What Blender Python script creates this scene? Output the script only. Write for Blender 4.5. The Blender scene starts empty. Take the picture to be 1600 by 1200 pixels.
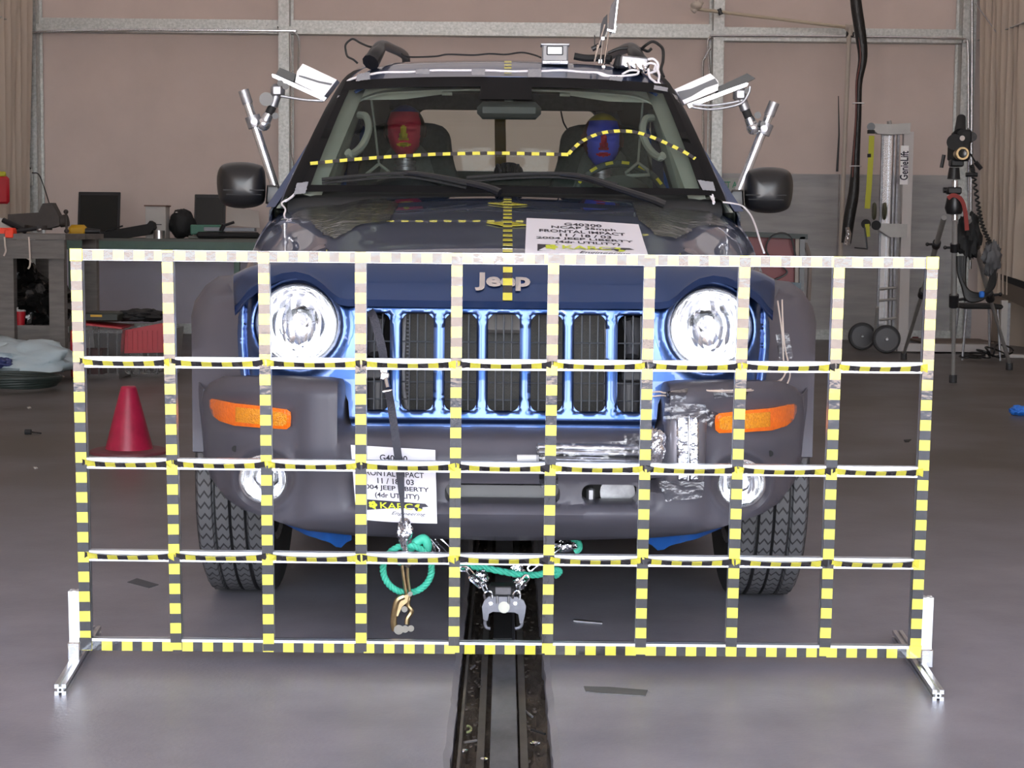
import bpy, math, random
import numpy as np
from math import sin, cos, pi, radians, sqrt, exp
from mathutils import Vector, Matrix, noise
from mathutils.geometry import delaunay_2d_cdt
sc = bpy.context.scene
COL = sc.collection
random.seed(7)

# ------------------------------------------------------------------ camera
FPX = 2700.0; CAMH = 1.05
PITCH = math.atan(240.0/FPX); ROLL = 0.0095; YAW = 0.005
_F = Vector((sin(YAW)*cos(PITCH), cos(YAW)*cos(PITCH), -sin(PITCH)))
_R = Vector((cos(YAW), -sin(YAW), 0.0))
_U = _R.cross(_F)
R2 = _R*cos(ROLL) + _U*sin(ROLL)
U2 = _U*cos(ROLL) - _R*sin(ROLL)
cam_d = bpy.data.cameras.new('camera')
cam_d.sensor_width = 36.0; cam_d.lens = 36.0*FPX/1600.0
cam_d.clip_start = 0.05; cam_d.clip_end = 300
cam = bpy.data.objects.new('camera', cam_d); COL.objects.link(cam)
m = Matrix.Identity(4)
for i in range(3):
    m[i][0] = R2[i]; m[i][1] = U2[i]; m[i][2] = -_F[i]
m[2][3] = CAMH
cam.matrix_world = m
sc.camera = cam

# ------------------------------------------------------------------ world, sun, flash, exposure
sc.view_settings.view_transform = 'Standard'; sc.view_settings.look = 'None'
sc.view_settings.gamma = 1.0; sc.view_settings.use_curve_mapping = False
sc.view_settings.exposure = 0.0
ROOF_GLOW = (0.0222, 0.0196, 0.0178)
WALL_GLOW = (0.006, 0.005, 0.0045)
SKY_STRENGTH = 10.5
w = bpy.data.worlds.new('sky'); sc.world = w; w.use_nodes = True
nt = w.node_tree; nt.nodes.clear()
out = nt.nodes.new('ShaderNodeOutputWorld'); bg = nt.nodes.new('ShaderNodeBackground')
tc = nt.nodes.new('ShaderNodeTexCoord'); sep = nt.nodes.new('ShaderNodeSeparateXYZ')
rmp = nt.nodes.new('ShaderNodeValToRGB')
nt.links.new(tc.outputs['Generated'], sep.inputs[0]); nt.links.new(sep.outputs['Z'], rmp.inputs[0])
rmp.color_ramp.elements[0].position = 0.0; rmp.color_ramp.elements[0].color = (0.93, 0.96, 1.0, 1)
rmp.color_ramp.elements[1].position = 0.5; rmp.color_ramp.elements[1].color = (0.20, 0.30, 0.58, 1)
e = rmp.color_ramp.elements.new(0.20); e.color = (0.86, 0.93, 1.0, 1)
nt.links.new(rmp.outputs[0], bg.inputs[0]); bg.inputs[1].default_value = SKY_STRENGTH
nt.links.new(bg.outputs[0], out.inputs[0])
# sun outside, high above the closed side of the shed: it lights the apron behind the camera
sd = bpy.data.lights.new('sun', 'SUN'); sd.energy = 50.0; sd.angle = 0.009; sd.color = (1.0, 0.95, 0.86)
so = bpy.data.objects.new('sun', sd); COL.objects.link(so); so.rotation_euler = (radians(-6), radians(6), 0)
# the small flash built into the photographer's camera
fd = bpy.data.lights.new('camera_flash', 'POINT'); fd.energy = 90.0; fd.shadow_soft_size = 0.012
fd.color = (1.0, 0.97, 0.93)
fo = bpy.data.objects.new('camera_flash', fd); COL.objects.link(fo); fo.location = (-0.03, -0.02, CAMH+0.07)

def C(dx, v, Y):
    """point at depth Y seen dx pixels right of the hall's axis, v pixels down (level frame)"""
    b = v-600.0
    dY = FPX*cos(PITCH) - b*sin(PITCH); dZ = -FPX*sin(PITCH) - b*cos(PITCH)
    k = Y/dY
    return Vector((dx*k, Y, CAMH+dZ*k))
def P(px, py, Y):
    d = _F*FPX + R2*(px-800.0) - U2*(py-600.0)
    k = Y/d.y
    return Vector((d.x*k, Y, CAMH+d.z*k))
def PZ(px, py, z=0.0):
    d = _F*FPX + R2*(px-800.0) - U2*(py-600.0)
    k = (z-CAMH)/d.z
    return Vector((d.x*k, d.y*k, z))

# ------------------------------------------------------------------ materials
def srgb(r, g, b):
    f = lambda c: (c/255.0/12.92) if c <= 10 else (((c/255.0)+0.055)/1.055)**2.4
    return (f(r), f(g), f(b))
def mat(name, col, rough=0.5, metal=0.0, var=0.0, scale=8.0, bump=0.0, bscale=None, coat=0.0,
        spec=0.5, stretch=None, alpha=1.0, col2=None, trans=0.0, coat_rough=0.03, emit=None):
    m = bpy.data.materials.new(name); m.use_nodes = True
    t = m.node_tree; b = t.nodes['Principled BSDF']
    b.inputs['Base Color'].default_value = (*col, 1); b.inputs['Roughness'].default_value = rough
    b.inputs['Metallic'].default_value = metal; b.inputs['Specular IOR Level'].default_value = spec
    b.inputs['Coat Weight'].default_value = coat; b.inputs['Coat Roughness'].default_value = coat_rough
    b.inputs['Alpha'].default_value = alpha; b.inputs['Transmission Weight'].default_value = trans
    tcn = t.nodes.new('ShaderNodeTexCoord'); mp = t.nodes.new('ShaderNodeMapping')
    t.links.new(tcn.outputs['Object'], mp.inputs[0])
    if stretch: mp.inputs['Scale'].default_value = stretch
    if var or col2:
        n = t.nodes.new('ShaderNodeTexNoise'); n.inputs['Scale'].default_value = scale
        n.inputs['Detail'].default_value = 6; n.inputs['Roughness'].default_value = 0.6
        t.links.new(mp.outputs[0], n.inputs['Vector'])
        r = t.nodes.new('ShaderNodeValToRGB'); t.links.new(n.outputs['Fac'], r.inputs[0])
        r.color_ramp.elements[0].position = 0.3; r.color_ramp.elements[1].position = 0.7
        c2 = col2 if col2 else tuple(min(1, c*(1+var)) for c in col)
        c1 = col if col2 else tuple(c*(1-var) for c in col)
        r.color_ramp.elements[0].color = (*c1, 1); r.color_ramp.elements[1].color = (*c2, 1)
        t.links.new(r.outputs[0], b.inputs['Base Color'])
    if bump:
        n2 = t.nodes.new('ShaderNodeTexNoise'); n2.inputs['Scale'].default_value = bscale or scale*4
        n2.inputs['Detail'].default_value = 3
        t.links.new(mp.outputs[0], n2.inputs['Vector'])
        bp = t.nodes.new('ShaderNodeBump'); bp.inputs['Strength'].default_value = bump
        bp.inputs['Distance'].default_value = 0.01
        t.links.new(n2.outputs['Fac'], bp.inputs['Height']); t.links.new(bp.outputs[0], b.inputs['Normal'])
    return m
def thin_glass(name, tint, rough=0.0, refl=1.0, bump=0.0, bscale=20):
    m = bpy.data.materials.new(name); m.use_nodes = True; t = m.node_tree; t.nodes.clear()
    o = t.nodes.new('ShaderNodeOutputMaterial'); mx = t.nodes.new('ShaderNodeMixShader')
    tr = t.nodes.new('ShaderNodeBsdfTransparent'); gl = t.nodes.new('ShaderNodeBsdfGlossy')
    fr = t.nodes.new('ShaderNodeFresnel'); fr.inputs[0].default_value = 1.45
    mu = t.nodes.new('ShaderNodeMath'); mu.operation = 'MULTIPLY'; mu.inputs[1].default_value = refl
    tr.inputs[0].default_value = (*tint, 1); gl.inputs['Roughness'].default_value = rough
    t.links.new(fr.outputs[0], mu.inputs[0]); t.links.new(mu.outputs[0], mx.inputs[0])
    t.links.new(tr.outputs[0], mx.inputs[1]); t.links.new(gl.outputs[0], mx.inputs[2])
    t.links.new(mx.outputs[0], o.inputs[0])
    if bump:
        tcn = t.nodes.new('ShaderNodeTexCoord')
        n2 = t.nodes.new('ShaderNodeTexNoise'); n2.inputs['Scale'].default_value = bscale
        t.links.new(tcn.outputs['Object'], n2.inputs['Vector'])
        bp = t.nodes.new('ShaderNodeBump'); bp.inputs['Strength'].default_value = bump; bp.inputs['Distance'].default_value = 0.02
        t.links.new(n2.outputs['Fac'], bp.inputs['Height']); t.links.new(bp.outputs[0], gl.inputs['Normal'])
    return m

M = {}
M['paint'] = mat('blue_car_paint', (0.045, 0.095, 0.26), 0.33, 1.0, coat=1.0, coat_rough=0.015)
M['plastic'] = mat('grey_bumper_plastic', (0.092, 0.088, 0.108), 0.40, bump=0.05, bscale=900, spec=0.35)
M['black'] = mat('black_plastic', (0.012, 0.012, 0.014), 0.35)
M['matt_black'] = mat('matt_black', (0.012, 0.012, 0.013), 0.75)
M['rubber'] = mat('black_rubber', (0.03, 0.03, 0.033), 0.6)
M['tread'] = mat('tyre_tread_rubber', (0.085, 0.085, 0.092), 0.65, var=0.15, scale=20)
M['chrome'] = mat('chrome', (0.85, 0.85, 0.87), 0.08, 1.0)
M['alu'] = mat('brushed_aluminium', (0.72, 0.73, 0.76), 0.28, 1.0, var=0.05, scale=30)
M['steel'] = mat('worn_steel', (0.34, 0.34, 0.36), 0.45, 0.8, var=0.25, scale=30)
M['galv'] = mat('galvanised_steel', (0.36, 0.37, 0.355), 0.45, 0.5, col2=(0.60, 0.61, 0.59), scale=40, bump=0.1, bscale=60)
M['white_tube'] = mat('silver_tube', (0.7, 0.7, 0.72), 0.22, 0.85)
M['yellow_tape'] = mat('yellow_tape', (0.68, 0.62, 0.08), 0.07, var=0.05, scale=30, spec=1.0)
M['black_tape'] = mat('black_tape', (0.030, 0.027, 0.030), 0.07, spec=1.0, bump=0.04, bscale=60)
M['glass'] = thin_glass('windscreen_glass', (0.88, 0.92, 0.90), 0.0, 0.6)
M['side_glass'] = thin_glass('side_window_glass', (0.55, 0.60, 0.57), 0.0, 1.0)
M['lens'] = thin_glass('clear_lens', (0.97, 0.97, 0.98), 0.02, 1.0, 0.15, 40)
M['film'] = thin_glass('clear_plastic_film', (0.86, 0.86, 0.84), 0.18, 0.55, 0.2, 25)
M['clear_tape'] = thin_glass('translucent_tape', (0.82, 0.82, 0.84), 0.22, 1.2, 0.25, 40)
M['amber'] = mat('amber_lens', (1.0, 0.17, 0.002), 0.12, coat=1.0, bump=0.3, bscale=160, var=0.15, scale=90)
M['paper'] = mat('white_paper', (0.86, 0.84, 0.92), 0.55)
M['ink'] = mat('black_ink', (0.015, 0.012, 0.03), 0.5)
M['lime'] = mat('lime_ink', (0.72, 0.82, 0.03), 0.5)
M['grey_tape'] = mat('grey_duct_tape', (0.17, 0.165, 0.18), 0.5, 0.0, bump=0.3, bscale=60)
M['foil'] = mat('crumpled_foil', (0.82, 0.82, 0.86), 0.16, 1.0, bump=1.0, bscale=45)
M['white_wire'] = mat('white_wire', (0.9, 0.86, 0.9), 0.4)
M['tan_wire'] = mat('tan_wire', (0.62, 0.52, 0.46), 0.4)
M['green_rope'] = mat('green_rope', (0.07, 0.58, 0.40), 0.55, var=0.15, scale=60)
M['brass'] = mat('brassy_plating', (0.50, 0.37, 0.20), 0.3, 1.0, var=0.2, scale=40)
M['strap'] = mat('dark_nylon_strap', (0.045, 0.045, 0.06), 0.7, bump=0.4, bscale=300)
M['blue_plastic'] = mat('bright_blue_plastic', (0.02, 0.13, 0.50), 0.35)
M['interior'] = mat('grey_green_interior_trim', (0.26, 0.29, 0.25), 0.8)
M['headliner'] = mat('pale_headliner', (0.46, 0.50, 0.42), 0.9)
M['seat'] = mat('dark_seat_cloth', (0.085, 0.102, 0.094), 0.9, var=0.15, scale=60)
M['seat2'] = mat('grey_seat_cloth', (0.19, 0.215, 0.20), 0.9, var=0.1, scale=60)
M['maroon'] = mat('maroon_panel', (0.15, 0.018, 0.022), 0.5)
M['red'] = mat('red_plastic', (0.42, 0.01, 0.02), 0.4)
M['cone'] = mat('faded_red_cone', (0.40, 0.015, 0.055), 0.35, var=0.2, scale=14)
M['orange'] = mat('orange_red', (0.95, 0.06, 0.02), 0.4)
M['dark_green'] = mat('green_bench_edge', (0.10, 0.165, 0.14), 0.6, var=0.1)
M['wood'] = mat('weathered_bench_wood', (0.17, 0.155, 0.145), 0.8, var=0.2, scale=6, stretch=(1, 1, 6))
M['cord'] = mat('black_cord', (0.015, 0.015, 0.015), 0.5)
M['white'] = mat('white_paint', (0.92, 0.90, 0.90), 0.45)
M['card'] = mat('white_cardboard', (0.48, 0.46, 0.44), 0.8)
M['bag'] = mat('black_bin_bag', (0.008, 0.008, 0.008), 0.22, bump=1.0, bscale=18)
M['cloth_bag'] = mat('pale_plastic_bag', (0.42, 0.50, 0.54), 0.45, bump=0.5, bscale=10)
M['yellow'] = mat('yellow_plastic', (0.65, 0.36, 0.01), 0.4)
M['lift_yellow'] = mat('yellow_webbing', (0.45, 0.45, 0.03), 0.6)
M['pvc'] = mat('cream_plastic_pipe', (0.46, 0.39, 0.29), 0.45)
M['pvc2'] = mat('pale_plastic_pipe', (0.50, 0.44, 0.38), 0.45)
M['bin'] = thin_glass('clear_bin_plastic', (0.62, 0.60, 0.60), 0.3, 2.0)
M['blue_item'] = mat('blue_rag', (0.02, 0.16, 0.62), 0.6)
M['screen'] = mat('laptop_screen', (0.012, 0.014, 0.014), 0.18)
M['green_ink'] = mat('green_letters', (0.03, 0.22, 0.12), 0.5)

# ------------------------------------------------------------------ mesh builder
class B:
    def __init__(s):
        s.v = []; s.f = []; s.mi = []
    def add(s, vs, fs, mi=0):
        o = len(s.v); s.v += [Vector(x) for x in vs]
        for f in fs: s.f.append(tuple(i+o for i in f)); s.mi.append(mi)
        return s
    def box(s, c, size, rot=None, mi=0, bev=0.0):
        c = Vector(c); hx, hy, hz = size[0]/2, size[1]/2, size[2]/2
        if bev > 0:
            bev = min(bev, hx*.9, hy*.9, hz*.9)
            pts = []
            for sx in (-1, 1):
                for sy in (-1, 1):
                    for sz in (-1, 1):
                        pts += [(sx*hx, sy*(hy-bev), sz*(hz-bev)), (sx*(hx-bev), sy*hy, sz*(hz-bev)), (sx*(hx-bev), sy*(hy-bev), sz*hz)]
            idx = lambda sx, sy, sz, k: ((sx > 0)*4+(sy > 0)*2+(sz > 0))*3+k
            fs = []
            for q in (-1, 1):
                fs.append([idx(q, a, b, 0) for a, b in ((-1, -1), (1, -1), (1, 1), (-1, 1))][::q])
                fs.append([idx(a, q, b, 1) for a, b in ((-1, -1), (1, -1), (1, 1), (-1, 1))][::-q])
                fs.append([idx(a, b, q, 2) for a, b in ((-1, -1), (1, -1), (1, 1), (-1, 1))][::q])
            for a in (-1, 1):
                for b in (-1, 1):
                    fs.append([idx(a, b, -1, 0), idx(a, b, 1, 0), idx(a, b, 1, 1), idx(a, b, -1, 1)])
                    fs.append([idx(a, -1, b, 0), idx(a, 1, b, 0), idx(a, 1, b, 2), idx(a, -1, b, 2)])
                    fs.append([idx(-1, a, b, 1), idx(1, a, b, 1), idx(1, a, b, 2), idx(-1, a, b, 2)])
                    for cz in (-1, 1): fs.append([idx(a, b, cz, 0), idx(a, b, cz, 1), idx(a, b, cz, 2)])
        else:
            pts = [(x*hx, y*hy, z*hz) for x in (-1, 1) for y in (-1, 1) for z in (-1, 1)]
            fs = [(0, 1, 3, 2), (4, 6, 7, 5), (0, 4, 5, 1), (2, 3, 7, 6), (0, 2, 6, 4), (1, 5, 7, 3)]
        if rot is not None: pts = [rot @ Vector(p) for p in pts]
        return s.add([Vector(p)+c for p in pts], fs, mi)
    def cyl(s, a, b, r, r2=None, n=16, mi=0, caps=True):
        a = Vector(a); b = Vector(b); r2 = r if r2 is None else r2
        d = (b-a).normalized(); u = d.orthogonal().normalized(); w = d.cross(u)
        vs = []
        for p, rr in ((a, r), (b, r2)):
            for i in range(n):
                t = 2*pi*i/n; vs.append(p+(u*cos(t)+w*sin(t))*rr)
        fs = [(i, (i+1) % n, n+(i+1) % n, n+i) for i in range(n)]
        if caps: fs += [tuple(range(n))[::-1], tuple(range(n, 2*n))]
        return s.add(vs, fs, mi)
    def tube(s, pts, r, n=8, mi=0, closed=False, flat=None):
        pts = [Vector(p) for p in pts]; L = len(pts)
        if callable(r): rr = [r(i/(L-1)) for i in range(L)]
        else: rr = [r]*L
        tans = []
        for i in range(L):
            a = pts[i-1] if (i > 0 or closed) else pts[i]
            c = pts[(i+1) % L] if (i < L-1 or closed) else pts[i]
            t = (c-a); tans.append(t.normalized() if t.length > 1e-9 else Vector((0, 0, 1)))
        u = tans[0].orthogonal().normalized(); vs = []
        for i in range(L):
            t = tans[i]; u = (u-t*u.dot(t)); u = u.normalized() if u.length > 1e-6 else t.orthogonal().normalized()
            w = t.cross(u)
            for k in range(n):
                a = 2*pi*k/n; vs.append(pts[i]+(u*cos(a)+w*sin(a))*rr[i])
        fs = []
        for i in range(L if closed else L-1):
            j = (i+1) % L
            for k in range(n): fs.append((i*n+k, i*n+(k+1) % n, j*n+(k+1) % n, j*n+k))
        if not closed: fs += [tuple(range(n))[::-1], tuple(range((L-1)*n, L*n))]
        return s.add(vs, fs, mi)
    def ribbon(s, pts, width, normal, thick=0.0015, mi=0):
        """flat strip along pts; normal = facing direction (vector or list)"""
        pts = [Vector(p) for p in pts]; L = len(pts); vs = []
        for i in range(L):
            t = (pts[min(i+1, L-1)]-pts[max(i-1, 0)]).normalized()
            nn = Vector(normal[i] if isinstance(normal, list) else normal).normalized()
            sd = t.cross(nn).normalized(); nn = sd.cross(t).normalized()
            wd = width[i] if isinstance(width, (list, tuple)) else width
            for a, b in ((-1, 1), (1, 1), (1, -1), (-1, -1)):
                vs.append(pts[i]+sd*a*wd/2+nn*b*thick/2)
        fs = []
        for i in range(L-1):
            for k in range(4): fs.append((i*4+k, i*4+(k+1) % 4, i*4+4+(k+1) % 4, i*4+4+k))
        fs += [(3, 2, 1, 0), tuple((L-1)*4+k for k in range(4))]
        return s.add(vs, fs, mi)
    def lathe(s, prof, c=(0, 0, 0), axis='z', n=32, mi=0, mis=None, arc=1.0):
        """prof: list of (radius, h)"""
        c = Vector(c); vs = []; m_ = n if arc >= 1 else n+1
        for r, h in prof:
            for i in range(m_):
                t = 2*pi*arc*i/n
                a, b = r*cos(t), r*sin(t)
                if axis == 'z': p = Vector((a, b, h))
                elif axis == 'y': p = Vector((a, h, b))
                else: p = Vector((h, a, b))
                vs.append(p+c)
        fs = []; o = len(s.v); s.v += vs
        for j in range(len(prof)-1):
            for i in range(n):
                k = (i+1) % m_
                s.f.append((o+j*m_+i, o+j*m_+k, o+(j+1)*m_+k, o+(j+1)*m_+i)); s.mi.append(mis[j] if mis else mi)
        return s
    def prism(s, poly, a, b, axis='y', mi=0):
        """2d polygon extruded along axis from a to b; poly in the other two axes"""
        n = len(poly); vs = []
        for h in (a, b):
            for p, q in poly:
                vs.append({'y': (p, h, q), 'x': (h, p, q), 'z': (p, q, h)}[axis])
        fs = [tuple(range(n)), tuple(range(n, 2*n))[::-1]]+[(i, n+i, n+(i+1) % n, (i+1) % n) for i in range(n)]
        return s.add(vs, fs, mi)
    def grid(s, rows, mi=0, thick=None):
        nr = len(rows); nc = len(rows[0]); vs = [p for r in rows for p in r]
        fs = [(i*nc+j, i*nc+j+1, (i+1)*nc+j+1, (i+1)*nc+j) for i in range(nr-1) for j in range(nc-1)]
        if thick is None: return s.add(vs, fs, mi)
        t = Vector(thick); n = len(vs)
        vs2 = [Vector(p)+t for p in vs]
        fs2 = [tuple(n+i for i in f[::-1]) for f in fs]
        loop = [(0, j) for j in range(nc)]+[(i, nc-1) for i in range(1, nr)]+[(nr-1, j) for j in range(nc-2, -1, -1)]+[(i, 0) for i in range(nr-2, 0, -1)]
        L = [i*nc+j for i, j in loop]
        fs3 = [(L[k], n+L[k], n+L[(k+1) % len(L)], L[(k+1) % len(L)]) for k in range(len(L))]
        return s.add(list(vs)+vs2, fs+fs2+fs3, mi)
    def ball(s, c, r, n=16, mi=0, squash=(1, 1, 1), f=None):
        c = Vector(c); vs = []; m_ = n//2
        for j in range(m_+1):
            ph = pi*j/m_
            for i in range(n):
                t = 2*pi*i/n; d = Vector((sin(ph)*cos(t), sin(ph)*sin(t), cos(ph)))
                k = f(d) if f else 1.0
                vs.append(c+Vector((d.x*squash[0], d.y*squash[1], d.z*squash[2]))*r*k)
        fs = [(j*n+i, (j+1)*n+i, (j+1)*n+(i+1) % n, j*n+(i+1) % n) for j in range(m_) for i in range(n)]
        return s.add(vs, fs, mi)
    def make_each(s, name, mats, parent=None, **k):
        par = list(range(len(s.v)))
        def f(i):
            while par[i] != i: par[i] = par[par[i]]; i = par[i]
            return i
        for fc in s.f:
            for q in fc[1:]: par[f(q)] = f(fc[0])
        g = {}
        for fc, m_ in zip(s.f, s.mi): g.setdefault(f(fc[0]), []).append((fc, m_))
        for fl in g.values():
            ids = sorted({q for fc, _ in fl for q in fc}); mp = {q: i for i, q in enumerate(ids)}; b = B()
            b.add([s.v[q] for q in ids], [tuple(mp[q] for q in fc) for fc, _ in fl]); b.mi = [m_ for _, m_ in fl]
            b.make(name, mats, parent, **k)
    def make(s, name, mats, parent=None, smooth=40, fix=True, label=None):
        off = ORG.get(parent.name, Vector((0, 0, 0))) if parent else Vector((0, 0, 0))
        me = bpy.data.meshes.new(name)
        me.from_pydata([tuple(v-off) for v in s.v], [], s.f)
        mats = mats if isinstance(mats, (list, tuple)) else [mats]
        for m_ in mats: me.materials.append(m_)
        me.polygons.foreach_set('material_index', [min(i, len(mats)-1) for i in s.mi])
        me.validate(clean_customdata=False)
        if fix:
            import bmesh
            bm = bmesh.new(); bm.from_mesh(me)
            bmesh.ops.remove_doubles(bm, verts=bm.verts, dist=1e-5)
            bmesh.ops.recalc_face_normals(bm, faces=bm.faces)
            bm.to_mesh(me); bm.free()
        if smooth:
            me.polygons.foreach_set('use_smooth', [True]*len(me.polygons))
            me.set_sharp_from_angle(angle=radians(smooth))
        o = bpy.data.objects.new(name, me); COL.objects.link(o)
        if parent: o.parent = parent
        ORG[o.name] = off.copy()
        if label: o['label'] = label
        return o
ORG = {}
def thing(name, label, cat, loc, group=None):
    o = bpy.data.objects.new(name, None); COL.objects.link(o); o.location = loc
    o.empty_display_size = 0.1
    ORG[o.name] = Vector(loc); o['label'] = label; o['category'] = cat
    if group: o['group'] = group
    return o
def tag(o, label, cat, group=None):
    o['label'] = label; o['category'] = cat
    if group: o['group'] = group
    return o
def struct(o):
    o['kind'] = 'structure'; return o
def copy_tree(o, parent=None):
    c = o.copy(); COL.objects.link(c)
    if parent is not None: c.parent = parent
    for ch in list(o.children): copy_tree(ch, c)
    return c
def center(o):
    """put a single-mesh thing's origin at its base centre"""
    me = o.data; co = [v.co.copy() for v in me.vertices]
    b = Vector(((min(c.x for c in co)+max(c.x for c in co))/2, (min(c.y for c in co)+max(c.y for c in co))/2, min(c.z for c in co)))
    me.transform(Matrix.Translation(-b)); o.location = o.location+b; ORG[o.name] = b
    return o

def lerp(a, b, t): return a+(b-a)*t
def sm(x, a=0.0, b=1.0):
    t = max(0.0, min(1.0, (x-a)/(b-a))); return t*t*(3-2*t)
def interp(x, xs, ys): return float(np.interp(x, xs, ys))
def cat(pts, n=8, closed=False):
    """Catmull-Rom through pts"""
    pts = [Vector(p) for p in pts]; L = len(pts); outp = []
    for i in range(L if closed else L-1):
        p0 = pts[(i-1) % L] if (closed or i > 0) else pts[0]*2-pts[1]
        p1 = pts[i]; p2 = pts[(i+1) % L]
        p3 = pts[(i+2) % L] if (closed or i < L-2) else p2*2-p1
        for k in range(n):
            t = k/n
            outp.append(0.5*((2*p1)+(p2-p0)*t+(2*p0-5*p1+4*p2-p3)*t*t+(3*p1-p0-3*p2+p3)*t*t*t))
    if not closed: outp.append(pts[-1])
    return outp
def rrect(cx, cy, w_, h_, r, n=6):
    o = []
    for sx, sy, a0 in ((1, 1, 0), (-1, 1, 90), (-1, -1, 180), (1, -1, 270)):
        for k in range(n+1):
            a = radians(a0+90*k/n)
            o.append((cx+sx*(w_/2-r)+r*cos(a), cy+sy*(h_/2-r)+r*sin(a)))
    return o
def circ(cx, cy, r, n=40, ry=None):
    ry = ry or r
    return [(cx+r*cos(2*pi*i/n), cy+ry*sin(2*pi*i/n)) for i in range(n)]
def subdiv(loop, d):
    o = []
    for i in range(len(loop)):
        a = Vector(loop[i]); b = Vector(loop[(i+1) % len(loop)]); k = max(1, int(math.ceil((b-a).length/d)))
        for j in range(k): o.append(tuple(a.lerp(b, j/k)))
    return o
def inside(loop, X, Y):
    c = np.zeros(X.shape, bool); n = len(loop)
    for i in range(n):
        x1, y1 = loop[i]; x2, y2 = loop[(i+1) % n]
        if y1 == y2: continue
        k = ((y1 > Y) != (y2 > Y)) & (X < (x2-x1)*(Y-y1)/(y2-y1)+x1)
        c ^= k
    return c
def sheet(name, outline, holes, fn, res, thick, mats, parent, extra=(), smooth=40, mifn=None, label=None):
    """plate cut from a 2-d outline with holes, bent through fn(u,v)->3-d, given a thickness vector"""
    outline = subdiv(outline, res); holes = [subdiv(h, res) for h in holes]
    xs = [p[0] for p in outline]; ys = [p[1] for p in outline]
    gx = np.arange(min(xs)+res/2, max(xs), res); gy = np.arange(min(ys)+res/2, max(ys), res)
    X, Y = np.meshgrid(gx, gy); X = X.ravel(); Y = Y.ravel()
    loops = [outline]+holes
    k = inside(outline, X, Y)
    for h in holes: k &= ~inside(h, X, Y)
    X = X[k]; Y = Y[k]
    bp = np.array([p for l in loops for p in l])
    pts = [(a, b) for a, b in zip(X, Y)]
    ex = [e for e in extra]
    if ex:
        E = np.array(ex); kk = inside(outline, E[:, 0], E[:, 1])
        for h in holes: kk &= ~inside(h, E[:, 0], E[:, 1])
        E = E[kk]; ex = [tuple(e) for e in E]
    ref = np.array([p for l in loops for p in l]+ex)
    keep = []
    for a, b in pts:
        if ((ref[:, 0]-a)**2+(ref[:, 1]-b)**2).min() > (res*0.45)**2: keep.append((a, b))
    verts = []; edges = []
    for l in loops:
        o = len(verts); verts += l; edges += [(o+i, o+(i+1) % len(l)) for i in range(len(l))]
    verts += ex+keep
    rv, re_, rf, *_ = delaunay_2d_cdt([Vector(p) for p in verts], edges, [], 0, 1e-6)
    cx = np.array([sum(rv[i][0] for i in f)/len(f) for f in rf]); cy = np.array([sum(rv[i][1] for i in f)/len(f) for f in rf])
    ok = inside(outline, cx, cy)
    for h in holes: ok &= ~inside(h, cx, cy)
    faces = [tuple(f) for f, q in zip(rf, ok) if q]
    b = B(); V3 = [Vector(fn(p[0], p[1])) for p in rv]
    mis = [mifn(x, y) if mifn else 0 for x, y, q in zip(cx, cy, ok) if q]
    o = len(V3); b.v = list(V3); b.f = list(faces); b.mi = list(mis)
    if thick:
        tv = thick if callable(thick) else (lambda p, t=Vector(thick): t)
        b.v += [p+tv(p) for p in V3]
        b.f += [tuple(i+o for i in f[::-1]) for f in faces]; b.mi += mis
        cnt = {}
        for f, mi_ in zip(faces, mis):
            for i in range(len(f)):
                a, c = f[i], f[(i+1) % len(f)]; key = (min(a, c), max(a, c)); cnt.setdefault(key, []).append((a, c, mi_))
        for key, l in cnt.items():
            if len(l) == 1:
                a, c, mi_ = l[0]; b.f.append((c, a, a+o, c+o)); b.mi.append(mi_)
    return b.make(name, mats, parent, smooth, label=label)
def text_geo(s, size=1.0, bold=0.0, extrude=0.0, align='CENTER', sx=1.0, shear=0.0):
    cu = bpy.data.curves.new('lettering', 'FONT'); cu.body = s; cu.size = size; cu.align_x = align; cu.align_y = 'CENTER'
    cu.offset = bold; cu.extrude = extrude; cu.resolution_u = 3; cu.shear = shear
    o = bpy.data.objects.new('lettering', cu); COL.objects.link(o)
    dg = bpy.context.evaluated_depsgraph_get(); me = bpy.data.meshes.new_from_object(o.evaluated_get(dg))
    vs = [(v.co.x*sx, v.co.y, v.co.z) for v in me.vertices]; fs = [tuple(p.vertices) for p in me.polygons]
    bpy.data.objects.remove(o); bpy.data.curves.remove(cu); bpy.data.meshes.remove(me)
    return vs, fs
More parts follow.
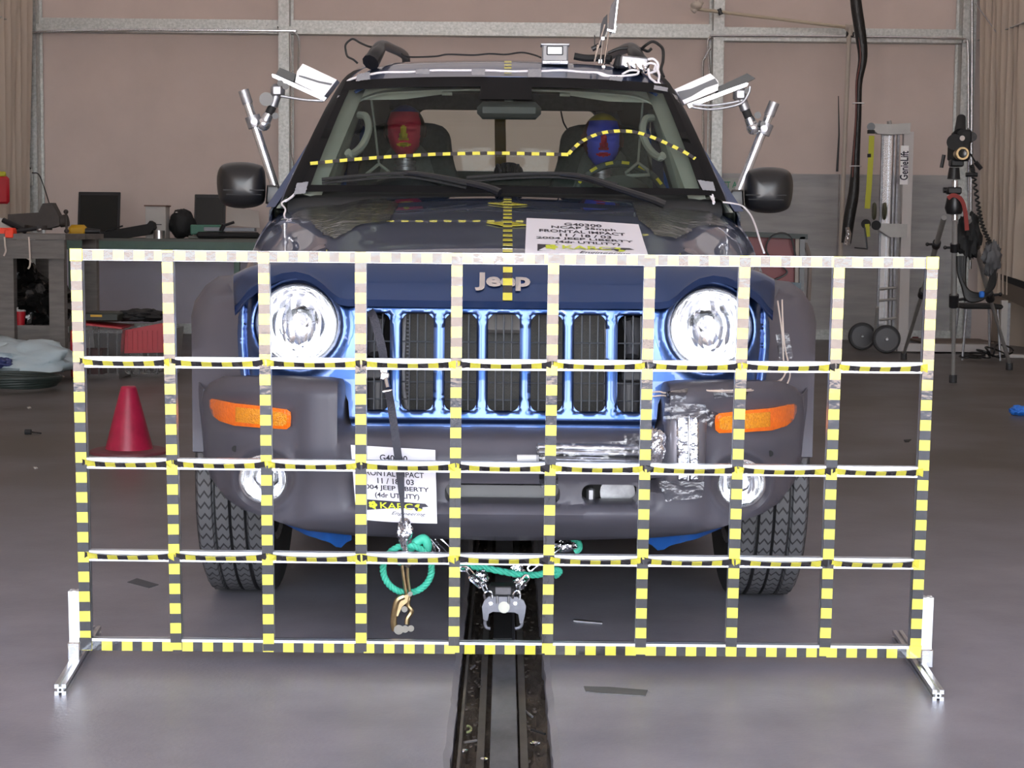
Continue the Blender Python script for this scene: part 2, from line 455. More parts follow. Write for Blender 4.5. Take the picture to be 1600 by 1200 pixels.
def tape_line(name, pts, width, normal, per, ymats, parent, on=0.53, thick=0.001, phase=0.0, start=True):
    """two-colour chequered tape laid along a 3-d polyline"""
    pts = [Vector(p) for p in pts]; ds = [0.0]
    for i in range(1, len(pts)): ds.append(ds[-1]+(pts[i]-pts[i-1]).length)
    T = ds[-1]
    def at(t):
        for i in range(1, len(ds)):
            if t <= ds[i]+1e-9:
                q = (t-ds[i-1])/max(1e-9, ds[i]-ds[i-1]); return pts[i-1].lerp(pts[i], q), i-1+q
        return pts[-1].copy(), len(pts)-1.0
    cuts = [0.0]; k = -2
    while k*per < T+per:
        for c in (k*per+phase, k*per+phase+per*on):
            if 0 < c < T: cuts.append(c)
        k += 1
    cuts = sorted(set(round(c, 6) for c in cuts))+[T]
    b = B()
    for a, c in zip(cuts[:-1], cuts[1:]):
        if c-a < 1e-5: continue
        mid = ((a+c)/2-phase) % per; mi = 0 if mid < per*on else 1
        nseg = max(1, int((c-a)/(per*0.25))); pp = []; nn = []; ww = []
        for i in range(nseg+1):
            p, q = at(a+(c-a)*i/nseg); pp.append(p)
            nn.append(normal(q) if callable(normal) else normal); ww.append(width(q) if callable(width) else width)
        b.ribbon(pp, ww, nn, thick*(1.3 if mi == 0 else 1.0), mi)
    return b.make(name, ymats, parent, smooth=0, fix=False)
# =================================================================== ROOM
YB = 17.2; XL = -4.84; XR = 4.84; YF = -3.2; CEIL = 4.3
M['concrete'] = mat('polished_concrete', srgb(128, 127, 136), 0.40, col2=srgb(150, 148, 158), scale=3.5, bump=0.08, bscale=90, spec=0.35)
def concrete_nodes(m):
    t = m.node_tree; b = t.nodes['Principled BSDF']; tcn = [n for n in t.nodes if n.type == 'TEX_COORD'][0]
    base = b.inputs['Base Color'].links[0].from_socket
    # daylight falloff painted into the colour: darker brown deeper in, broken by stain blotches
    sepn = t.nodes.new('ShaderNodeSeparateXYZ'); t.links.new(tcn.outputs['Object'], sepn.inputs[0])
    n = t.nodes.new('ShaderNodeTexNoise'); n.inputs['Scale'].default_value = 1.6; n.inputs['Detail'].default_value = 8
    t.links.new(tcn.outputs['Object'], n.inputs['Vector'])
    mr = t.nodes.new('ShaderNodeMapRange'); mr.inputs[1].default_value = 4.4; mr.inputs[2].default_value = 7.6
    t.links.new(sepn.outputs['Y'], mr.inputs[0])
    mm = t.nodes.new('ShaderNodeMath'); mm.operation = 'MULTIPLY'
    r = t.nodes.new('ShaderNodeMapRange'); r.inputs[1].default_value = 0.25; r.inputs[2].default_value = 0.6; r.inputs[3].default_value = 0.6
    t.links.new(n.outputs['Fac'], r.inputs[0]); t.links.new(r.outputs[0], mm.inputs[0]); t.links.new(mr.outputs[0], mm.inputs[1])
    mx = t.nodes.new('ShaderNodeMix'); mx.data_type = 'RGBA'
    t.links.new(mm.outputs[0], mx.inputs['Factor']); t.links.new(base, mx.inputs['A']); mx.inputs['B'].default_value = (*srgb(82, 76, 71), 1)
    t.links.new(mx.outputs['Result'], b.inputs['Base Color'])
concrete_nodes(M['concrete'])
M['fabric'] = mat('tan_lining_fabric', srgb(184, 166, 156), 0.85, var=0.05, scale=2.2, bump=0.25, bscale=5)
def glow(m_, c):
    t = m_.node_tree; b_ = t.nodes['Principled BSDF']; tl = t.nodes.new('ShaderNodeBsdfTranslucent'); tl.inputs[0].default_value = (*c, 1)
    ad = t.nodes.new('ShaderNodeAddShader'); o_ = [n for n in t.nodes if n.type == 'OUTPUT_MATERIAL'][0]
    t.links.new(b_.outputs[0], ad.inputs[0]); t.links.new(tl.outputs[0], ad.inputs[1]); t.links.new(ad.outputs[0], o_.inputs[0])
glow(M['fabric'], WALL_GLOW)
M['fabric_side'] = mat('tan_side_fabric', srgb(182, 168, 154), 0.8, var=0.02, scale=3, bump=0.1, bscale=3)
M['ply'] = mat('grey_board', srgb(150, 149, 150), 0.8, col2=srgb(172, 170, 170), scale=3, bump=0.15, bscale=30, stretch=(0.6, 1, 5))
M['lowwall'] = mat('grey_lower_lining', srgb(205, 200, 214), 0.85, var=0.05, scale=2)
M['ceiling'] = mat('translucent_roof_fabric', srgb(150, 140, 132), 0.9)
_t = M['ceiling'].node_tree; _b = _t.nodes['Principled BSDF']; _tl = _t.nodes.new('ShaderNodeBsdfTranslucent'); _tl.inputs[0].default_value = (*ROOF_GLOW, 1)
_ad = _t.nodes.new('ShaderNodeAddShader'); _o = [n for n in _t.nodes if n.type == 'OUTPUT_MATERIAL'][0]
_t.links.new(_b.outputs[0], _ad.inputs[0]); _t.links.new(_tl.outputs[0], _ad.inputs[1]); _t.links.new(_ad.outputs[0], _o.inputs[0])
M['soil'] = mat('trench_grime', (0.045, 0.035, 0.028), 0.75, col2=(0.13, 0.105, 0.085), scale=14, bump=0.9, bscale=40)

# floor: two slabs either side of the tow trench, with chipped edges
TX = 0.004; TW = 0.102
fb = B()
ys = [-4.2+0.04*i for i in range(0, 500)]
for sgn in (-1, 1):
    rows = []
    for y in ys:
        nz = noise.noise(Vector((y*9, sgn*5, 0)))*0.006+noise.noise(Vector((y*31, sgn*5, 3)))*0.004
        e = TX+sgn*(TW+nz*(1 if y > 1 else 1))
        e2 = e+sgn*0.014
        rows.append([Vector((e, y, -0.10)), Vector((e, y, -0.012)), Vector((e2, y, 0)), Vector((sgn*0.4, y, 0)), Vector((sgn*5.6, y, 0)), Vector((sgn*5.6, y, -0.12))])
    fb.grid(rows)
yend = ys[-1]
fb.box((0, (yend+YB+0.4)/2, -0.06), (11.2, YB+0.4-yend, 0.12))
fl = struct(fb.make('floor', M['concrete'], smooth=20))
rows = [[Vector((TX-0.115+0.23*i/24, -4.2+0.05*j, -0.062+0.02*noise.noise(Vector((i*0.9, j*0.5, 0)))+0.012*noise.noise(Vector((i*2.1, j*1.9, 4))))) for i in range(25)] for j in range(0, 396)]
struct(B().grid(rows, thick=(0, 0, -0.05)).make('trim_trench', M['soil'], smooth=60))
b = B()
for x in (TX-0.088, ):
    b.box((x, 5.7, -0.055), (0.006, 19.6, 0.07))
b.box((TX+0.046, 5.7, -0.047), (0.016, 19.6, 0.02)); b.box((TX-0.045, 5.7, -0.050), (0.016, 19.6, 0.012))
struct(b.make('trim_channel', mat('rusty_edge_strip', (0.10, 0.09, 0.08), 0.6, var=0.3)))
M['apron'] = mat('outdoor_apron', (0.50, 0.40, 0.335), 0.9, var=0.1)
struct(B().box((0, -34, -0.11), (90, 59.6, 0.2)).make('ground', M['apron']))

# walls
def wavy(y, amp, f, seed):
    return amp*noise.noise(Vector((f, y, seed)))
rows = []
for j in range(40):
    z = CEIL*j/39
    rows.append([Vector((XL-0.1+(XR-XL+0.2)*i/160, YB+0.03*noise.noise(Vector((i*0.11, j*0.12, 1)))+(0.012 if i % 40 == 20 else 0), z)) for i in range(161)])
struct(B().grid(rows).make('wall_back', M['fabric'], smooth=60, fix=False))
for nm, x0, sg in (('wall_left', XL, 1), ('wall_right', XR, -1)):
    rows = []
    for j in range(14):
        z = CEIL*j/13
        rows.append([Vector((x0-sg*(0.03+0.05*noise.noise(Vector((i*0.35, j*0.15, x0)))+0.02*sin(i*0.9)), YF+(YB-YF+0.05)*i/200, z)) for i in range(201)])
    struct(B().grid(rows, thick=(-sg*0.05, 0, 0)).make(nm, M['fabric_side'], smooth=60))
struct(B().add([(XL-0.1, YF, CEIL), (XR+0.1, YF, CEIL), (XR+0.1, YB+0.1, CEIL), (XL-0.1, YB+0.1, CEIL)], [(0, 3, 2, 1)]).make('ceiling', M['ceiling'], fix=False))
b = B()
for k in range(7): b.box((0, YF+0.2+k*(YB-YF-0.4)/6, CEIL-0.06), (XR-XL+0.1, 0.08, 0.1))
struct(b.make('trim_rafters', M['galv']))
b = B(); b.box((0, YF, 4.1), (XR-XL+0.3, 0.1, 0.4)); 
for s in (-1, 1): b.box((s*4.72, YF, 1.95), (0.4, 0.1, 3.9))
struct(b.make('wall_front', M['fabric_side']))

# steel columns and girts on the back wall
def col_(name, px0, px1, web_right, d=0.16):
    x0 = P(px0, 200, YB-d).x; x1 = P(px1, 200, YB-d).x
    b = B(); y = YB-0.05; t = 0.012
    b.box(((x0+x1)/2, y-d, CEIL/2), (x1-x0, t, CEIL))
    for x in (x0+t/2, x1-t/2): b.box((x, y-d/2, CEIL/2), (t, d, CEIL))
    b.box(((x0+x1)/2, y-0.006, CEIL/2), (x1-x0+0.05, t, CEIL))
    return struct(b.make(name, M['galv']))
col_('trim_1', 36, 60, 1); col_('trim_2', 437, 453, 1); col_('trim_3', 1111, 1127, 1); col_('trim_4', 1497, 1518, 1)
def girt(name, px0, px1, py, d0=0.02):
    x0 = P(px0, py, YB).x; x1 = P(px1, py, YB).x; zt = P(787, py, YB-0.1).z
    b = B(); L = x1-x0; cx = (x0+x1)/2
    b.box((cx, YB-0.07, zt+0.035), (L, 0.01, 0.075)); b.box((cx, YB-0.13, zt-0.002), (L, 0.11, 0.008))
    b.box((cx, YB-0.185, zt-0.035), (L, 0.01, 0.07)); b.box((cx, YB-0.11, zt-0.068), (L, 0.15, 0.008))
    for q in range(2):
        xx = x0+0.12+q*(L-0.24); b.cyl((xx, YB-0.09, zt+0.03), (xx, YB-0.06, zt+0.03), 0.012, n=8)
    return struct(b.make(name, M['galv']))
girt('trim_5', 60, 437, 46); girt('trim_6', 453, 1111, 46); girt('trim_7', 1127, 1497, 50)
# side girts
for nm, x, s in (('trim_8', XL+0.13, 1), ('trim_9', XR-0.13, -1)):
    zt = P(787, 46, YB-0.1).z; b = B()
    b.box((x, YB-1.6, zt), (0.06, 3.2, 0.12)); b.box((x+s*0.03, YB-1.6, zt-0.05), (0.1, 3.2, 0.01)); struct(b.make(nm, M['galv']))
# boards covering the lower back wall, bay by bay
bx0 = P(1128, 400, YB-0.2).x; bx1 = P(1496, 400, YB-0.2).x; zt = P(1300, 272, YB-0.1).z
b = B(); wdt = (bx1-bx0)/2
for q in range(2): b.box((bx0+wdt*(q+0.5), YB-0.06, zt/2), (wdt-0.006, 0.018, zt))
struct(b.make('trim_10', M['ply'], smooth=0))
x0 = P(453, 400, YB).x; x1 = P(1111, 400, YB).x
struct(B().box(((x0+x1)/2, YB-0.06, zt/2), (x1-x0, 0.018, zt)).make('trim_11', M['ply'], smooth=0))
x0 = P(60, 400, YB).x; x1 = P(437, 400, YB).x; zt2 = P(250, 384, YB-0.1).z
struct(B().box(((x0+x1)/2, YB-0.06, zt2/2), (x1-x0, 0.018, zt2)).make('trim_12', M['lowwall'], smooth=0))
struct(B().box((0, YB-0.09, 0.05), (XR-XL-0.5, 0.03, 0.1)).make('baseboard_back', M['galv']))
# loose fabric curtains at both back corners
for nm, pa, pb, s in (('trim_13', 0, 22, -1), ('trim_14', 1546, 1600, 1)):
    rows = []
    for j in range(30):
        z = 3.6*j/29
        row = []
        for i in range(30):
            Y = YB-0.35-1.1*i/29; edge = (XL+0.14) if s < 0 else (XR-0.14)
            x = edge+(-s)*0.05*sin(i*1.7+0.3*j*0.2)-s*0.12*(1-i/29)*(0.4+0.6*j/29)
            row.append(Vector((x, Y, z+0.5)))
        rows.append(row)
    struct(B().grid(rows, thick=(0.004, 0, 0)).make(nm, M['fabric_side'], smooth=70))
# thin cable braces in the upper corners
b = B()
b.cyl(P(1524, 5, YB-0.5), P(1600, 110, YB-0.9), 0.006, n=6)
tag(center(b.make('brace_wire', M['steel'])), 'thin diagonal steel brace wire in the upper right wall corner', 'wire')
b = B(); b.cyl(P(5, 36, YB-0.5), P(32, 0, YB-0.5), 0.008, n=6)
tag(center(b.make('brace_wire', M['steel'])), 'thin diagonal steel brace wire in the upper left wall corner', 'wire')

def conduit(pts, r, label, grp=None, mt='white_tube', nm='conduit'):
    b = B(); b.tube(cat(pts, 5), r, 8)
    return tag(center(b.make(nm, M[mt])), label, 'pipe', grp)
Yc = YB-0.26
conduit([P(43, 250, Yc), P(41, 150, Yc), P(40, 75, Yc), P(44, 60, Yc), P(60, 50, Yc), P(200, 47, Yc), P(440, 48, Yc), P(458, 50, Yc), P(467, 62, Yc), P(467, 90, Yc), P(466, 130, Yc)], 0.011,
        'thin metal conduit along the girt of the left bay, bent down at both ends')
conduit([P(453, 52, Yc), P(455, 150, Yc), P(455, 230, Yc), P(460, 260, Yc), P(461, 330, Yc)], 0.012, 'straight metal conduit beside the left inner column')
conduit([P(1109, 240, Yc), P(1109, 120, Yc), P(1106, 70, Yc), P(1111, 58, Yc), P(1128, 56, Yc), P(1300, 57, Yc), P(1490, 60, Yc), P(1506, 66, Yc), P(1513, 84, Yc), P(1513, 300, Yc)], 0.012,
        'thin metal conduit running along the girt of the right bay')
conduit([P(1099, 245, Yc), P(1098, 110, Yc), P(1102, 90, Yc), P(1110, 75, Yc)], 0.012, 'short bent conduit left of the right inner column')
conduit([P(1519, -40, Yc), P(1519, 100, Yc), P(1518, 250, Yc), P(1516, 420, Yc)], 0.014, 'vertical conduit on the far right column, nearer its edge', None)
# cream pipe under the girt and its dropper
Yp = YB-0.6
t = thing('plastic_pipe', 'cream plastic pipe sloping across the right bay and dropping to the floor', 'pipe', P(1330, 560, Yp))
B().cyl(P(1088, 14, Yp), P(1325, 43, Yp), 0.017, n=10).make('run', M['pvc'], t)
b = B(); b.cyl(P(1321, 42, Yp), P(1332, 44, Yp), 0.032, n=12); b.cyl(P(1328, 40, Yp), P(1328, 56, Yp), 0.032, n=12); b.make('elbow', M['pvc2'], t)
b = B(); b.cyl(P(1327, 50, Yp), P(1312, 420, Yp), 0.022, n=10); b.cyl(P(1312, 420, Yp), P(1309, 538, Yp), 0.022, n=10); b.make('dropper', M['pvc2'], t)
b = B(); b.cyl(P(1123, 14, Yp), P(1127, 23, Yp), 0.024, n=10); b.cyl(P(1322, 53, Yp), P(1334, 54, Yp), 0.026, n=10); b.make_each('band', M['black'], t)
b = B(); b.ball(P(1088, 9, Yp), 0.055, squash=(1, 1, .8)); b.cyl(P(1082, 18, Yp), P(1096, 2, Yp), 0.03, n=10); b.make('valve', M['pvc2'], t)
# hanging cable bundle
Yk = YB-1.2
t = thing('cable_bundle', 'thick black wrapped cable bundle hanging beside the cream pipe', 'cable', P(1322, 388, Yk))
pts = cat([P(1334, -60, Yk), P(1337, 0, Yk), P(1344, 50, Yk), P(1348, 90, Yk), P(1342, 130, Yk), P(1341, 180, Yk), P(1337, 250, Yk), P(1334, 300, Yk), P(1327, 340, Yk), P(1322, 380, Yk)], 6)
B().tube(pts, lambda q: 0.042+0.012*sin(q*9), 10).make('sleeve', mat('black_cable_sleeve', (0.014, 0.013, 0.013), 0.4, bump=0.6, bscale=40), t)
B().tube([p+Vector((-0.028, -0.035, 0)) for p in pts[4:40]], 0.006, 6).make('strand', mat('rust_strand', (0.16, 0.04, 0.03), 0.5), t)
b = B()
for k in (28, 37): b.tube([pts[k]+Vector((0.052*cos(a), 0.052*sin(a), 0)) for a in [i*2*pi/12 for i in range(12)]], 0.005, 5, closed=True)
b.make('tie', M['white'], t)
b = B(); b.tube([P(1324, 355, Yk-0.06), P(1326, 365, Yk-0.06), P(1323, 383, Yk-0.05)], lambda q: 0.02+0.012*q, 9); b.make('foil_end', M['foil'], t)
# curved flue of ceiling lamp edge
t = thing('ceiling_lamp', 'grey strip lamp housing just entering the top of the picture', 'lamp', P(1110, -12, 12.0))
a, c = P(1055, -8, 12.0), P(1188, -6, 12.0)
B().box((a+c)/2+Vector((0, 0, 0.03)), ((c-a).length, 0.22, 0.09), bev=0.02).make('housing', M['steel'], t)
B().box((a+c)/2+Vector((0, 0, (CEIL-(a.z+c.z)/2)/2)), (0.02, 0.02, CEIL-(a.z+c.z)/2-0.06)).make('rod', M['steel'], t)
# dark cord hanging on the wall
b = B(); b.tube([P(1310, 150, YB-0.12), P(1311, 210, YB-0.12), P(1308, 268, YB-0.12)], lambda q: 0.004+0.008*q, 6)
tag(center(b.make('hanging_cord', M['cord'])), 'thin black cord hanging on the tan lining left of the plastic dropper', 'cord')

# =================================================================== BACKGROUND, LEFT
# wooden workbench
Yw = 12.5
zt = PZ; ztop = P(100, 366, Yw).z
xl = P(-60, 370, Yw).x-0.3; xr = P(102, 370, Yw).x
t = thing('workbench', 'weathered grey wooden workbench with a lower shelf at the left wall', 'workbench', ((xl+xr)/2, Yw+0.6, 0))
b = B()
for q in range(4): b.box(((xl+xr)/2, Yw+0.15+0.3*q, ztop-0.02), (xr-xl, 0.292, 0.04))
b.make('top', M['wood'], t)
B().box(((xl+xr)/2, Yw+0.03, ztop-0.11), (xr-xl-0.02, 0.04, 0.135)).make('apron', M['wood'], t)
zs = P(60, 512, Yw+0.1).z
for px, dy in ((86, 0.1), (8, 0.1), (86, 1.1), (8, 1.1)):
    x = P(px, 500, Yw).x if px > 50 else P(px-1, 500, Yw).x
    B().box((x, Yw+dy, (ztop-0.04)/2), (0.11, 0.09, ztop-0.04)).make('leg', M['wood'], t)
b = B(); b.box(((xl+xr)/2-0.05, Yw+0.65, zs), (xr-xl-0.15, 1.05, 0.03)); b.box(((xl+xr)/2-0.05, Yw+0.15, zs-0.08), (xr-xl-0.15, 0.03, 0.14)); b.make('shelf', M['wood'], t)
# cords on the bench edge
for q, (pa, pb) in enumerate((((7, 376), (9, 392)), ((45, 376), (47, 412)))):
    b = B(); b.tube(cat([P(pa[0], pa[1]-6, Yw-0.02), P(pa[0]+1, pa[1]+8, Yw-0.02), P(pb[0], pb[1], Yw-0.02), P(pb[0]-3, pb[1]+8, Yw-0.02)], 4), 0.007, 6)
    tag(center(b.make('string', M['tan_wire'])), ['short pale string hanging over the wooden bench edge at the picture edge', 'long pale string hanging over the middle of the wooden bench edge'][q], 'string')
# vise
t = thing('bench_vise', 'heavy dark brown bench vise bolted on the wooden workbench', 'vise', P(75, 368, Yw+0.3))
mv = mat('vise_brown_iron', (0.035, 0.026, 0.022), 0.6, var=0.2, bump=0.3)
b = B(); Yv = Yw+0.25
b.prism([(P(x, y, Yv).x, P(x, y, Yv).z) for x, y in ((62, 350), (64, 330), (70, 318), (84, 317), (88, 325), (96, 340), (96, 352), (84, 356), (70, 358))], Yv-0.06, Yv+0.06); b.make('jaw', mv, t, smooth=25)
b = B(); b.prism([(P(x, y, Yv).x, P(x, y, Yv).z) for x, y in ((15, 335), (15, 346), (30, 352), (40, 358), (62, 357), (64, 332))], Yv-0.045, Yv+0.045); b.make('body', mv, t, smooth=25)
b = B(); b.cyl(P(94, 346, Yv), P(106, 344, Yv), 0.045, n=16); b.make('screw', mv, t)
b = B(); b.cyl(P(103, 330, Yv-0.05), P(104, 360, Yv-0.05), 0.009, n=8); b.ball(P(103, 331, Yv-0.05), 0.018); b.ball(P(104, 361, Yv-0.05), 0.018); b.make('handle', mv, t)
b = B(); b.cyl(P(60, 359, Yv), P(60, 352, Yv), 0.1, n=20); b.make('base', mv, t)
# small items on the bench
def item(name, label, catg, mk, matn, smooth=40, grp=None):
    b = B(); mk(b); return tag(center(b.make(name, M[matn] if isinstance(matn, str) else matn, smooth=smooth)), label, catg, grp)
item('tool_case', 'bright orange red plastic box on the near edge of the wooden bench', 'box', lambda b: (b.box(P(10, 364, Yw+0.06)+Vector((0, 0, 0)), (0.12, 0.1, 0.075), bev=0.008), b.box(P(17, 365, Yw+0.05)+Vector((-0.0, 0, 0)), (0.06, 0.11, 0.062), bev=0.006)), 'orange')
item('paper_sheet', 'grey folded sheet leaning on the wooden bench beside the vise', 'paper', lambda b: b.add([P(-4, 340, Yw+0.3), P(4, 341, Yw+0.3), P(19, 356, Yw+0.2), P(8, 361, Yw+0.2), P(-4, 361, Yw+0.2)]+[p+Vector((0, 0.01, 0)) for p in (P(-4, 340, Yw+0.3), P(4, 341, Yw+0.3), P(19, 356, Yw+0.2), P(8, 361, Yw+0.2), P(-4, 361, Yw+0.2))], [(0, 1, 2, 3, 4), (9, 8, 7, 6, 5), (0, 5, 6, 1), (1, 6, 7, 2), (2, 7, 8, 3), (3, 8, 9, 4), (4, 9, 5, 0)]), 'card', 0)
item('hand_tool', 'black hand tool with silver tips lying before the vise', 'tool', lambda b: (b.cyl(P(5, 344, Yw+0.2), P(40, 362, Yw+0.15), 0.02, n=8), b.cyl(P(22, 362, Yw+0.1), P(58, 357, Yw+0.15), 0.014, n=8)), 'black')
item('steel_socket', 'small shiny steel socket on the wooden bench edge', 'tool', lambda b: b.cyl(P(59, 360, Yw+0.08), P(63, 359, Yw+0.1), 0.012, n=10), 'chrome')
item('safety_pouch', 'red pouch with yellow top hanging on the left wall', 'pouch', lambda b: b.box(P(3, 297, 15.2), (0.13, 0.05, 0.24), bev=0.02), 'red')
item('yellow_tag', 'small yellow tag above the red pouch on the left wall', 'tag', lambda b: b.box(P(3, 272, 15.2), (0.07, 0.03, 0.045), bev=0.01), 'lift_yellow')
# switch box on the column
t = thing('switch_box', 'grey electrical switch box with black plug on the left column', 'switch', P(42, 290, YB-0.3))
B().box(P(42, 277, YB-0.29), (0.105, 0.08, 0.175), bev=0.01).make('box', M['galv'], t)
b = B(); b.tube(cat([P(34, 268, YB-0.34), P(32, 280, YB-0.36), P(33, 300, YB-0.36), P(33, 324, YB-0.36)], 5), 0.011, 6); b.box(P(33, 298, YB-0.38), (0.045, 0.05, 0.12), bev=0.01); b.tube(cat([P(36, 266, YB-0.36), P(41, 258, YB-0.36), P(48, 264, YB-0.36)], 5), 0.009, 6); b.make('plug', M['cord'], t)
b = B(); b.tube(cat([P(50, 270, YB-0.32), P(60, 272, YB-0.32), P(68, 290, YB-0.32), P(77, 318, YB-0.32)], 5), 0.006, 6); b.make('cord', M['cord'], t)

# green-edged counter on the back wall
Yg = 15.7; zc = P(250, 373, Yg).z
xa = P(103, 380, Yg).x; xb = -0.9
t = thing('counter', 'long counter with a dark green front edge below the tan lining', 'counter', ((xa+xb)/2, 16.3, 0))
B().box(((xa+xb)/2, (Yg+17.0)/2, zc-0.0125), (xb-xa, 17.0-Yg, 0.025)).make('worktop', mat('counter_top', (0.12, 0.125, 0.11), 0.6), t)
B().box(((xa+xb)/2, Yg+0.015, zc-0.065), (xb-xa, 0.03, 0.08)).make('edge', M['dark_green'], t)
for x in (xa+0.03, (xa+xb)/2, xb-0.05):
    B().box((x, Yg+0.08, (zc-0.02)/2), (0.05, 0.05, zc-0.02)).make('leg', M['dark_green'], t)
def onc(px, py, dy=0.0):
    p = P(px, py, Yg+0.25+dy); return p
def laptop(px0, px1, py0, name, label, basemat, Y, open_tilt=0.06):
    a = P(px0, py0, Y); c = P(px1, py0, Y); wd = c.x-a.x; cx = (a.x+c.x)/2
    t = thing(name, label, 'laptop', (cx, Y-0.1, zc), None)
    B().box((cx, Y-0.16, zc+0.015), (wd*1.02, 0.27, 0.028), bev=0.006).make('base', basemat, t)
    hgt = a.z-zc-0.03
    b = B(); R_ = Matrix.Rotation(-0.18, 3, 'X'); b.box((cx, Y+0.01, zc+0.03+hgt/2), (wd, 0.014, hgt), R_, bev=0.005)
    l = b.make('lid', M['black'], t)
    b = B(); b.box((cx, Y-0.002, zc+0.03+hgt/2), (wd*0.88, 0.006, hgt*0.84), R_); b.make('screen', M['screen'], l, smooth=0)
laptop(121, 187, 299, 'laptop', 'open black laptop standing on the green-edged counter right of the vise', mat('laptop_base_grey', (0.14, 0.14, 0.14), 0.5), Yg+0.55)
laptop(303, 352, 303, 'laptop', 'smaller open dark laptop beside the left wing mirror of the car', mat('laptop_base_pale', (0.22, 0.22, 0.19), 0.5), Yg+0.55)
def cbox(name, label, catg, px0, py0, px1, py1, Y, dep, mt, bev=0.004, smooth=30):
    a = P(px0, py0, Y); c = P(px1, py1, Y); z1 = a.z; z0 = c.z
    b = B(); b.box(((a.x+c.x)/2, Y+dep/2, (z0+z1)/2), (c.x-a.x, dep, z1-z0), bev=bev)
    return tag(center(b.make(name, M[mt] if isinstance(mt, str) else mt, smooth=smooth)), label, catg)
zrest = lambda Y: None
t = thing('cardboard_box', 'white cardboard box standing on the counter between the two laptops', 'box', (P(243, 360, Yg+0.3).x, Yg+0.4, zc))
a = P(227, 322, Yg+0.3); c = P(259, 362, Yg+0.3)
B().box(((a.x+c.x)/2, Yg+0.4, (zc+a.z)/2), (c.x-a.x, 0.2, a.z-zc), bev=0.003).make('carton', M['card'], t)
B().box(((a.x+c.x)/2, Yg+0.4, a.z+0.004), (c.x-a.x+0.02, 0.22, 0.012)).make('lid', mat('brown_card', (0.16, 0.09, 0.07), 0.8), t)
B().box(((a.x+c.x)/2, Yg+0.297, (zc+a.z)/2-0.02), ((c.x-a.x)*0.6, 0.004, 0.008)).make('slot', M['black'], t)
# drill
t = thing('cordless_drill', 'yellow and black cordless drill lying on the counter', 'drill', (P(128, 374, Yg+0.1).x, Yg+0.15, zc))
b = B(); a = P(122, 366, Yg+0.12); b.box((a.x, a.y, zc+0.06), (0.17, 0.08, 0.118), bev=0.03); b.make('body', M['yellow'], t)
b = B(); a = P(146, 364, Yg+0.12); b.cyl((a.x-0.07, a.y, zc+0.06), (a.x+0.06, a.y, zc+0.06), 0.035, 0.02, n=14); b.make('chuck', M['black'], t)
b = B(); b.cyl((P(108, 366, Yg).x, a.y, zc+0.05), (P(112, 366, Yg).x, a.y, zc+0.05), 0.04, n=12); b.make('end_cap', M['black'], t)
# tools and gear
def blob(name, label, catg, c, size, mt, seed=0, rough=0.25, f=2.2, base=True):
    b = B(); c = Vector(c)
    b.ball((0, 0, 0), 1.0, n=36, f=lambda d: 1+rough*noise.noise(d*f+Vector((seed, 0, 0)))+rough*0.5*noise.noise(d*f*2.7+Vector((0, seed, 0))))
    for i, v in enumerate(b.v):
        z = v.z*size[2]/2+size[2]/2
        if base: z = max(z, 0.0)
        b.v[i] = Vector((v.x*size[0]/2, v.y*size[1]/2, z))+c
    return tag(center(b.make(name, M[mt] if isinstance(mt, str) else mt, smooth=60)), label, catg)
b = B(); Yt = Yg+0.2
b.prism([(P(x, y, Yt).x, P(x, y, Yt).z) for x, y in ((152, 375), (152, 368), (175, 360), (232, 350), (236, 345), (241, 348), (243, 356), (236, 366), (205, 371), (180, 376))], Yt-0.06, Yt+0.07)
b.cyl(P(165, 361, Yt-0.07), P(192, 353, Yt-0.07), 0.008, n=6)
tag(center(b.make('power_tool', M['matt_black'], smooth=30)), 'long black power tool lying on the counter before the cardboard box', 'tool')
item('tape_roll', 'shiny silver roll standing on the counter front edge', 'tape', lambda b: b.cyl((P(248, 370, Yg+0.08).x, Yg+0.1, zc), (P(248, 370, Yg+0.08).x, Yg+0.1, zc+0.075), 0.05, n=24), 'alu')
blob('camera_bag', 'black bag with metal buckles on the counter right of the cardboard box', 'bag', (P(284, 366, Yg+0.5).x, Yg+0.5, zc), (0.24, 0.25, 0.27), 'matt_black', 3, 0.2)
item('bag_buckle', 'tiny shiny buckle on top of the black bag', 'buckle', lambda b: b.box(P(276, 332, Yg+0.4), (0.025, 0.02, 0.012), bev=0.003), 'chrome')
cbox('plastic_box', 'flat green plastic box under the smaller laptop', 'box', 297, 351, 345, 367, Yg+0.18, 0.14, mat('green_box', (0.05, 0.17, 0.12), 0.5), 0.01)
cbox('foam_tray', 'long black foam tray on the counter beside the left wing mirror', 'tray', 306, 362, 404, 373, Yg+0.03, 0.12, 'matt_black', 0.02)
t = cbox('instrument_case', 'grey instrument case with pale stripe lying on the foam tray', 'case', 318, 355, 398, 362, Yg+0.05, 0.12, mat('case_grey', (0.22, 0.23, 0.26), 0.4), 0.005)
item('pliers', 'black handled pliers lying across the instrument case', 'tool', lambda b: (b.cyl(P(345, 361, Yg+0.03), P(350, 351, Yg+0.03), 0.02, n=8), b.cyl(P(348, 353, Yg+0.03), P(366, 347, Yg+0.05), 0.013, n=8)), 'black')
b = B(); a, c = P(353, 325, YB-0.3), P(404, 356, YB-0.5)
b.add([P(354, 322, YB-0.2), P(404, 330, YB-0.2), P(406, 356, YB-0.6), P(353, 352, YB-0.6), P(354, 322, YB-0.17), P(404, 330, YB-0.17), P(406, 356, YB-0.57), P(353, 352, YB-0.57)], [(0, 1, 2, 3), (7, 6, 5, 4), (0, 4, 5, 1), (1, 5, 6, 2), (2, 6, 7, 3), (3, 7, 4, 0)])
tag(center(b.make('paper_board', M['card'], smooth=0)), 'large white sheet leaning on the wall behind the left wing mirror', 'paper')

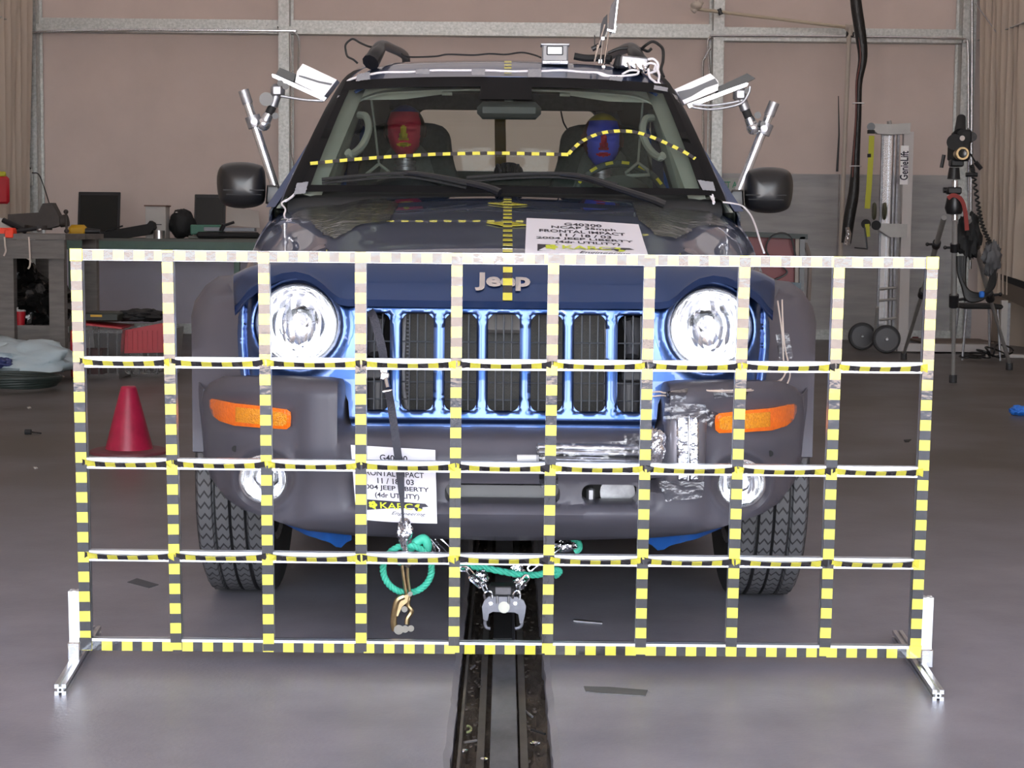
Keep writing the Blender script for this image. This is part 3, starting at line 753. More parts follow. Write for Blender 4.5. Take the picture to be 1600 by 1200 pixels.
# things below the benches
blob('bin_bag', 'crumpled shiny black bin bag slumped on the lower shelf', 'bag', (P(68, 505, Yw+0.3).x, Yw+0.35, zs+0.015), (0.42, 0.5, 0.30), 'bag', 1, 0.5, 3.0)
blob('bin_bag', 'taller black bin bag behind the bench leg beside the red cup', 'bag', (P(28, 470, Yw+0.7).x, Yw+0.75, zs+0.015), (0.40, 0.45, 0.46), 'bag', 9, 0.4, 2.5)
t = thing('paper_cup', 'red cup with a white rim on the lower bench shelf', 'cup', (P(29, 503, Yw+0.12).x, Yw+0.16, zs+0.015))
p = t.location; B().lathe([(0, 0), (0.032, 0), (0.042, 0.105), (0.04, 0.105)], p).make('cup', M['red'], t)
B().lathe([(0.0435, 0.1), (0.044, 0.13), (0.0, 0.13)], p).make('lid', M['card'], t)
blob('plastic_bag', 'pale crumpled plastic bag with a blue print on the floor under the bench', 'bag', (P(22, 590, 11.6).x, 11.75, 0), (0.75, 0.5, 0.27), 'cloth_bag', 5, 0.45, 1.8)
blob('blue_wrapper', 'small dark blue wrapper on the pale plastic bag', 'wrapper', (P(4, 566, 11.5).x, 11.5, 0.1), (0.14, 0.1, 0.07), mat('dark_blue_print', (0.03, 0.04, 0.14), 0.5), 6, 0.4, base=False)
b = B(); cc = PZ(22, 603, 0.02)
for k in range(5):
    b.tube([cc+Vector(((0.26+0.012*k)*cos(a)+0.01*sin(3*a+k), (0.22+0.01*k)*sin(a), 0.012+0.012*k+0.006*sin(2*a+k))) for a in [i*2*pi/40 for i in range(40)]], 0.012, 6, closed=True)
tag(center(b.make('coiled_hose', mat('dark_green_hose', (0.02, 0.03, 0.026), 0.5), smooth=60)), 'dark coiled hose lying on the floor by the pale bag', 'hose')
# storage crates
def crate(name, label, px0, px1, pyt, pyb, lidmat, lid_open, dz=0.33, dep=0.5):
    a = PZ(px0, pyb, 0); c = PZ(px1, pyb, 0); Y = (a.y+c.y)/2; h_ = P((px0+px1)/2, pyt, Y).z; w_ = c.x-a.x; cx = (a.x+c.x)/2
    t = thing(name, label, 'crate', (cx, Y+dep/2, 0)); tk = 0.006
    b = B(); i = 0.03
    vs = []
    for z, ins in ((0.0, i), (h_, 0.0)):
        for sx, sy in ((-1, -1), (1, -1), (1, 1), (-1, 1)): vs.append((cx+sx*(w_/2-ins), Y+dep/2+sy*(dep/2-ins), z))
    b.add(vs, [(0, 1, 2, 3), (0, 4, 5, 1), (1, 5, 6, 2), (2, 6, 7, 3), (3, 7, 4, 0)])
    bo = b.make('tub', M['bin'], t, smooth=0)
    b = B()
    for q in range(5): b.box((cx-w_/2+w_*(q+0.5)/5, Y-0.003, h_*0.52), (0.008, 0.01, h_*0.9))
    b.box((cx, Y-0.006, h_-0.012), (w_+0.02, 0.014, 0.024)); b.make('rim', M['bin'], bo, smooth=0)
    return t, cx, Y, w_, h_
t, cx, Y, w_, h_ = crate('storage_crate', 'clear plastic crate with red contents below the counter, left of the two', 118, 192, 515, 592, None, None)
b = B(); b.box((cx-w_/2-0.03, Y+0.25, h_*0.5), (0.03, 0.46, h_*0.98), bev=0.012); b.make('lid_flap', M['red'], t)
b = B(); b.box((cx-0.02, Y+0.30, h_+0.02), (w_*1.0, 0.40, 0.012), Matrix.Rotation(0.1, 3, 'Y')); b.make('lid_flap', M['red'], t)
b = B(); b.box((cx-0.06, Y+0.15, h_*0.33), (w_*0.45, 0.2, h_*0.5)); b.make('contents', mat('dull_red_contents', (0.14, 0.05, 0.05), 0.7), t)
t, cx, Y, w_, h_ = crate('storage_crate', 'clear plastic crate with a red lid flap hanging on its front, right of the two', 196, 268, 515, 590, None, None)
b = B(); q = [P(x, y, Y-0.03) for x, y in ((195, 516), (257, 504), (258, 551), (194, 552))]
b.add(q+[p+Vector((0, 0.015, 0)) for p in q], [(0, 1, 2, 3), (7, 6, 5, 4), (0, 4, 5, 1), (1, 5, 6, 2), (2, 6, 7, 3), (3, 7, 4, 0)])
for k in range(8):
    x = lerp(q[0].x, q[1].x, (k+0.5)/8); zb = q[3].z; b.box((x, Y-0.033, (q[0].z+zb)/2+0.01), (0.006, 0.008, (q[0].z-zb)*0.85))
b.make('lid_flap', M['red'], t, smooth=0)
b = B()
for k in range(9): b.tube([Vector((cx-0.05+0.05*cos(a+k)+0.05*(k % 4)-0.08, Y+0.1+0.05*sin(a*2), 0.045+0.025*sin(a+k))) for a in [i*2*pi/16 for i in range(16)]], 0.004, 5, closed=True)
b.make('contents', M['card'], t)
Yx = PZ(150, 592).y+0.25
t = thing('tool_case', 'flat dark tool case lying on top of the crates', 'case', (P(150, 500, Yx).x, Yx, P(150, 505, Yx).z))
a, c = P(128, 489, Yx-0.1), P(184, 503, Yx-0.1)
B().box(((a.x+c.x)/2, Yx+0.1, (a.z+c.z)/2), (c.x-a.x, 0.35, a.z-c.z), bev=0.01).make('shell', mat('case_black_green', (0.02, 0.026, 0.02), 0.5), t)
B().box(((a.x+c.x)/2-0.03, Yx-0.079, (a.z+c.z)/2+0.01), (0.08, 0.006, 0.015)).make('latch', M['yellow'], t)
blob('black_cloth', 'black cloth draped over the back of the crates', 'cloth', (P(212, 504, Yx).x, Yx+0.2, P(212, 505, Yx).z), (0.33, 0.3, 0.09), 'matt_black', 4, 0.4)
# cone
a = PZ(202, 707, 0); Yn = a.y
s_ = FPX/Yn
t = thing('traffic_cone', 'faded dark red traffic cone on the floor behind the grid frame', 'cone', (a.x, Yn, 0))
ht = P(202, 603, Yn).z
B().lathe([(0.0, ht), (0.028, ht), (0.034, ht-0.004), (0.037, ht-0.012), (0.052, ht*0.78), (0.083, ht*0.4), (0.106, 0.035), (0.11, 0.018)], (a.x, Yn, 0), n=48).make('cone_body', M['cone'], t)
b = B(); b.lathe([(0.105, 0.02), (0.16, 0.018), (0.18, 0.012), (0.181, 0.0), (0.0, 0.0)], (a.x, Yn, 0), n=48); b.make('base', mat('cone_base_dirty', (0.16, 0.04, 0.05), 0.6, var=0.3), t)
# floor scraps
def scrap(name, label, catg, pts, mt, h=0.003):
    b = B(); q = [PZ(x, y, 0) for x, y in pts]; n = len(q)
    b.add([Vector((p.x, p.y, h)) for p in q]+[Vector((p.x, p.y, 0.0)) for p in q], [tuple(range(n)), tuple(range(n, 2*n))[::-1]]+[(i, n+i, n+(i+1) % n, (i+1) % n) for i in range(n)])
    return tag(center(b.make(name, M[mt] if isinstance(mt, str) else mt, smooth=0)), label, catg)
mdt = mat('grey_floor_tape', (0.075, 0.078, 0.088), 0.6, var=0.1)
scrap('floor_tape', 'grey piece of tape stuck on the floor left of the left front tyre', 'tape', ((199, 910), (214, 904), (248, 914), (233, 919)), mdt, 0.0015)
scrap('floor_tape', 'worn grey tape strip stuck on the floor right of the trench', 'tape', ((912, 1073), (950, 1074), (1012, 1079), (1008, 1088), (940, 1084), (915, 1081)), mat('worn_floor_tape', (0.12, 0.125, 0.13), 0.7, var=0.2), 0.0015)
scrap('wire_offcut', 'thin pale wire offcut on the floor right of the trench behind the grid', 'wire', ((896, 969), (941, 973), (941, 975), (896, 971)), 'alu', 0.003)
b = B(); b.cyl(PZ(39, 675, 0.012), PZ(49, 675, 0.012), 0.014, n=8); b.cyl(PZ(49, 675, 0.008), PZ(64, 677, 0.008), 0.004, n=6)
tag(center(b.make('small_plug', M['matt_black'])), 'small black plug lying on the floor left of the traffic cone', 'plug')
blob('blue_rag', 'small bright blue scrap on the floor at the right picture edge', 'rag', PZ(1592, 649, 0), (0.11, 0.09, 0.055), 'blue_item', 2, 0.4)
scrap('leaf', 'small dark leaf on the floor right of the grid frame', 'leaf', ((1412, 688), (1424, 687), (1420, 691), (1414, 691)), 'matt_black')
for q in range(4):
    x, y = [(88, 586), (94, 588), (42, 637), (52, 731)][q]
    scrap('paper_scrap', ['white paper scrap by the bench leg, left of the pair', 'white paper scrap by the bench leg, right of the pair', 'pale flat scrap on the floor below the coiled hose', 'pale flat scrap on the floor left of the frame, nearest the camera'][q], 'scrap', ((x, y), (x+5, y-1), (x+7, y+1), (x+2, y+2)), 'card')

# =================================================================== BACKGROUND, RIGHT
# first aid cabinet
Yf = YB-0.16
t = thing('first_aid_cabinet', 'white first aid cabinet with green letters behind the right wing mirror', 'cabinet', P(1145, 300, Yf))
a, c = P(1104, 278, Yf), P(1192, 322, Yf)
B().box(((a.x+c.x)/2, Yf+0.05, (a.z+c.z)/2), (c.x-a.x, 0.1, a.z-c.z), bev=0.008).make('cabinet_body', mat('cabinet_cream', (0.36, 0.37, 0.34), 0.6), t)
vs, fs = text_geo('FIRST AID', 0.082, 0.0015, 0.001, sx=0.82)
pc = P(1139, 289, Yf-0.004); b = B(); b.add([(pc.x+x, pc.y-z, pc.z+y) for x, y, z in vs], fs); b.make('lettering', M['green_ink'], t, smooth=0, fix=False)
b = B()
for k in range(4): b.box(P(1171, 283+8*k, Yf-0.003), (0.028, 0.004, 0.034))
b.make('pictogram', M['green_ink'], t)

# maroon equipment cart behind the right fender
Ym = 9.2
t = thing('equipment_cart', 'maroon cart with a dark rim and a cable loop behind the right fender', 'cart', (P(1210, 500, Ym).x, Ym+0.25, 0))
def pr(b, pts, Y, d): b.prism([(P(x, y, Y).x, P(x, y, Y).z) for x, y in pts], Y, Y+d)
b = B(); pr(b, ((1160, 367), (1243, 367), (1242, 452), (1160, 452)), Ym+0.03, 0.02); b.make('panel', M['maroon'], t, smooth=0)
b = B(); pr(b, ((1150, 361), (1262, 366), (1262, 374), (1150, 369)), Ym-0.02, 0.3); b.make('top_rim', mat('dark_rim', (0.03, 0.04, 0.038), 0.6), t)
b = B(); pr(b, ((1243, 370), (1250, 370), (1249, 455), (1242, 455)), Ym, 0.02); b.make('pale_post', mat('pale_post', (0.30, 0.25, 0.21), 0.6), t)
b = B(); pr(b, ((1250, 370), (1258, 370), (1256, 455), (1249, 455)), Ym-0.02, 0.04); pr(b, ((1200, 450), (1256, 450), (1256, 455), (1200, 455)), Ym-0.03, 0.26); b.make('frame', M['black'], t, smooth=0)
b = B(); pr(b, ((1200, 455), (1250, 454), (1259, 478), (1252, 478), (1225, 464), (1200, 460)), Ym-0.02, 0.3); b.make('lower_panel', M['maroon'], t, smooth=0)
b = B(); b.tube(cat([P(1243, 400, Ym-0.02), P(1236, 372, Ym-0.02), P(1222, 364, Ym-0.02), P(1205, 370, Ym-0.02), P(1197, 388, Ym-0.02), P(1206, 405, Ym-0.02), P(1230, 425, Ym-0.02), P(1205, 440, Ym-0.02)], 6), 0.005, 6); b.make('cable', M['cord'], t)
b = B(); pr(b, ((1215, 447), (1232, 446), (1232, 451), (1215, 451)), Ym-0.04, 0.03); b.make('buckle', M['alu'], t, smooth=0)
b = B(); pr(b, ((1233, 441), (1252, 442), (1252, 451), (1233, 451)), Ym-0.04, 0.05); b.make('device', mat('blue_grey_device', (0.06, 0.09, 0.11), 0.5), t, smooth=0)
b = B(); b.tube(cat([P(1258, 380, Ym+0.1), P(1264, 400, Ym+0.1), P(1265, 430, Ym+0.1), P(1263, 470, Ym+0.1)], 5), 0.012, 8); b.make('handle', mat('taupe_tube', (0.16, 0.13, 0.115), 0.4), t)
b = B()
for x in (1170, 1250):
    for d in (0.03, 0.27): p = P(x, 500, Ym+d); b.cyl((p.x, p.y, 0.0), (p.x, p.y, 0.66), 0.014, n=8)
b.make_each('leg', M['black'], t)

# material lift
a = PZ(1387, 551, 0); Yl = a.y
t = thing('material_lift', 'tall aluminium material lift with winch, two wheels and a yellow strap', 'lift', (P(1395, 552, Yl).x, Yl, 0))
al = mat('dull_aluminium', (0.38, 0.37, 0.36), 0.45, 0.45, var=0.1, scale=10)
pale = mat('pale_lift_post', (0.50, 0.47, 0.46), 0.5)
def pz(x, y, Y=None): p = P(x, y, Y or Yl); return p
def post(b, px, w_, py0, py1, Y, d=0.04):
    p0 = P(px, py0, Y); p1 = P(px, py1, Y); b.box(((p0.x+p1.x)/2, Y, (p0.z+p1.z)/2), (w_, d, abs(p0.z-p1.z)))
b = B(); post(b, 1414, 0.085, 206, 548, Yl, 0.07); b.make('mast', pale, t, smooth=0)
b = B(); post(b, 1380, 0.045, 205, 530, Yl+0.12); post(b, 1387, 0.02, 205, 530, Yl+0.1); b.make('mast', M['white_tube'], t, smooth=0)
b = B(); post(b, 1393, 0.012, 205, 530, Yl+0.14); post(b, 1374, 0.01, 205, 530, Yl+0.14); post(b, 1399, 0.02, 205, 530, Yl+0.16); b.make('mast_rail', M['steel'], t, smooth=0)
b = B(); pr(b, ((1361, 193), (1392, 194), (1423, 192), (1422, 209), (1395, 210), (1372, 209), (1362, 201)), Yl-0.05, 0.09); b.cyl(P(1389, 189, Yl-0.03), P(1391, 199, Yl-0.03), 0.02, n=10); b.make('head_bracket', al, t, smooth=20)
b = B(); b.cyl(P(1361, 198, Yl-0.06), P(1361, 198, Yl+0.04), 0.035, n=18); b.make('pulley', M['black'], t)
b = B(); pr(b, ((1375, 349), (1418, 350), (1417, 371), (1392, 371), (1374, 360)), Yl-0.05, 0.1); b.make('carriage', al, t, smooth=20)
for k, (x, y) in enumerate(((1353, 350), (1369, 352))):
    B().cyl(P(x, y, Yl-0.09), P(x, y, Yl-0.03), 0.042, n=20).make('winch_wheel', M['matt_black'], t)
gd = mat('brass_green_disc', (0.10, 0.10, 0.06), 0.5, 0.5)
b = B(); 
for x in (1366, 1382):
    b.lathe([(0, -0.012), (0.035, -0.012), (0.04, 0), (0.035, 0.012), (0, 0.012)], (0, 0, 0), axis='x', n=24)
    p = P(x, 330, Yl-0.02)
    for i in range(len(b.v)-120, len(b.v)): b.v[i] = Vector((b.v[i].x, b.v[i].y*1.3, b.v[i].z*2.0))+p
b.make('winch_drum', gd, t)
b = B(); b.tube([P(1351, 355, Yl-0.1), P(1353, 370, Yl-0.1), P(1355, 388, Yl-0.1)], 0.008, 6); b.cyl(P(1335, 387, Yl-0.1), P(1356, 389, Yl-0.1), 0.006, n=6); b.make('crank', M['black'], t)
b = B(); b.ribbon([P(1362, 212, Yl-0.05), P(1361, 240, Yl-0.05), P(1358, 290, Yl-0.05), P(1355, 326, Yl-0.05)], 0.048, (0, -1, 0), 0.003); b.ribbon([P(1355, 350, Yl-0.1), P(1356, 370, Yl-0.1)], 0.04, (0, -1, 0), 0.003); b.make('strap', M['lift_yellow'], t)
b = B(); b.box(P(1358, 243, Yl-0.056), (0.03, 0.012, 0.03)); b.box(P(1361, 206, Yl-0.06), (0.06, 0.03, 0.03)); b.make('strap_hook', M['matt_black'], t)
b = B(); a, c = P(1414, 259, Yl-0.04), P(1414, 259, Yl-0.04); b.box(P(1413, 258, Yl-0.038), (0.07, 0.004, 0.34)); lb = b.make('label_plate', M['white'], t, smooth=0)
vs, fs = text_geo('GenieLift', 0.095, 0.002, 0.001, sx=0.72)
p = P(1413.5, 259, Yl-0.043); b = B(); b.add([(p.x-y, p.y-z, p.z+x) for x, y, z in vs], fs); b.make('lettering', M['ink'], lb, smooth=0, fix=False)
hub = mat('grey_wheel_disc', (0.13, 0.13, 0.14), 0.5)
for (x, y, r, dy) in ((1385, 529, 0.125, -0.08), (1347, 523, 0.125, 0.30)):
    p = P(x, y, Yl+dy); p.z = 0.126
    wb = B().lathe([(r-0.022, -0.022), (r-0.006, -0.022), (r, -0.01), (r, 0.01), (r-0.006, 0.022), (r-0.022, 0.022)], p, axis='y', n=40).make('wheel', M['rubber'], t)
    B().lathe([(0, -0.024), (0.02, -0.026), (0.022, -0.016), (r-0.03, -0.012), (r-0.02, -0.02), (r-0.02, 0.02), (0, 0.015)], p, axis='y', n=40).make('disc', hub, wb)
    B().lathe([(0, -0.03), (0.012, -0.03), (0.012, -0.02)], p, axis='y', n=14).make('hub', M['white_tube'], wb)
b = B(); p0 = P(1400, 548, Yl); b.box((p0.x+0.02, Yl+0.05, 0.11), (0.16, 0.1, 0.2), bev=0.01)
for dy in (-0.02, 0.5):
    x1 = P(1545, 545, Yl).x; b.box(((p0.x+x1)/2, Yl+dy, 0.05), (x1-p0.x, 0.06, 0.07), bev=0.005)
b.make('base_leg', pale, t)
b = B(); x1 = P(1550, 545, Yl).x; b.box(((p0.x+x1)/2+0.12, Yl+0.25, 0.095), (x1-p0.x-0.2, 0.5, 0.015)); b.make('platform', mat('plywood_platform', (0.15, 0.115, 0.095), 0.8), t)
b = B()
for y in (452, 470, 500): b.cyl(P(1374, y, Yl+0.05), P(1400, y-3, Yl+0.05), 0.012, n=8)
b.cyl(P(1371, 480, Yl-0.02), P(1366, 532, Yl+0.1), 0.014, n=8); b.make('cross_link', al, t)

# film camera on tripod
Yt = 11.9
t = thing('camera_tripod', 'silver and black tripod with a black film camera by the right column', 'tripod', (P(1500, 590, Yt).x, Yt, 0))
apex = P(1492, 330, Yt)
feet = [PZ(1489, 598, 0), PZ(1577, 578, 0), PZ(1412, 562, 0)]
tops = [P(1492, 345, Yt-0.05), P(1513, 340, Yt+0.05), P(1475, 340, Yt+0.08)]
for f, tp in zip(feet, tops):
    b = B(); mid = tp.lerp(f, 0.48); b.cyl(tp, mid, 0.019, n=12); b.cyl(mid, f+Vector((0, 0, 0.05)), 0.014, n=12); lg = b.make('leg', al, t)
    b = B(); b.cyl(mid-(f-tp).normalized()*0.04, mid+(f-tp).normalized()*0.05, 0.034, n=12); b.cyl(mid, mid+Vector((0.07, -0.02, 0.01)), 0.01, n=8); b.ball(mid+Vector((0.075, -0.02, 0.01)), 0.016, n=10); b.make('collar', M['black'], lg); b = B()
    m2 = tp.lerp(f, 0.16); b.cyl(m2-(f-tp).normalized()*0.03, m2+(f-tp).normalized()*0.03, 0.03, n=12); b.cyl(m2, m2+Vector((-0.06, 0, 0)), 0.009, n=8); b.ball(m2+Vector((-0.065, 0, 0)), 0.014, n=10); b.make('collar', M['black'], lg)
    b = B(); b.cyl(f, f+Vector((0, 0, 0.055)), 0.027, n=12); b.make('rubber_foot', M['rubber'], lg)
b = B(); b.cyl(P(1492, 345, Yt), P(1492, 282, Yt), 0.022, n=12); b.cyl(P(1514, 200, Yt+0.02), P(1513, 380, Yt+0.1), 0.008, n=8); b.make('centre_column', M['white_tube'], t)
b = B(); b.lathe([(0, 0.09), (0.05, 0.08), (0.065, 0.0), (0.05, -0.04), (0, -0.05)], P(1491, 325, Yt), n=20); b.box(P(1490, 298, Yt), (0.1, 0.07, 0.05), bev=0.01); b.cyl(P(1480, 297, Yt), P(1474, 297, Yt), 0.02, n=10); b.make('shoulder', M['black'], t)
b = B(); b.cyl(P(1490, 280, Yt), P(1491, 262, Yt), 0.045, 0.035, n=16); b.box(P(1494, 255, Yt), (0.09, 0.08, 0.05), bev=0.01); b.cyl(P(1509, 273, Yt), P(1527, 273, Yt), 0.016, n=10); b.make('pan_head', M['black'], t)
b = B(); b.cyl(P(1475, 242, Yt), P(1471, 262, Yt), 0.013, n=8); b.cyl(P(1516, 240, Yt), P(1524, 253, Yt), 0.006, n=8); b.cyl(P(1524, 253, Yt), P(1533, 264, Yt), 0.016, n=8); b.make('pan_handle', M['black'], t)
b = B(); b.ribbon(cat([P(1481, 310, Yt-0.07), P(1490, 305, Yt-0.07), P(1502, 312, Yt-0.07), P(1508, 330, Yt-0.07), P(1511, 360, Yt-0.08)], 5), 0.028, (0, -1, 0), 0.004); b.make('strap', mat('dull_red_strap', (0.25, 0.03, 0.025), 0.7), t)
t2 = thing('film_camera', 'black high-speed film camera with a brass-ringed lens on the tripod', 'camera', P(1500, 250, Yt))
b = B(); b.box(P(1498, 235, Yt+0.02), (0.11, 0.2, 0.15), bev=0.015); b.box(P(1503, 215, Yt+0.03), (0.1, 0.22, 0.1), bev=0.02); b.cyl(P(1500, 208, Yt-0.02), P(1502, 184, Yt+0.1), 0.04, 0.03, n=14); b.cyl(P(1492, 222, Yt-0.09), P(1492, 222, Yt+0.1), 0.055, n=18); b.make('camera_body', M['matt_black'], t2)
b = B(); p = P(1503, 240, Yt-0.15); b.lathe([(0.03, -0.02), (0.043, -0.02), (0.044, 0.02), (0.036, 0.09)], p, axis='y', n=24); b.make('lens_ring', M['brass'], t2)
b = B(); b.lathe([(0, 0.0), (0.03, -0.005)], p, axis='y', n=24); b.make('lens', M['screen'], t2)
b = B(); p = P(1503, 216, Yt-0.1); b.lathe([(0, -0.01), (0.018, -0.01), (0.02, 0.06)], p, axis='y', n=20); b.make('viewfinder_lens', M['chrome'], t2)
b = B(); p = P(1518, 214, Yt-0.05); b.lathe([(0, -0.02), (0.032, -0.02), (0.032, 0.1), (0, 0.1)], p, axis='y', n=20); b.make('motor', M['black'], t2)
b = B(); pp = cat([P(1518, 258, Yt), P(1521, 275, Yt), P(1528, 320, Yt), P(1534, 350, Yt), P(1545, 375, Yt), P(1553, 390, Yt), P(1556, 402, Yt)], 26)
b.tube([p+Vector((0.013*cos(i*1.25), 0.013*sin(i*1.25), 0)) for i, p in enumerate(pp)], 0.007, 6)
tag(center(b.make('coiled_cable', M['cord'])), 'long black coiled cable hanging from the film camera', 'cable')
blob('cable_tangle', 'tangle of black cable and gear hanging between the tripod legs', 'cable', P(1512, 402, Yt+0.12), (0.16, 0.12, 0.30), 'matt_black', 8, 0.5, 3, base=False)
b = B()
for k in range(4): b.tube(cat([P(1498+3*k, 400, Yt), P(1500+2*k, 430+3*k, Yt), P(1512, 455+4*k, Yt-0.02), P(1534, 460+2*k, Yt-0.02), P(1551-2*k, 448, Yt), P(1553-k, 425, Yt), P(1543, 400+3*k, Yt), P(1540, 395, Yt)], 6), 0.017, 7)
tag(center(b.make('cable_loop', M['cord'])), 'thick loop of black cable hung low on the tripod', 'cable')
item('cable_tie', 'small bright blue tie around the cable loop', 'tie', lambda b: b.box(P(1534, 460, Yt-0.06), (0.035, 0.03, 0.045), bev=0.008), 'blue_item')
blob('belt_pack', 'small grey and orange gear pack hung at the right of the tripod', 'pack', P(1549, 428, Yt), (0.12, 0.1, 0.22), mat('grey_pack', (0.08, 0.08, 0.085), 0.6), 12, 0.4, 3, base=False)
# right wall furniture
Yr = 15.0
t = thing('wall_shelf', 'long tan shelf board with a black cushioned edge along the right wall', 'shelf', P(1590, 450, Yr))
def band(pts, Y0, Y1, th): 
    b = B(); n = len(pts)
    q = [P(x, y, lerp(Y0, Y1, (x-1548)/60.0)) for x, y in pts]; q2 = [p+Vector((0.03, th, 0)) for p in q]
    b.add(q+q2, [tuple(range(n)), tuple(range(n, 2*n))[::-1]]+[(i, n+i, n+(i+1) % n, (i+1) % n) for i in range(n)]); return b
band(((1557, 426), (1612, 444), (1612, 456), (1557, 435)), 16.6, 15.2, 0.1).make('cushion', M['matt_black'], t, smooth=0)
band(((1556, 435), (1612, 456), (1612, 486), (1556, 460)), 16.6, 15.2, 0.06).make('board', mat('tan_board', (0.20, 0.16, 0.13), 0.7), t, smooth=0)
b = B(); b.box((XR-0.3, 16.9, 0.22), (0.06, 0.06, 0.44)); b.box((XR-0.3, 15.6, 0.22), (0.06, 0.06, 0.44)); b.make_each('bracket', M['steel'], t)
t = thing('stand', 'white upright stand on a flat foot under the right wall shelf', 'stand', PZ(1566, 558, 0)); p = PZ(1566, 558, 0)
B().box((p.x, p.y, 0.25), (0.055, 0.04, 0.48)).make('upright', M['card'], t); B().box((p.x, p.y, 0.012), (0.36, 0.12, 0.024)).make('foot', M['card'], t)
Ys = 14.6
t = thing('low_stool', 'low dark stool standing behind the tripod legs', 'stool', (P(1528, 530, Ys).x, Ys, 0)); p = P(1528, 478, Ys)
B().box((p.x, Ys, p.z), (0.34, 0.34, 0.04), bev=0.015).make('seat', M['matt_black'], t)
for sx in (-1, 1):
    for sy in (-1, 1): B().cyl((p.x+sx*0.13, Ys+sy*0.13, p.z), (p.x+sx*0.16, Ys+sy*0.16, 0), 0.011, n=8).make('leg', M['steel'], t)
b = B()
for k in range(6): b.tube([p+Vector((0.05*k-0.1+0.08*cos(a), -0.18+0.1*sin(a*2+k), -p.z+0.03+0.02*k*(1+cos(a+k))*0.5)) for a in [i*2*pi/20 for i in range(20)]], 0.008, 6, closed=True)
tag(center(b.make('cable_pile', M['cord'])), 'pile of black cables on the floor before the low stool', 'cable')
item('power_adapter', 'small dark red and grey plug box on the floor behind the tripod', 'adapter', lambda b: b.box((P(1482, 515, 15.0).x, 16.2, 0.045), (0.055, 0.05, 0.09), bev=0.006), 'maroon')
# =================================================================== THE CAR
YA = 5.0                     # front axle
car = thing('car', 'dark blue off-road car with a seven-slot grille, test tape and two round headlights', 'car', (0, 6.4, 0))
PL = [(0, 0), (120, 0.004), (235, 0.018), (300, 0.035), (350, 0.062), (400, 0.115), (430, 0.17), (450, 0.24), (466, 0.33), (480, 0.42)]
_px = np.array([p[0] for p in PL], float); _py = np.array([p[1] for p in PL], float)
_fx = np.arange(0, 520, 2.0); _fy = np.interp(_fx, _px, _py)
_k = np.ones(15)/15; _fy2 = np.convolve(np.pad(_fy, 7, mode='reflect'), _k, 'valid')
def plan(u): return float(np.interp(abs(u), _fx, _fy2))
Y0 = 4.24
HX, HV = 322.0, 510.0        # headlight centre
def car_sheet(name, outline, holes, Ff, res, thick, mt, parent, **k):
    return sheet(name, outline, holes, lambda u, v: C(u, v, Ff(u, v)), res, thick, mt, parent, **k)
def mirror(left):            # left half outline given as (|u|, v) from top centre to bottom centre
    return [(-u, v) for u, v in left]+[(u, v) for u, v in left[::-1] if u > 0.01]

# ---------------- bumper
def Fbump(u, v):
    a = abs(u); y = Y0+plan(a)
    pod = sm(a, 236, 262)                       # 0 centre, 1 corner pods
    top = 1-sm(v, 662, 692)
    y += (1-pod)*0.085*top
    y += (1-pod)*0.02*(1-sm(v, 690, 720))
    y += 0.022*pod*(-1)*(1-sm(v, 700, 790))*(1-sm(a, 330, 400))
    y += pod*0.045*(1-sm(v, 586, 618))*(1.0)
    if v < 670: y += 0.10*(1-sm(a, 236, 258))*(1-sm(v, 655, 672))
    rec = sm(a, 302, 330)*sm(v, 600, 630)*(1-sm(v, 800, 830))*(1-sm(a, 440, 466))
    y += 0.022*rec
    # recess around the lower slots, and the ridge under them
    cen = (1-sm(a, 225, 250))
    y += cen*0.020*sm(v, 738, 752)*(1-sm(v, 786, 796))
    y -= cen*0.010*exp(-((v-803)/9.0)**2)
    y += 0.10*sm(v, 806, 850)**1.3
    y += 0.05*sm(a, 330, 420)*sm(v, 770, 810)
    # pockets round the fog lamps
    d = sqrt((a-373)**2+(v-752)**2)
    y -= 0.012*exp(-((d-50)/7.0)**2)
    y += 0.012*(1-sm(d, 38, 48))
    # pocket round the indicators
    dx = max(0, abs(a-394)-62); dv = max(0, abs(v-650-0.03*(394-a))-16); dd = sqrt(dx*dx+dv*dv)
    y += 0.010*(1-sm(dd, 1, 9))
    return y
half = [(0, 665), (120, 664.5), (233, 660), (238, 650), (240, 628), (247, 606), (256, 600), (275, 597), (340, 594), (400, 592), (440, 594), (458, 602), (468, 616), (471, 640), (470, 675), (463, 717),
        (450, 757), (430, 784), (405, 800), (372, 811), (340, 822), (303, 832), (230, 839), (120, 843), (0, 845)]
def oblong(x0, x1, y0, y1, r): return rrect((x0+x1)/2, (y0+y1)/2, x1-x0, y1-y0, r)
holes = [oblong(-90, 90, 756, 787, 13), oblong(124, 214, 756, 787, 13), oblong(-214, -124, 756, 787, 13)]
for s in (-1, 1): holes.append(circ(s*373, 752, 37, 40))
ex = []
for h in holes[:3]:
    cx = sum(p[0] for p in h)/len(h); cy = sum(p[1] for p in h)/len(h)
    for g in (3, 6): ex += [(p[0]+(1 if p[0] > cx else -1)*g, p[1]+(1 if p[1] > cy else -1)*g) for p in h]
for s in (-1, 1):
    for r in (40, 44, 47, 50, 54, 58): ex += circ(s*373, 752, r, 44)
bump = car_sheet('bumper', mirror(half), holes, Fbump, 8.0, lambda p: Vector((0, 0.10 if abs(p.x) < 0.62 else 0.05, 0.0)), M['plastic'], car, extra=ex, smooth=50)
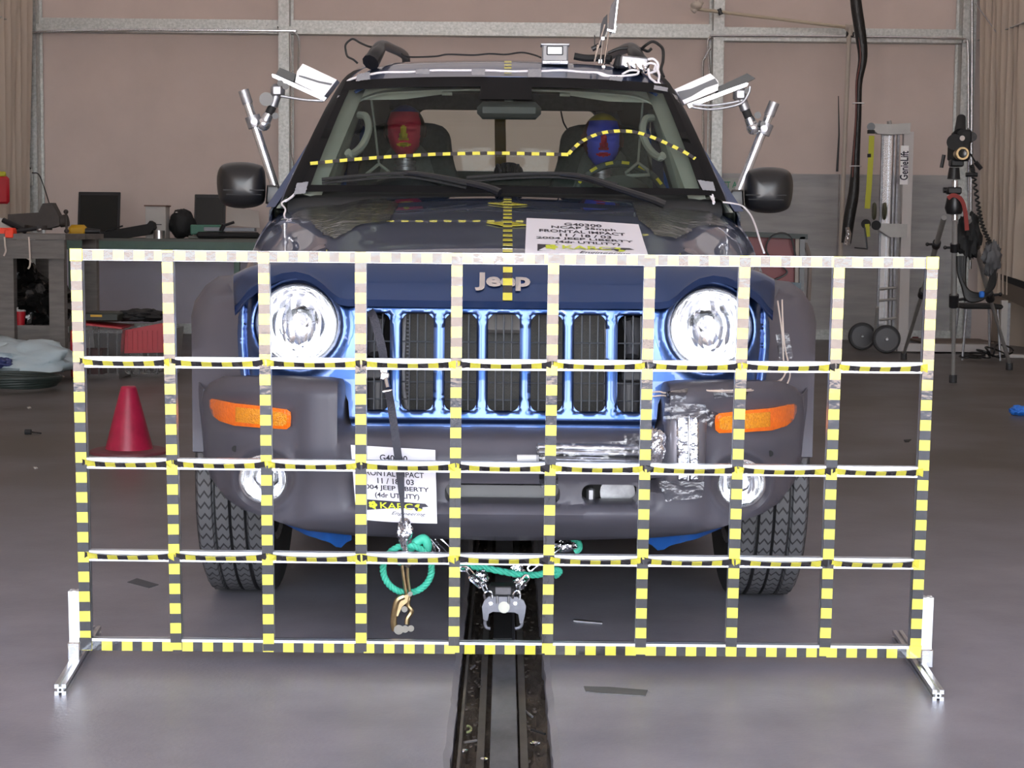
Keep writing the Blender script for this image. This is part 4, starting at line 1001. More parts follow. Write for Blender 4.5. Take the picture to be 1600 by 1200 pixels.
# what is seen through the lower slots
b = B()
a = C(-95, 755, 4.4); c = C(95, 788, 4.4)
b.box(((a.x+c.x)/2, 4.40, (a.z+c.z)/2), (c.x-a.x+0.05, 0.04, 0.05)); b.make('bumper_beam', mat('beam_grey', (0.20, 0.20, 0.21), 0.5), bump)
b = B()
for s in (-1, 1):
    p = C(s*170, 772, 4.42); b.box(p, (0.16, 0.03, 0.08))
b.make_each('slot_backing', M['matt_black'], bump)
b = B(); p = C(138, 771, 4.36); b.box(p, (0.022, 0.03, 0.036), bev=0.006); p = C(180, 768, 4.39); b.cyl(p+Vector((0, 0.03, 0)), p, 0.045, n=24); b.make('tow_mount', M['steel'], bump, label='grey mount seen inside the right lower slot')
# side returns of the bumper up to the wheel opening
for s in (-1, 1):
    rows = []
    for i in range(8):
        t_ = i/7
        row = []
        for u, v in ((468, 612), (471, 640), (470, 675), (463, 717), (450, 757), (430, 784)):
            p = C(s*u, v, Fbump(s*u, v)); q = Vector((p.x+s*0.03*t_*(2-t_), p.y+0.12*t_, p.z+0.02*t_)); row.append(q)
        rows.append(row)
    B().grid(rows, thick=(-s*0.004, 0, 0)).make('bumper_side', M['plastic'], bump)

# ---------------- front fascia with grille slots
def Ffas(u, v):
    a = abs(u); y = Y0+0.115+(plan(a)*0.55 if a < 385 else plan(385)*0.55+(a-385)*0.0006)+(660-v)*0.0002
    # headlamp ring bulge
    d = sqrt((a-HX)**2+(v-HV)**2)
    y -= 0.010*exp(-((d-72)/9.0)**2)
    y += 0.015*(1-sm(d, 60, 70))
    # soft slope under the bonnet edge
    y += 0.030*(1-sm(v, 470, 481))*(1-sm(a, 235, 275))
    # groove between the lamp surround and the wing
    if a > 330:
        g = a-(404 if v < 540 else 404-(v-540)*0.10)
        y += 0.012*exp(-(g/3.0)**2)+0.006*sm(g, 2, 12)
    # rolled slot edges
    if a < 232 and 480 < v < 655:
        k = min(range(-3, 4), key=lambda q: abs(u-q*67.3)); cx = k*67.3
        dx = abs(u-cx)-25; dy = abs(v-567)-76; dd = max(dx, dy)
        if dd < 2.2: y += 0.004*(1-sm(dd, 0, 2.2))
    y += 0.010*sm(v, 655, 664)
    return y
top = [(0, 472), (250, 471), (262, 466), (272, 457), (283, 446), (300, 436), (322, 431), (345, 434), (365, 442), (385, 453), (402, 466), (411, 480), (415, 500), (416, 525), (414, 560), (410, 590),
       (380, 597), (300, 600), (262, 602), (250, 610), (242, 630), (240, 655), (236, 668), (0, 670)]
slots = [rrect(k*67.3, 567, 50 if abs(k) < 3 else 48, 152, 13, 5) for k in range(-3, 4)]
hl = [circ(s*HX, HV, 63, 56) for s in (-1, 1)]
ex = []
for k in range(-3, 4):
    for g in (0.8, 1.6, 2.6, 3.6, 5.5): ex += rrect(k*67.3, 567, 50+2*g, 152+2*g, 13+g, 5)
for s in (-1, 1):
    for r in (65, 67.5, 70, 73, 76, 80, 85): ex += circ(s*HX, HV, r, 60)
    for g in (-9, -6, -3, 0, 3, 6, 10): ex += [(s*((404+g) if v < 540 else (404+g-(v-540)*0.10)), v) for v in range(470, 592, 6)]
for v in (474, 477, 481, 484, 652, 655, 658, 661, 664): ex += [(u, v) for u in range(-232, 233, 4)]
fas = car_sheet('front_panel', mirror(top), slots+hl, Ffas, 5.0, (0, 0.03, 0), M['paint'], car, extra=ex, smooth=60)
# wire mesh behind the slots, and the radiator
b = B()
for k in range(-3, 4):
    cx = k*67.3
    for o in (-12.5, 0, 12.5):
        p = C(cx+o, 492, Y0+0.175); q = C(cx+o, 643, Y0+0.15); b.cyl(p, q, 0.0022, n=6)
    for v in (535, 598, 625): b.cyl(C(cx-25, v, Y0+0.165), C(cx+25, v, Y0+0.165), 0.002, n=6)
b.make('grille_mesh', mat('dark_mesh_wire', (0.055, 0.06, 0.07), 0.4), fas)
mr = mat('radiator_fins', (0.014, 0.013, 0.012), 0.5)
t_ = mr.node_tree; br = t_.nodes.new('ShaderNodeTexBrick'); tcx = t_.nodes.new('ShaderNodeTexCoord'); mpx = t_.nodes.new('ShaderNodeMapping')
mpx.inputs['Rotation'].default_value = (radians(90), 0, 0)
br.inputs['Scale'].default_value = 60; br.inputs['Color1'].default_value = (0.03, 0.027, 0.022, 1); br.inputs['Color2'].default_value = (0.018, 0.017, 0.014, 1); br.inputs['Mortar'].default_value = (0.002, 0.002, 0.002, 1)
t_.links.new(tcx.outputs['Object'], mpx.inputs[0]); t_.links.new(mpx.outputs[0], br.inputs['Vector']); t_.links.new(br.outputs['Color'], t_.nodes['Principled BSDF'].inputs['Base Color'])
a = C(-170, 480, 4.62); c = C(170, 660, 4.62)
rad = B().box((0, 4.64, (a.z+c.z)/2), (c.x-a.x, 0.05, a.z-c.z)).make('radiator', mr, car)
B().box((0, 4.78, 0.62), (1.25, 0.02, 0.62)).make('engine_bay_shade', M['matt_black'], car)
b = B()
b.tube([C(-155, 495, 4.56), C(-157, 560, 4.55), C(-156, 610, 4.56), C(-150, 640, 4.56)], 0.006, 8); B().tube([C(160, 500, 4.56), C(160, 640, 4.56)], 0.006, 8).make('cooling_pipe', M['steel'], rad)
for i in range(22): b.cyl(C(-152, 500+6*i, 4.56), C(-146, 500+6*i, 4.56), 0.003, n=6)
b.make('cooling_pipe', M['steel'], rad)
b = B(); b.box(C(0, 503, 4.55), (0.12, 0.03, 0.06), bev=0.01); b.make('latch_plate', mat('latch_grey', (0.16, 0.15, 0.145), 0.5), rad)
for s in (-1, 1):
    b = B(); b.cyl(C(s*205, 500, 4.56), C(s*200, 555, 4.52), 0.028, 0.02, n=12); b.cyl(C(s*192, 498, 4.5), C(s*200, 540, 4.52), 0.012, n=8); b.cyl(C(s*196, 595, 4.54), C(s*196, 640, 4.54), 0.03, n=14); b.box(C(s*200, 585, 4.55), (0.05, 0.03, 0.03), bev=0.005)
    b.make('horn', mat('horn_grey', (0.09, 0.09, 0.1), 0.4), rad)
# ---------------- headlights
mrefl = mat('headlight_reflector', (1.0, 1.0, 1.0), 0.17, 1.0)
def fluted(m_):
    t = m_.node_tree; b_ = t.nodes['Principled BSDF']; tcn = t.nodes.new('ShaderNodeTexCoord'); mp = t.nodes.new('ShaderNodeMapping')
    wv = t.nodes.new('ShaderNodeTexVoronoi'); wv.inputs['Scale'].default_value = 42; mp.inputs['Scale'].default_value = (1.0, 1.0, 0.22)
    t.links.new(tcn.outputs['Object'], mp.inputs[0]); t.links.new(mp.outputs[0], wv.inputs['Vector'])
    bp = t.nodes.new('ShaderNodeBump'); bp.inputs['Strength'].default_value = 0.4; bp.inputs['Distance'].default_value = 0.010
    t.links.new(wv.outputs['Distance'], bp.inputs['Height']); t.links.new(bp.outputs[0], b_.inputs['Normal'])
fluted(mrefl)
for s in (-1, 1):
    Yh = Ffas(s*HX, HV-72)+0.012; p = C(s*HX, HV, Yh); r = 61*Yh/FPX
    hl_ = B().lathe([(r*1.06, 0.012), (r*1.075, -0.004), (r*1.03, -0.012), (r*0.985, -0.004), (r*0.97, 0.012)], p, axis='y', n=56).make('headlight', mat('lamp_ring_grey', (0.16, 0.17, 0.20), 0.25, 0.6), car)
    B().lathe([(r*0.98, 0.004), (r*0.9, 0.03), (r*0.7, 0.062), (r*0.45, 0.083), (r*0.2, 0.092), (0.0, 0.093)], p, axis='y', n=56).make('reflector', mrefl, hl_)
    B().lathe([(0, 0.045), (r*0.17, 0.045), (r*0.2, 0.055), (r*0.2, 0.085)], p+Vector((0, -0.01, 0.01)), axis='y', n=28).make('bulb_shield', M['chrome'], hl_)
    B().lathe([(r*0.985, -0.002), (r*0.85, -0.015), (r*0.55, -0.026), (r*0.25, -0.031), (0, -0.032)], p, axis='y', n=56).make('lens', M['lens'], hl_)
# ---------------- fog lamps
for s in (-1, 1):
    Yh = Fbump(s*373, 715)+0.004; p = C(s*373, 752, Yh); r = 35.5*Yh/FPX
    fo_ = B().lathe([(r*1.08, 0.03), (r*1.08, -0.002), (r*1.0, -0.004), (r*0.97, 0.006), (r*0.96, 0.03)], p, axis='y', n=44).make('fog_lamp', M['white_tube'], car)
    B().lathe([(r*0.97, 0.006), (r*0.8, 0.03), (r*0.4, 0.045), (0, 0.048)], p, axis='y', n=40).make('reflector', mrefl, fo_)
    B().lathe([(0, 0.012), (r*0.4, 0.012), (r*0.48, 0.02), (r*0.5, 0.04)], p+Vector((-s*0.004, -0.004, 0.005)), axis='y', n=28).make('bulb_shield', M['chrome'], fo_)
    B().lathe([(r*0.98, -0.002), (r*0.6, -0.010), (0, -0.014)], p, axis='y', n=40).make('lens', M['lens'], fo_)
# ---------------- indicators
ind = [(459, 629), (455, 627), (420, 634), (379, 638), (338, 643), (332, 647), (331, 655), (332, 669), (338, 674), (379, 672), (420, 669), (443, 662), (454, 653), (459, 640)]
def Find(u, v):
    c0 = max(0.0, 1-(abs(v-652)/24.0)**2); return Y0+plan(u)-0.006-0.014*sqrt(c0)+0.014
for s in (-1, 1):
    il = car_sheet('indicator', [(s*u, v) for u, v in ind], [], Find, 5.0, (0, 0.03, 0), M['amber'], car, smooth=60)
    ins = [(u, v) for u, v in ((418, 640), (379, 643), (345, 648), (338, 652), (338, 666), (345, 669), (379, 667), (418, 663))]
    car_sheet('inner_lens', [(s*u, v) for u, v in ins], [], lambda u, v: Find(u, v)-0.0025, 5.0, (0, 0.003, 0), mat('amber_bright_lens', (1.0, 0.30, 0.003), 0.1, coat=1.0, bump=0.6, bscale=260, var=0.3, scale=160), il, smooth=60)
# screws on the pods
b = B()
for s in (-1, 1): p = C(s*418, 705, Fbump(s*418, 705)); b.cyl(p+Vector((0, -0.003, 0)), p+Vector((0, 0.004, 0)), 0.008, n=14)
b.make_each('bumper_screw', M['matt_black'], bump)
# blue splash shields hanging below the bumper
for s in (-1, 1):
    rows = []
    for i in range(14):
        u = 235+(340-235)*i/13.0 if s < 0 else 225+(345-225)*i/13.0; row = []
        for j in range(5):
            v = lerp(822, [846, 850, 858, 857, 851, 848, 846, 843, 841, 838, 834, 830, 826, 822][i], j/4.0)
            row.append(C(s*u, v, 4.46+0.05*j/4.0+0.02*sin(i)))
        rows.append(row)
    B().grid(rows, thick=(0, 0.004, 0)).make('splash_shield', M['blue_plastic'], car)

# ---------------- bonnet and upper wings in one crowned surface
ytab = [4.345, 4.35, 4.365, 4.385, 4.42, 4.47, 4.54, 4.64, 4.78, 4.95, 5.15, 5.40, 5.65, 5.84]
vtab = [470, 466, 452, 436, 418, 403, 393, 383, 371.5, 357, 342, 326, 314, 307]
zc_ = [C(0, v, y).z for v, y in zip(vtab, ytab)]
Wt = [0.690, 0.690, 0.692, 0.695, 0.698, 0.702, 0.706, 0.712, 0.720, 0.73, 0.742, 0.752, 0.756, 0.758]
def z_edge_line(a):         # v of the bonnet cut line
    return interp(a, [0, 248, 256, 268, 280, 298, 322, 345, 365, 385, 402, 414, 440], [471, 470, 467, 458, 446, 433, 427, 430, 438, 449, 462, 478, 500])
def bonnet(t_, s_):
    """t_ lateral -1..1, s_ index along the table"""
    i = min(len(ytab)-2, int(s_)); f = s_-i
    y = lerp(ytab[i], ytab[i+1], f); z = lerp(zc_[i], zc_[i+1], f); W = lerp(Wt[i], Wt[i+1], f); q = abs(t_)
    x = t_*W; ax = abs(x)
    u = ax*FPX/(y+0.05)
    k = s_/(len(ytab)-1)
    yy = y+plan(min(u, 440))*0.55*max(0.0, 1-k*1.6)
    crown = 0.012*(ax/0.45)**2 if ax < 0.45 else 0.012+0.020*sm(ax, 0.45, 0.56)
    drop = lerp(0.085, 0.035, sm(s_, 6, 13))*max(0, (q-0.55)/0.45)**4.5
    ztop = z-crown*min(1, max(0, (s_-3)/4.0))-drop*min(1, max(0, (s_-2)/4.0))
    if s_ < 7:
        v0 = z_edge_line(u); z0 = C(0, v0, yy).z; zt = zc_[7]-0.03*(q**3); zb = zc_[0]
        w_ = (z-zb)/(zc_[7]-zb)
        zl = z0+max(0.0, (zt-z0))*w_
        f2 = sm(s_, 3.5, 7); ztop = lerp(zl, ztop, f2)
        if ax > 0.40 and s_ < 6: yy -= 0.018*exp(-((u-322)/75.0)**2)*(1-s_/6.0)
    return Vector((x, yy, ztop))
N_ = 72; rows = []
ss = [0, 0.5, 1, 1.5, 2, 2.5, 3, 3.5, 4, 4.5, 5, 5.5, 6, 6.5, 7]+[7+0.35*i for i in range(1, 17)]+[13]
for s_ in ss: rows.append([bonnet(sin(-pi/2+pi*j/N_*1.0)*0.35+(-1+2*j/N_)*0.65, min(s_, 13)) for j in range(N_+1)])
hood = B().grid(rows, thick=(0, 0.006, -0.018)).make('bonnet', M['paint'], car, smooth=50)
def bz(x, y):               # bonnet height at a point
    s_ = interp(y, ytab, list(range(14))); W = interp(y, ytab, Wt)
    return bonnet(x/W, s_)
# ---------------- side panels with wheel openings
def Sx(y, z):
    top = interp(y, [4.5, 4.8, 5.2, 5.6, 5.9, 6.6, 8.3, 8.7], [0.70, 0.715, 0.745, 0.762, 0.80, 0.815, 0.80, 0.70])
    low = interp(y, [4.5, 4.8, 5.2, 5.6, 5.9, 6.6, 8.3, 8.7], [0.73, 0.78, 0.805, 0.815, 0.82, 0.825, 0.81, 0.71])
    zt_ = interp(y, ytab+[6.0, 8.6], [zc_[0], zc_[1]]+[c-0.13 for c in zc_[2:]]+[1.13, 1.14])
    k = sm(z, zt_-0.22, zt_+0.02)
    return lerp(low, top, k)-0.03*sm(z, 0.5, 0.34)
def ztopedge(y):
    if y < 5.84: return bz(0.999*interp(y, ytab, Wt), y).z+0.002
    return interp(y, [5.84, 6.1, 8.62], [ztopedge(5.83), 1.145, 1.16])
ol = [(y, ztopedge(y)) for y in [4.86, 4.92, 5.0, 5.2, 5.4, 5.6, 5.8, 5.95, 6.1, 7, 8, 8.5, 8.66]]
ol += [(8.70, 0.9), (8.68, 0.55)]
for yc, a0, a1 in ((7.65, -10, 190), (YA, -10, 115)):
    for k in range(22):
        a = radians(a0+(a1-a0)*k/21); ol.append((yc+0.415*cos(a), 0.365+0.415*sin(a)))
    if yc > 6: ol += [(7.1, 0.32), (5.6, 0.32)]
ol += [(4.85, 0.86)]
for s in (-1, 1):
    sheet('side_panel', ol, [], lambda y, z: Vector((s*Sx(y, z), y, z)), 0.06, (-s*0.01, 0, 0), M['paint'], car)
# ---------------- grey wheel-arch flares
def flare(yc, s, front):
    rows = []
    for k in range(41):
        a = radians(-12+(180 if front else 204)*k/40); ca, sa = cos(a), sin(a)     # a=0 rearward, 180 forward
        fw = max(0.0, -ca)
        row = []
        for r, x in ((0.385, 0.84), (0.388, 0.885), (0.395, 0.900), (0.43, 0.905), (0.475, 0.895), (0.52, 0.865), (0.545, 0.83), (0.55, 0.79)):
            if front:
                y = yc+r*ca; xx = x-0.185*max(0, yc-y)*1.0
                if r > 0.44: xx -= (r-0.44)*fw*(0.9)
                if r > 0.54: xx -= 0.05*fw
                rr = r*(1-0.10*fw*(r > 0.45))
            else: xx = x; rr = r
            row.append(Vector((s*xx, yc+rr*ca, 0.365+rr*sa)))
        if front: row[-1].x = s*lerp(0.78, 0.64, sm(fw, 0.15, 0.8)); row[-1].y += 0.0
        rows.append(row)
    return B().grid(rows, thick=(-s*0.012, 0, 0)).make('wheel_arch', M['plastic'], car, smooth=60)
for s in (-1, 1): flare(YA, s, True); flare(7.65, s, False)
# inner wheel wells and underbody
for yc in (YA, 7.65):
    for s in (-1, 1):
        b = B(); rows = []
        for k in range(25):
            a = radians(15+150*k/24); rows.append([Vector((s*x, yc+0.42*cos(a), 0.365+0.42*sin(a))) for x in (0.45, 0.74)])
        b.grid(rows); b.box((s*0.44, yc, 0.6), (0.01, 0.80, 0.40))
        b.make('wheel_well', M['matt_black'], car)
b = B(); b.box((0, 6.65, 0.40), (1.5, 3.5, 0.10)); b.box((0, 7.3, 0.36), (0.9, 1.6, 0.06))
for s in (-1, 1): b.box((s*0.45, 6.6, 0.36), (0.08, 4.0, 0.1))
b.box((0, YA, 0.34), (1.2, 0.12, 0.1)); b.box((0, 7.65, 0.36), (1.2, 0.12, 0.12)); b.make('underbody', M['matt_black'], car)
b = B(); b.box((0, 8.68, 0.6), (1.4, 0.08, 0.4), bev=0.03); b.make('rear_bumper', M['plastic'], car)
b = B(); b.box((0, 8.66, 0.98), (1.42, 0.05, 0.40), bev=0.02); b.make('tailgate', M['paint'], car)

# ---------------- wheels
def wheel(yc, s, proto=None):
    cx = s*0.740; wdt = 0.105; R_ = 0.366; n = 96
    prof = [(0.215, -0.085), (0.235, -0.096), (0.275, -0.101), (0.315, -0.100), (0.345, -0.095), (0.358, -0.090)]
    zz = [-0.084, -0.050, -0.0465, -0.0425, -0.039, -0.0045, 0.0, 0.0, 0.0045, 0.039, 0.0425, 0.0465, 0.050, 0.084]
    tr = []
    for x in zz:
        g = min(abs(abs(x)-0.0445), abs(x)); deep = g < 0.003 or abs(x) < 0.001 or 0.041 < abs(x) < 0.048
        tr.append((R_-0.009 if deep else R_-0.10*x*x, x))
    full = prof+tr+[(r, -x) for r, x in prof[::-1]]
    b = B(); m_ = n; vs = []
    for r, h in full:
        for i in range(m_):
            a = 2*pi*i/m_; rr = r
            if r > 0.350 and (i+int(abs(h)*60)) % 2 == 0 and abs(h) > 0.052: rr -= 0.0055
            elif r > 0.360 and (i+(h > 0)) % 2 == 0 and 0.004 < abs(h) < 0.041 and False: rr -= 0.004
            vs.append(Vector((h, rr*sin(a), rr*cos(a))))
    fs = []; mi = []
    for j in range(len(full)-1):
        for i in range(m_):
            k = (i+1) % m_; fs.append((j*m_+i, j*m_+k, (j+1)*m_+k, (j+1)*m_+i))
    ctr = Vector((cx, yc, R_))
    b.add([v+ctr for v in vs], fs)
    # tread sipes: thin dark zigzag cuts between the grooves come from the material
    ty = b.make('wheel', [M['tread_siped']], car, smooth=35)
    r_ = B(); r_.lathe([(0.0, s*0.07), (0.03, s*0.075), (0.035, s*0.055), (0.19, s*0.05), (0.212, s*0.075), (0.222, s*0.088), (0.214, s*0.088), (0.20, s*0.03), (0.20, -s*0.08), (0.222, -s*0.088)], ctr, axis='x', n=40)
    for k in range(5):
        a = 2*pi*k/5; r_.box(ctr+Vector((s*0.062, 0.12*cos(a), 0.12*sin(a))), (0.02, 0.05, 0.17), Matrix.Rotation(a-pi/2, 3, 'X'), bev=0.006)
    r_.make('rim', M['steel'], ty)
    B().cyl(ctr+Vector((-s*0.02, 0, 0)), ctr+Vector((-s*0.055, 0, 0)), 0.15, n=32).make('brake_disc', M['steel'], ty)
    return ty
ms = mat('tyre_rubber_with_tread', (0.10, 0.10, 0.108), 0.6); M['tread_siped'] = ms
t_ = ms.node_tree; bs = t_.nodes['Principled BSDF']
tcx = t_.nodes.new('ShaderNodeTexCoord')
# angle round the wheel and radius, from the object's own coordinates relative to its generated box
sx_ = t_.nodes.new('ShaderNodeSeparateXYZ'); t_.links.new(tcx.outputs['Generated'], sx_.inputs[0])
def mth(op, a, b_=None, c=None):
    n = t_.nodes.new('ShaderNodeMath'); n.operation = op
    for i, q in enumerate((a, b_, c)):
        if q is None: continue
        if isinstance(q, (int, float)): n.inputs[i].default_value = q
        else: t_.links.new(q, n.inputs[i])
    return n.outputs[0]
yy_ = mth('SUBTRACT', sx_.outputs['Y'], 0.5); zz_ = mth('SUBTRACT', sx_.outputs['Z'], 0.5); xx_ = mth('SUBTRACT', sx_.outputs['X'], 0.5)
ang = mth('ARCTAN2', yy_, zz_); rad_ = mth('SQRT', mth('ADD', mth('MULTIPLY', yy_, yy_), mth('MULTIPLY', zz_, zz_)))
zig = mth('PINGPONG', mth('MULTIPLY', mth('ABSOLUTE', xx_), 9.0), 0.5)
sip = mth('FRACT', mth('ADD', mth('MULTIPLY', ang, 72/(2*pi)), zig))
cut = mth('LESS_THAN', sip, 0.24); isT = mth('GREATER_THAN', rad_, 0.485)
mask = mth('MULTIPLY', cut, isT)
gro = mth('LESS_THAN', mth('ABSOLUTE', mth('SUBTRACT', mth('ABSOLUTE', xx_), 0.205)), 0.020); gro2 = mth('LESS_THAN', mth('ABSOLUTE', xx_), 0.020)
mask = mth('MAXIMUM', mask, mth('MULTIPLY', isT, mth('MAXIMUM', gro, gro2)))
c1 = t_.nodes.new('ShaderNodeMix'); c1.data_type = 'RGBA'; t_.links.new(isT, c1.inputs['Factor']); c1.inputs['A'].default_value = (0.028, 0.028, 0.03, 1); c1.inputs['B'].default_value = (0.115, 0.115, 0.122, 1)
c2 = t_.nodes.new('ShaderNodeMix'); c2.data_type = 'RGBA'; t_.links.new(mask, c2.inputs['Factor']); t_.links.new(c1.outputs['Result'], c2.inputs['A']); c2.inputs['B'].default_value = (0.022, 0.022, 0.024, 1)
t_.links.new(c2.outputs['Result'], bs.inputs['Base Color'])
for yc in (YA, 7.65):
    for s in (-1, 1): wheel(yc, s)

# ---------------- cabin: pillars, roof, glass
# roof section half width and height along depth
def wsl(t_, q):              # windscreen: t_ 0 bottom..1 top, q -1..1
    ub = 322; ut = 250; u = q*lerp(ub, ut, t_)
    Yb = 5.80+0.06*q*q; Yt_ = 6.32+0.05*q*q
    vb = 303; vt_ = 121+9*abs(q)**2.5
    Y = lerp(Yb, Yt_, t_); pb = C(q*ub, vb, Yb); pt = C(q*ut, vt_, Yt_)
    p = pb.lerp(pt, t_); p.y -= 0.035*sin(pi*t_); return p
rows = [[wsl(j/16, -1+2*i/32) for i in range(33)] for j in range(17)]
wind = B().grid(rows).make('windscreen', M['glass'], car, smooth=80, fix=False)
# black bands of the windscreen edge
def wstrip(t0, t1, q0, q1, off=-0.002):
    rows = [[wsl(lerp(t0, t1, j/3), lerp(q0, q1, i/32))+Vector((0, off, off*0.8*-1)) for i in range(33)] for j in range(4)]
    return rows
b = B(); b.grid(wstrip(0.905, 1.0, -1, 1)); b.grid(wstrip(0, 0.055, -1, 1)); b.grid(wstrip(0, 1.0, -1, -0.955)); b.grid(wstrip(0, 1, 0.955, 1))
rows = wstrip(0.79, 0.91, -0.155, 0.155); b.grid(rows)
b.make('windscreen_frit', mat('windscreen_black_edge', (0.004, 0.004, 0.005), 0.6, spec=0.2), wind, fix=False)
# cowl below the windscreen
rows = []
for j in range(5):
    rows.append([Vector((x, 5.80+0.02*j+0.03*(x/0.7)**2, 1.155+0.004*j-0.03*abs(x)**3-0.02*(j == 0))) for x in [-0.73+1.46*i/24 for i in range(25)]])
B().grid(rows, thick=(0, 0, -0.02)).make('cowl', M['matt_black'], car)
# A pillars: outer silhouette swept from the wing to the roof corner
sil = [(352, 322, 5.78), (344, 300, 5.86), (316, 243, 6.06), (298, 206, 6.2), (281, 173, 6.34), (264, 145, 6.46), (251, 127, 6.56), (240, 115, 6.64), (226, 105.5, 6.7), (205, 100, 6.72)]
def hull_side(s):
    """strip between glass edge and the outer silhouette, wraps onto the side frame"""
    rows = []
    for k, (u, v, Y) in enumerate(sil):
        o = C(s*u, v, Y); t_ = min(1.0, k/7.0)
        g = wsl(min(1, (303-v)/(303-128.0)) if v < 303 else 0, s*1.0)
        row = []
        for j in range(7):
            f = j/6; p = g.lerp(o, f); bul = sin(pi*f)*0.012; p += Vector((s*bul, -bul, 0)); row.append(p)
        for dy, dx in ((0.05, 0.004), (0.10, 0.0)): row.append(o+Vector((s*dx, dy, 0)))
        rows.append(row)
    pb_ = B().grid(rows); pb_.mi = [1 if (i % 8) < 4 else 0 for i in range(len(pb_.f))]
    pb_.make('windscreen_pillar', [M['paint'], mat('pillar_seal', (0.004, 0.004, 0.005), 0.6, spec=0.2)], car, smooth=60, fix=False)
    # inner lining of the pillar
    rows = []
    for k in range(9):
        t_ = k/8; g = wsl(t_, s*0.97); rows.append([g+Vector((0, 0.02, -0.01)), g+Vector((-s*lerp(0.045, 0.05, t_), 0.06, -0.02)), g+Vector((-s*0.035, 0.14, -0.02)), g+Vector((s*0.03, 0.16, 0))])
    B().grid(rows, thick=(s*0.006, 0.004, 0)).make('pillar_trim', M['interior'], car, smooth=60)
for s in (-1, 1): hull_side(s)
# roof
def roofp(i_, q):
    Ys = [6.32, 6.36, 6.42, 6.50, 6.62, 6.8, 7.1, 7.6, 8.2, 8.5]
    vs_ = [120, 117, 112, 104.5, 97, 93.5, 95, 105, 119, 129]
    us = [250, 250, 250, 248, 240, 226, 214, 200, 186, 178]
    i = min(8, int(i_)); f = i_-i
    Y = lerp(Ys[i], Ys[i+1], f); v = lerp(vs_[i], vs_[i+1], f); u = lerp(us[i], us[i+1], f)
    pc = C(0, v, Y); x = q*u*Y/FPX; drop = (0.025*q*q+0.05*max(0, (abs(q)-0.72)/0.28)**2.2)
    return Vector((x, Y+0.05*q*q*(1-i_/9), pc.z-drop))
rows = [[roofp(9*j/27, sin(pi/2*(-1+2*i/40))) for i in range(41)] for j in range(28)]
roof = B().grid(rows, thick=(0, 0, -0.012)).make('roof', M['paint'], car, smooth=60)
rows = [[p+Vector((0, 0.02, -0.045)) for p in r[2:-2]] for r in rows[1:]]
B().grid(rows, thick=(0, 0, -0.006)).make('headlining', M['headliner'], car, smooth=60)
# side frames above the belt with window openings
def Gx(y, z):
    zt_ = 1.60; return lerp(0.795, 0.60, max(0, min(1.12, (z-1.12)/(zt_-1.12))))
zr = lambda y: interp(y, [6.6, 7.1, 7.6, 8.2, 8.6], [roofp(4, 1).z, roofp(6, 1).z, roofp(7, 1).z, roofp(8, 1).z, roofp(9, 1).z])
frame = [(5.78, 1.12), (5.86, 1.16), (6.06, 1.27), (6.34, 1.45), (6.56, 1.58)]+[(y, zr(y)+0.01) for y in (6.7, 7.1, 7.6, 8.2, 8.55)]+[(8.66, 1.12)]
wins = [[(6.0, 1.17), (6.28, 1.34), (6.55, 1.50), (6.66, 1.53), (6.92, 1.54), (6.95, 1.17)], [(7.05, 1.17), (7.03, 1.54), (7.6, 1.53), (7.78, 1.5), (7.85, 1.17)], [(7.95, 1.2), (7.92, 1.5), (8.38, 1.47), (8.48, 1.2)]]
for s in (-1, 1):
    fr = sheet('side_frame', frame, wins, lambda y, z: Vector((s*Gx(y, z), y, z)), 0.06, (-s*0.03, 0, 0), M['paint'], car, smooth=30)
    sheet('frame_trim', frame, [[(y, z) for y, z in w_] for w_ in wins], lambda y, z: Vector((s*(Gx(y, z)-0.034), y+0.0, z-0.004)), 0.08, (-s*0.012, 0, 0), M['interior'], fr, smooth=30)
    for w_ in wins:
        b = B(); b.add([Vector((s*(Gx(y, z)-0.015), y, z)) for y, z in w_], [tuple(range(len(w_)))]); b.make('side_window', M['side_glass'], fr, fix=False)
# tailgate with rear window
def rz(u, v): return C(u, v, 8.50)
ro = [(-176, 130), (176, 130), (215, 240), (222, 300), (-222, 300), (-215, 240)]
ri = [(-130, 173), (-118, 170), (118, 168), (134, 173), (146, 185), (152, 210), (158, 262), (150, 268), (-150, 268), (-158, 262), (-152, 210), (-144, 184)]
sheet('rear_frame', ro, [ri], rz, 15, (0, 0.04, 0), M['seat2'], car, smooth=30)
b = B(); b.add([rz(u, v)+Vector((0, 0.02, 0)) for u, v in ri], [tuple(range(len(ri)))]); b.make('rear_window', thin_glass('rear_glass', (0.80, 0.82, 0.78), 0, 1.0), car, fix=False)
b = B(); a = C(0, 165, 8.52); c = C(4, 270, 8.52); b.ribbon([C(-9, 178, 8.6), C(-7, 270, 8.6)], 0.055, (0, -1, 0), 0.002); b.make('rear_strap', mat('ochre_strap', (0.30, 0.20, 0.04), 0.6), car)
b = B(); b.tube(cat([C(85, 168, 8.45), C(90, 190, 8.45), C(98, 210, 8.45), C(98, 265, 8.45)], 5), 0.004, 6); b.tube(cat([C(137, 168, 8.45), C(142, 182, 8.45), C(150, 190, 8.45)], 5), 0.004, 6); b.make('cabin_cable', M['cord'], car)
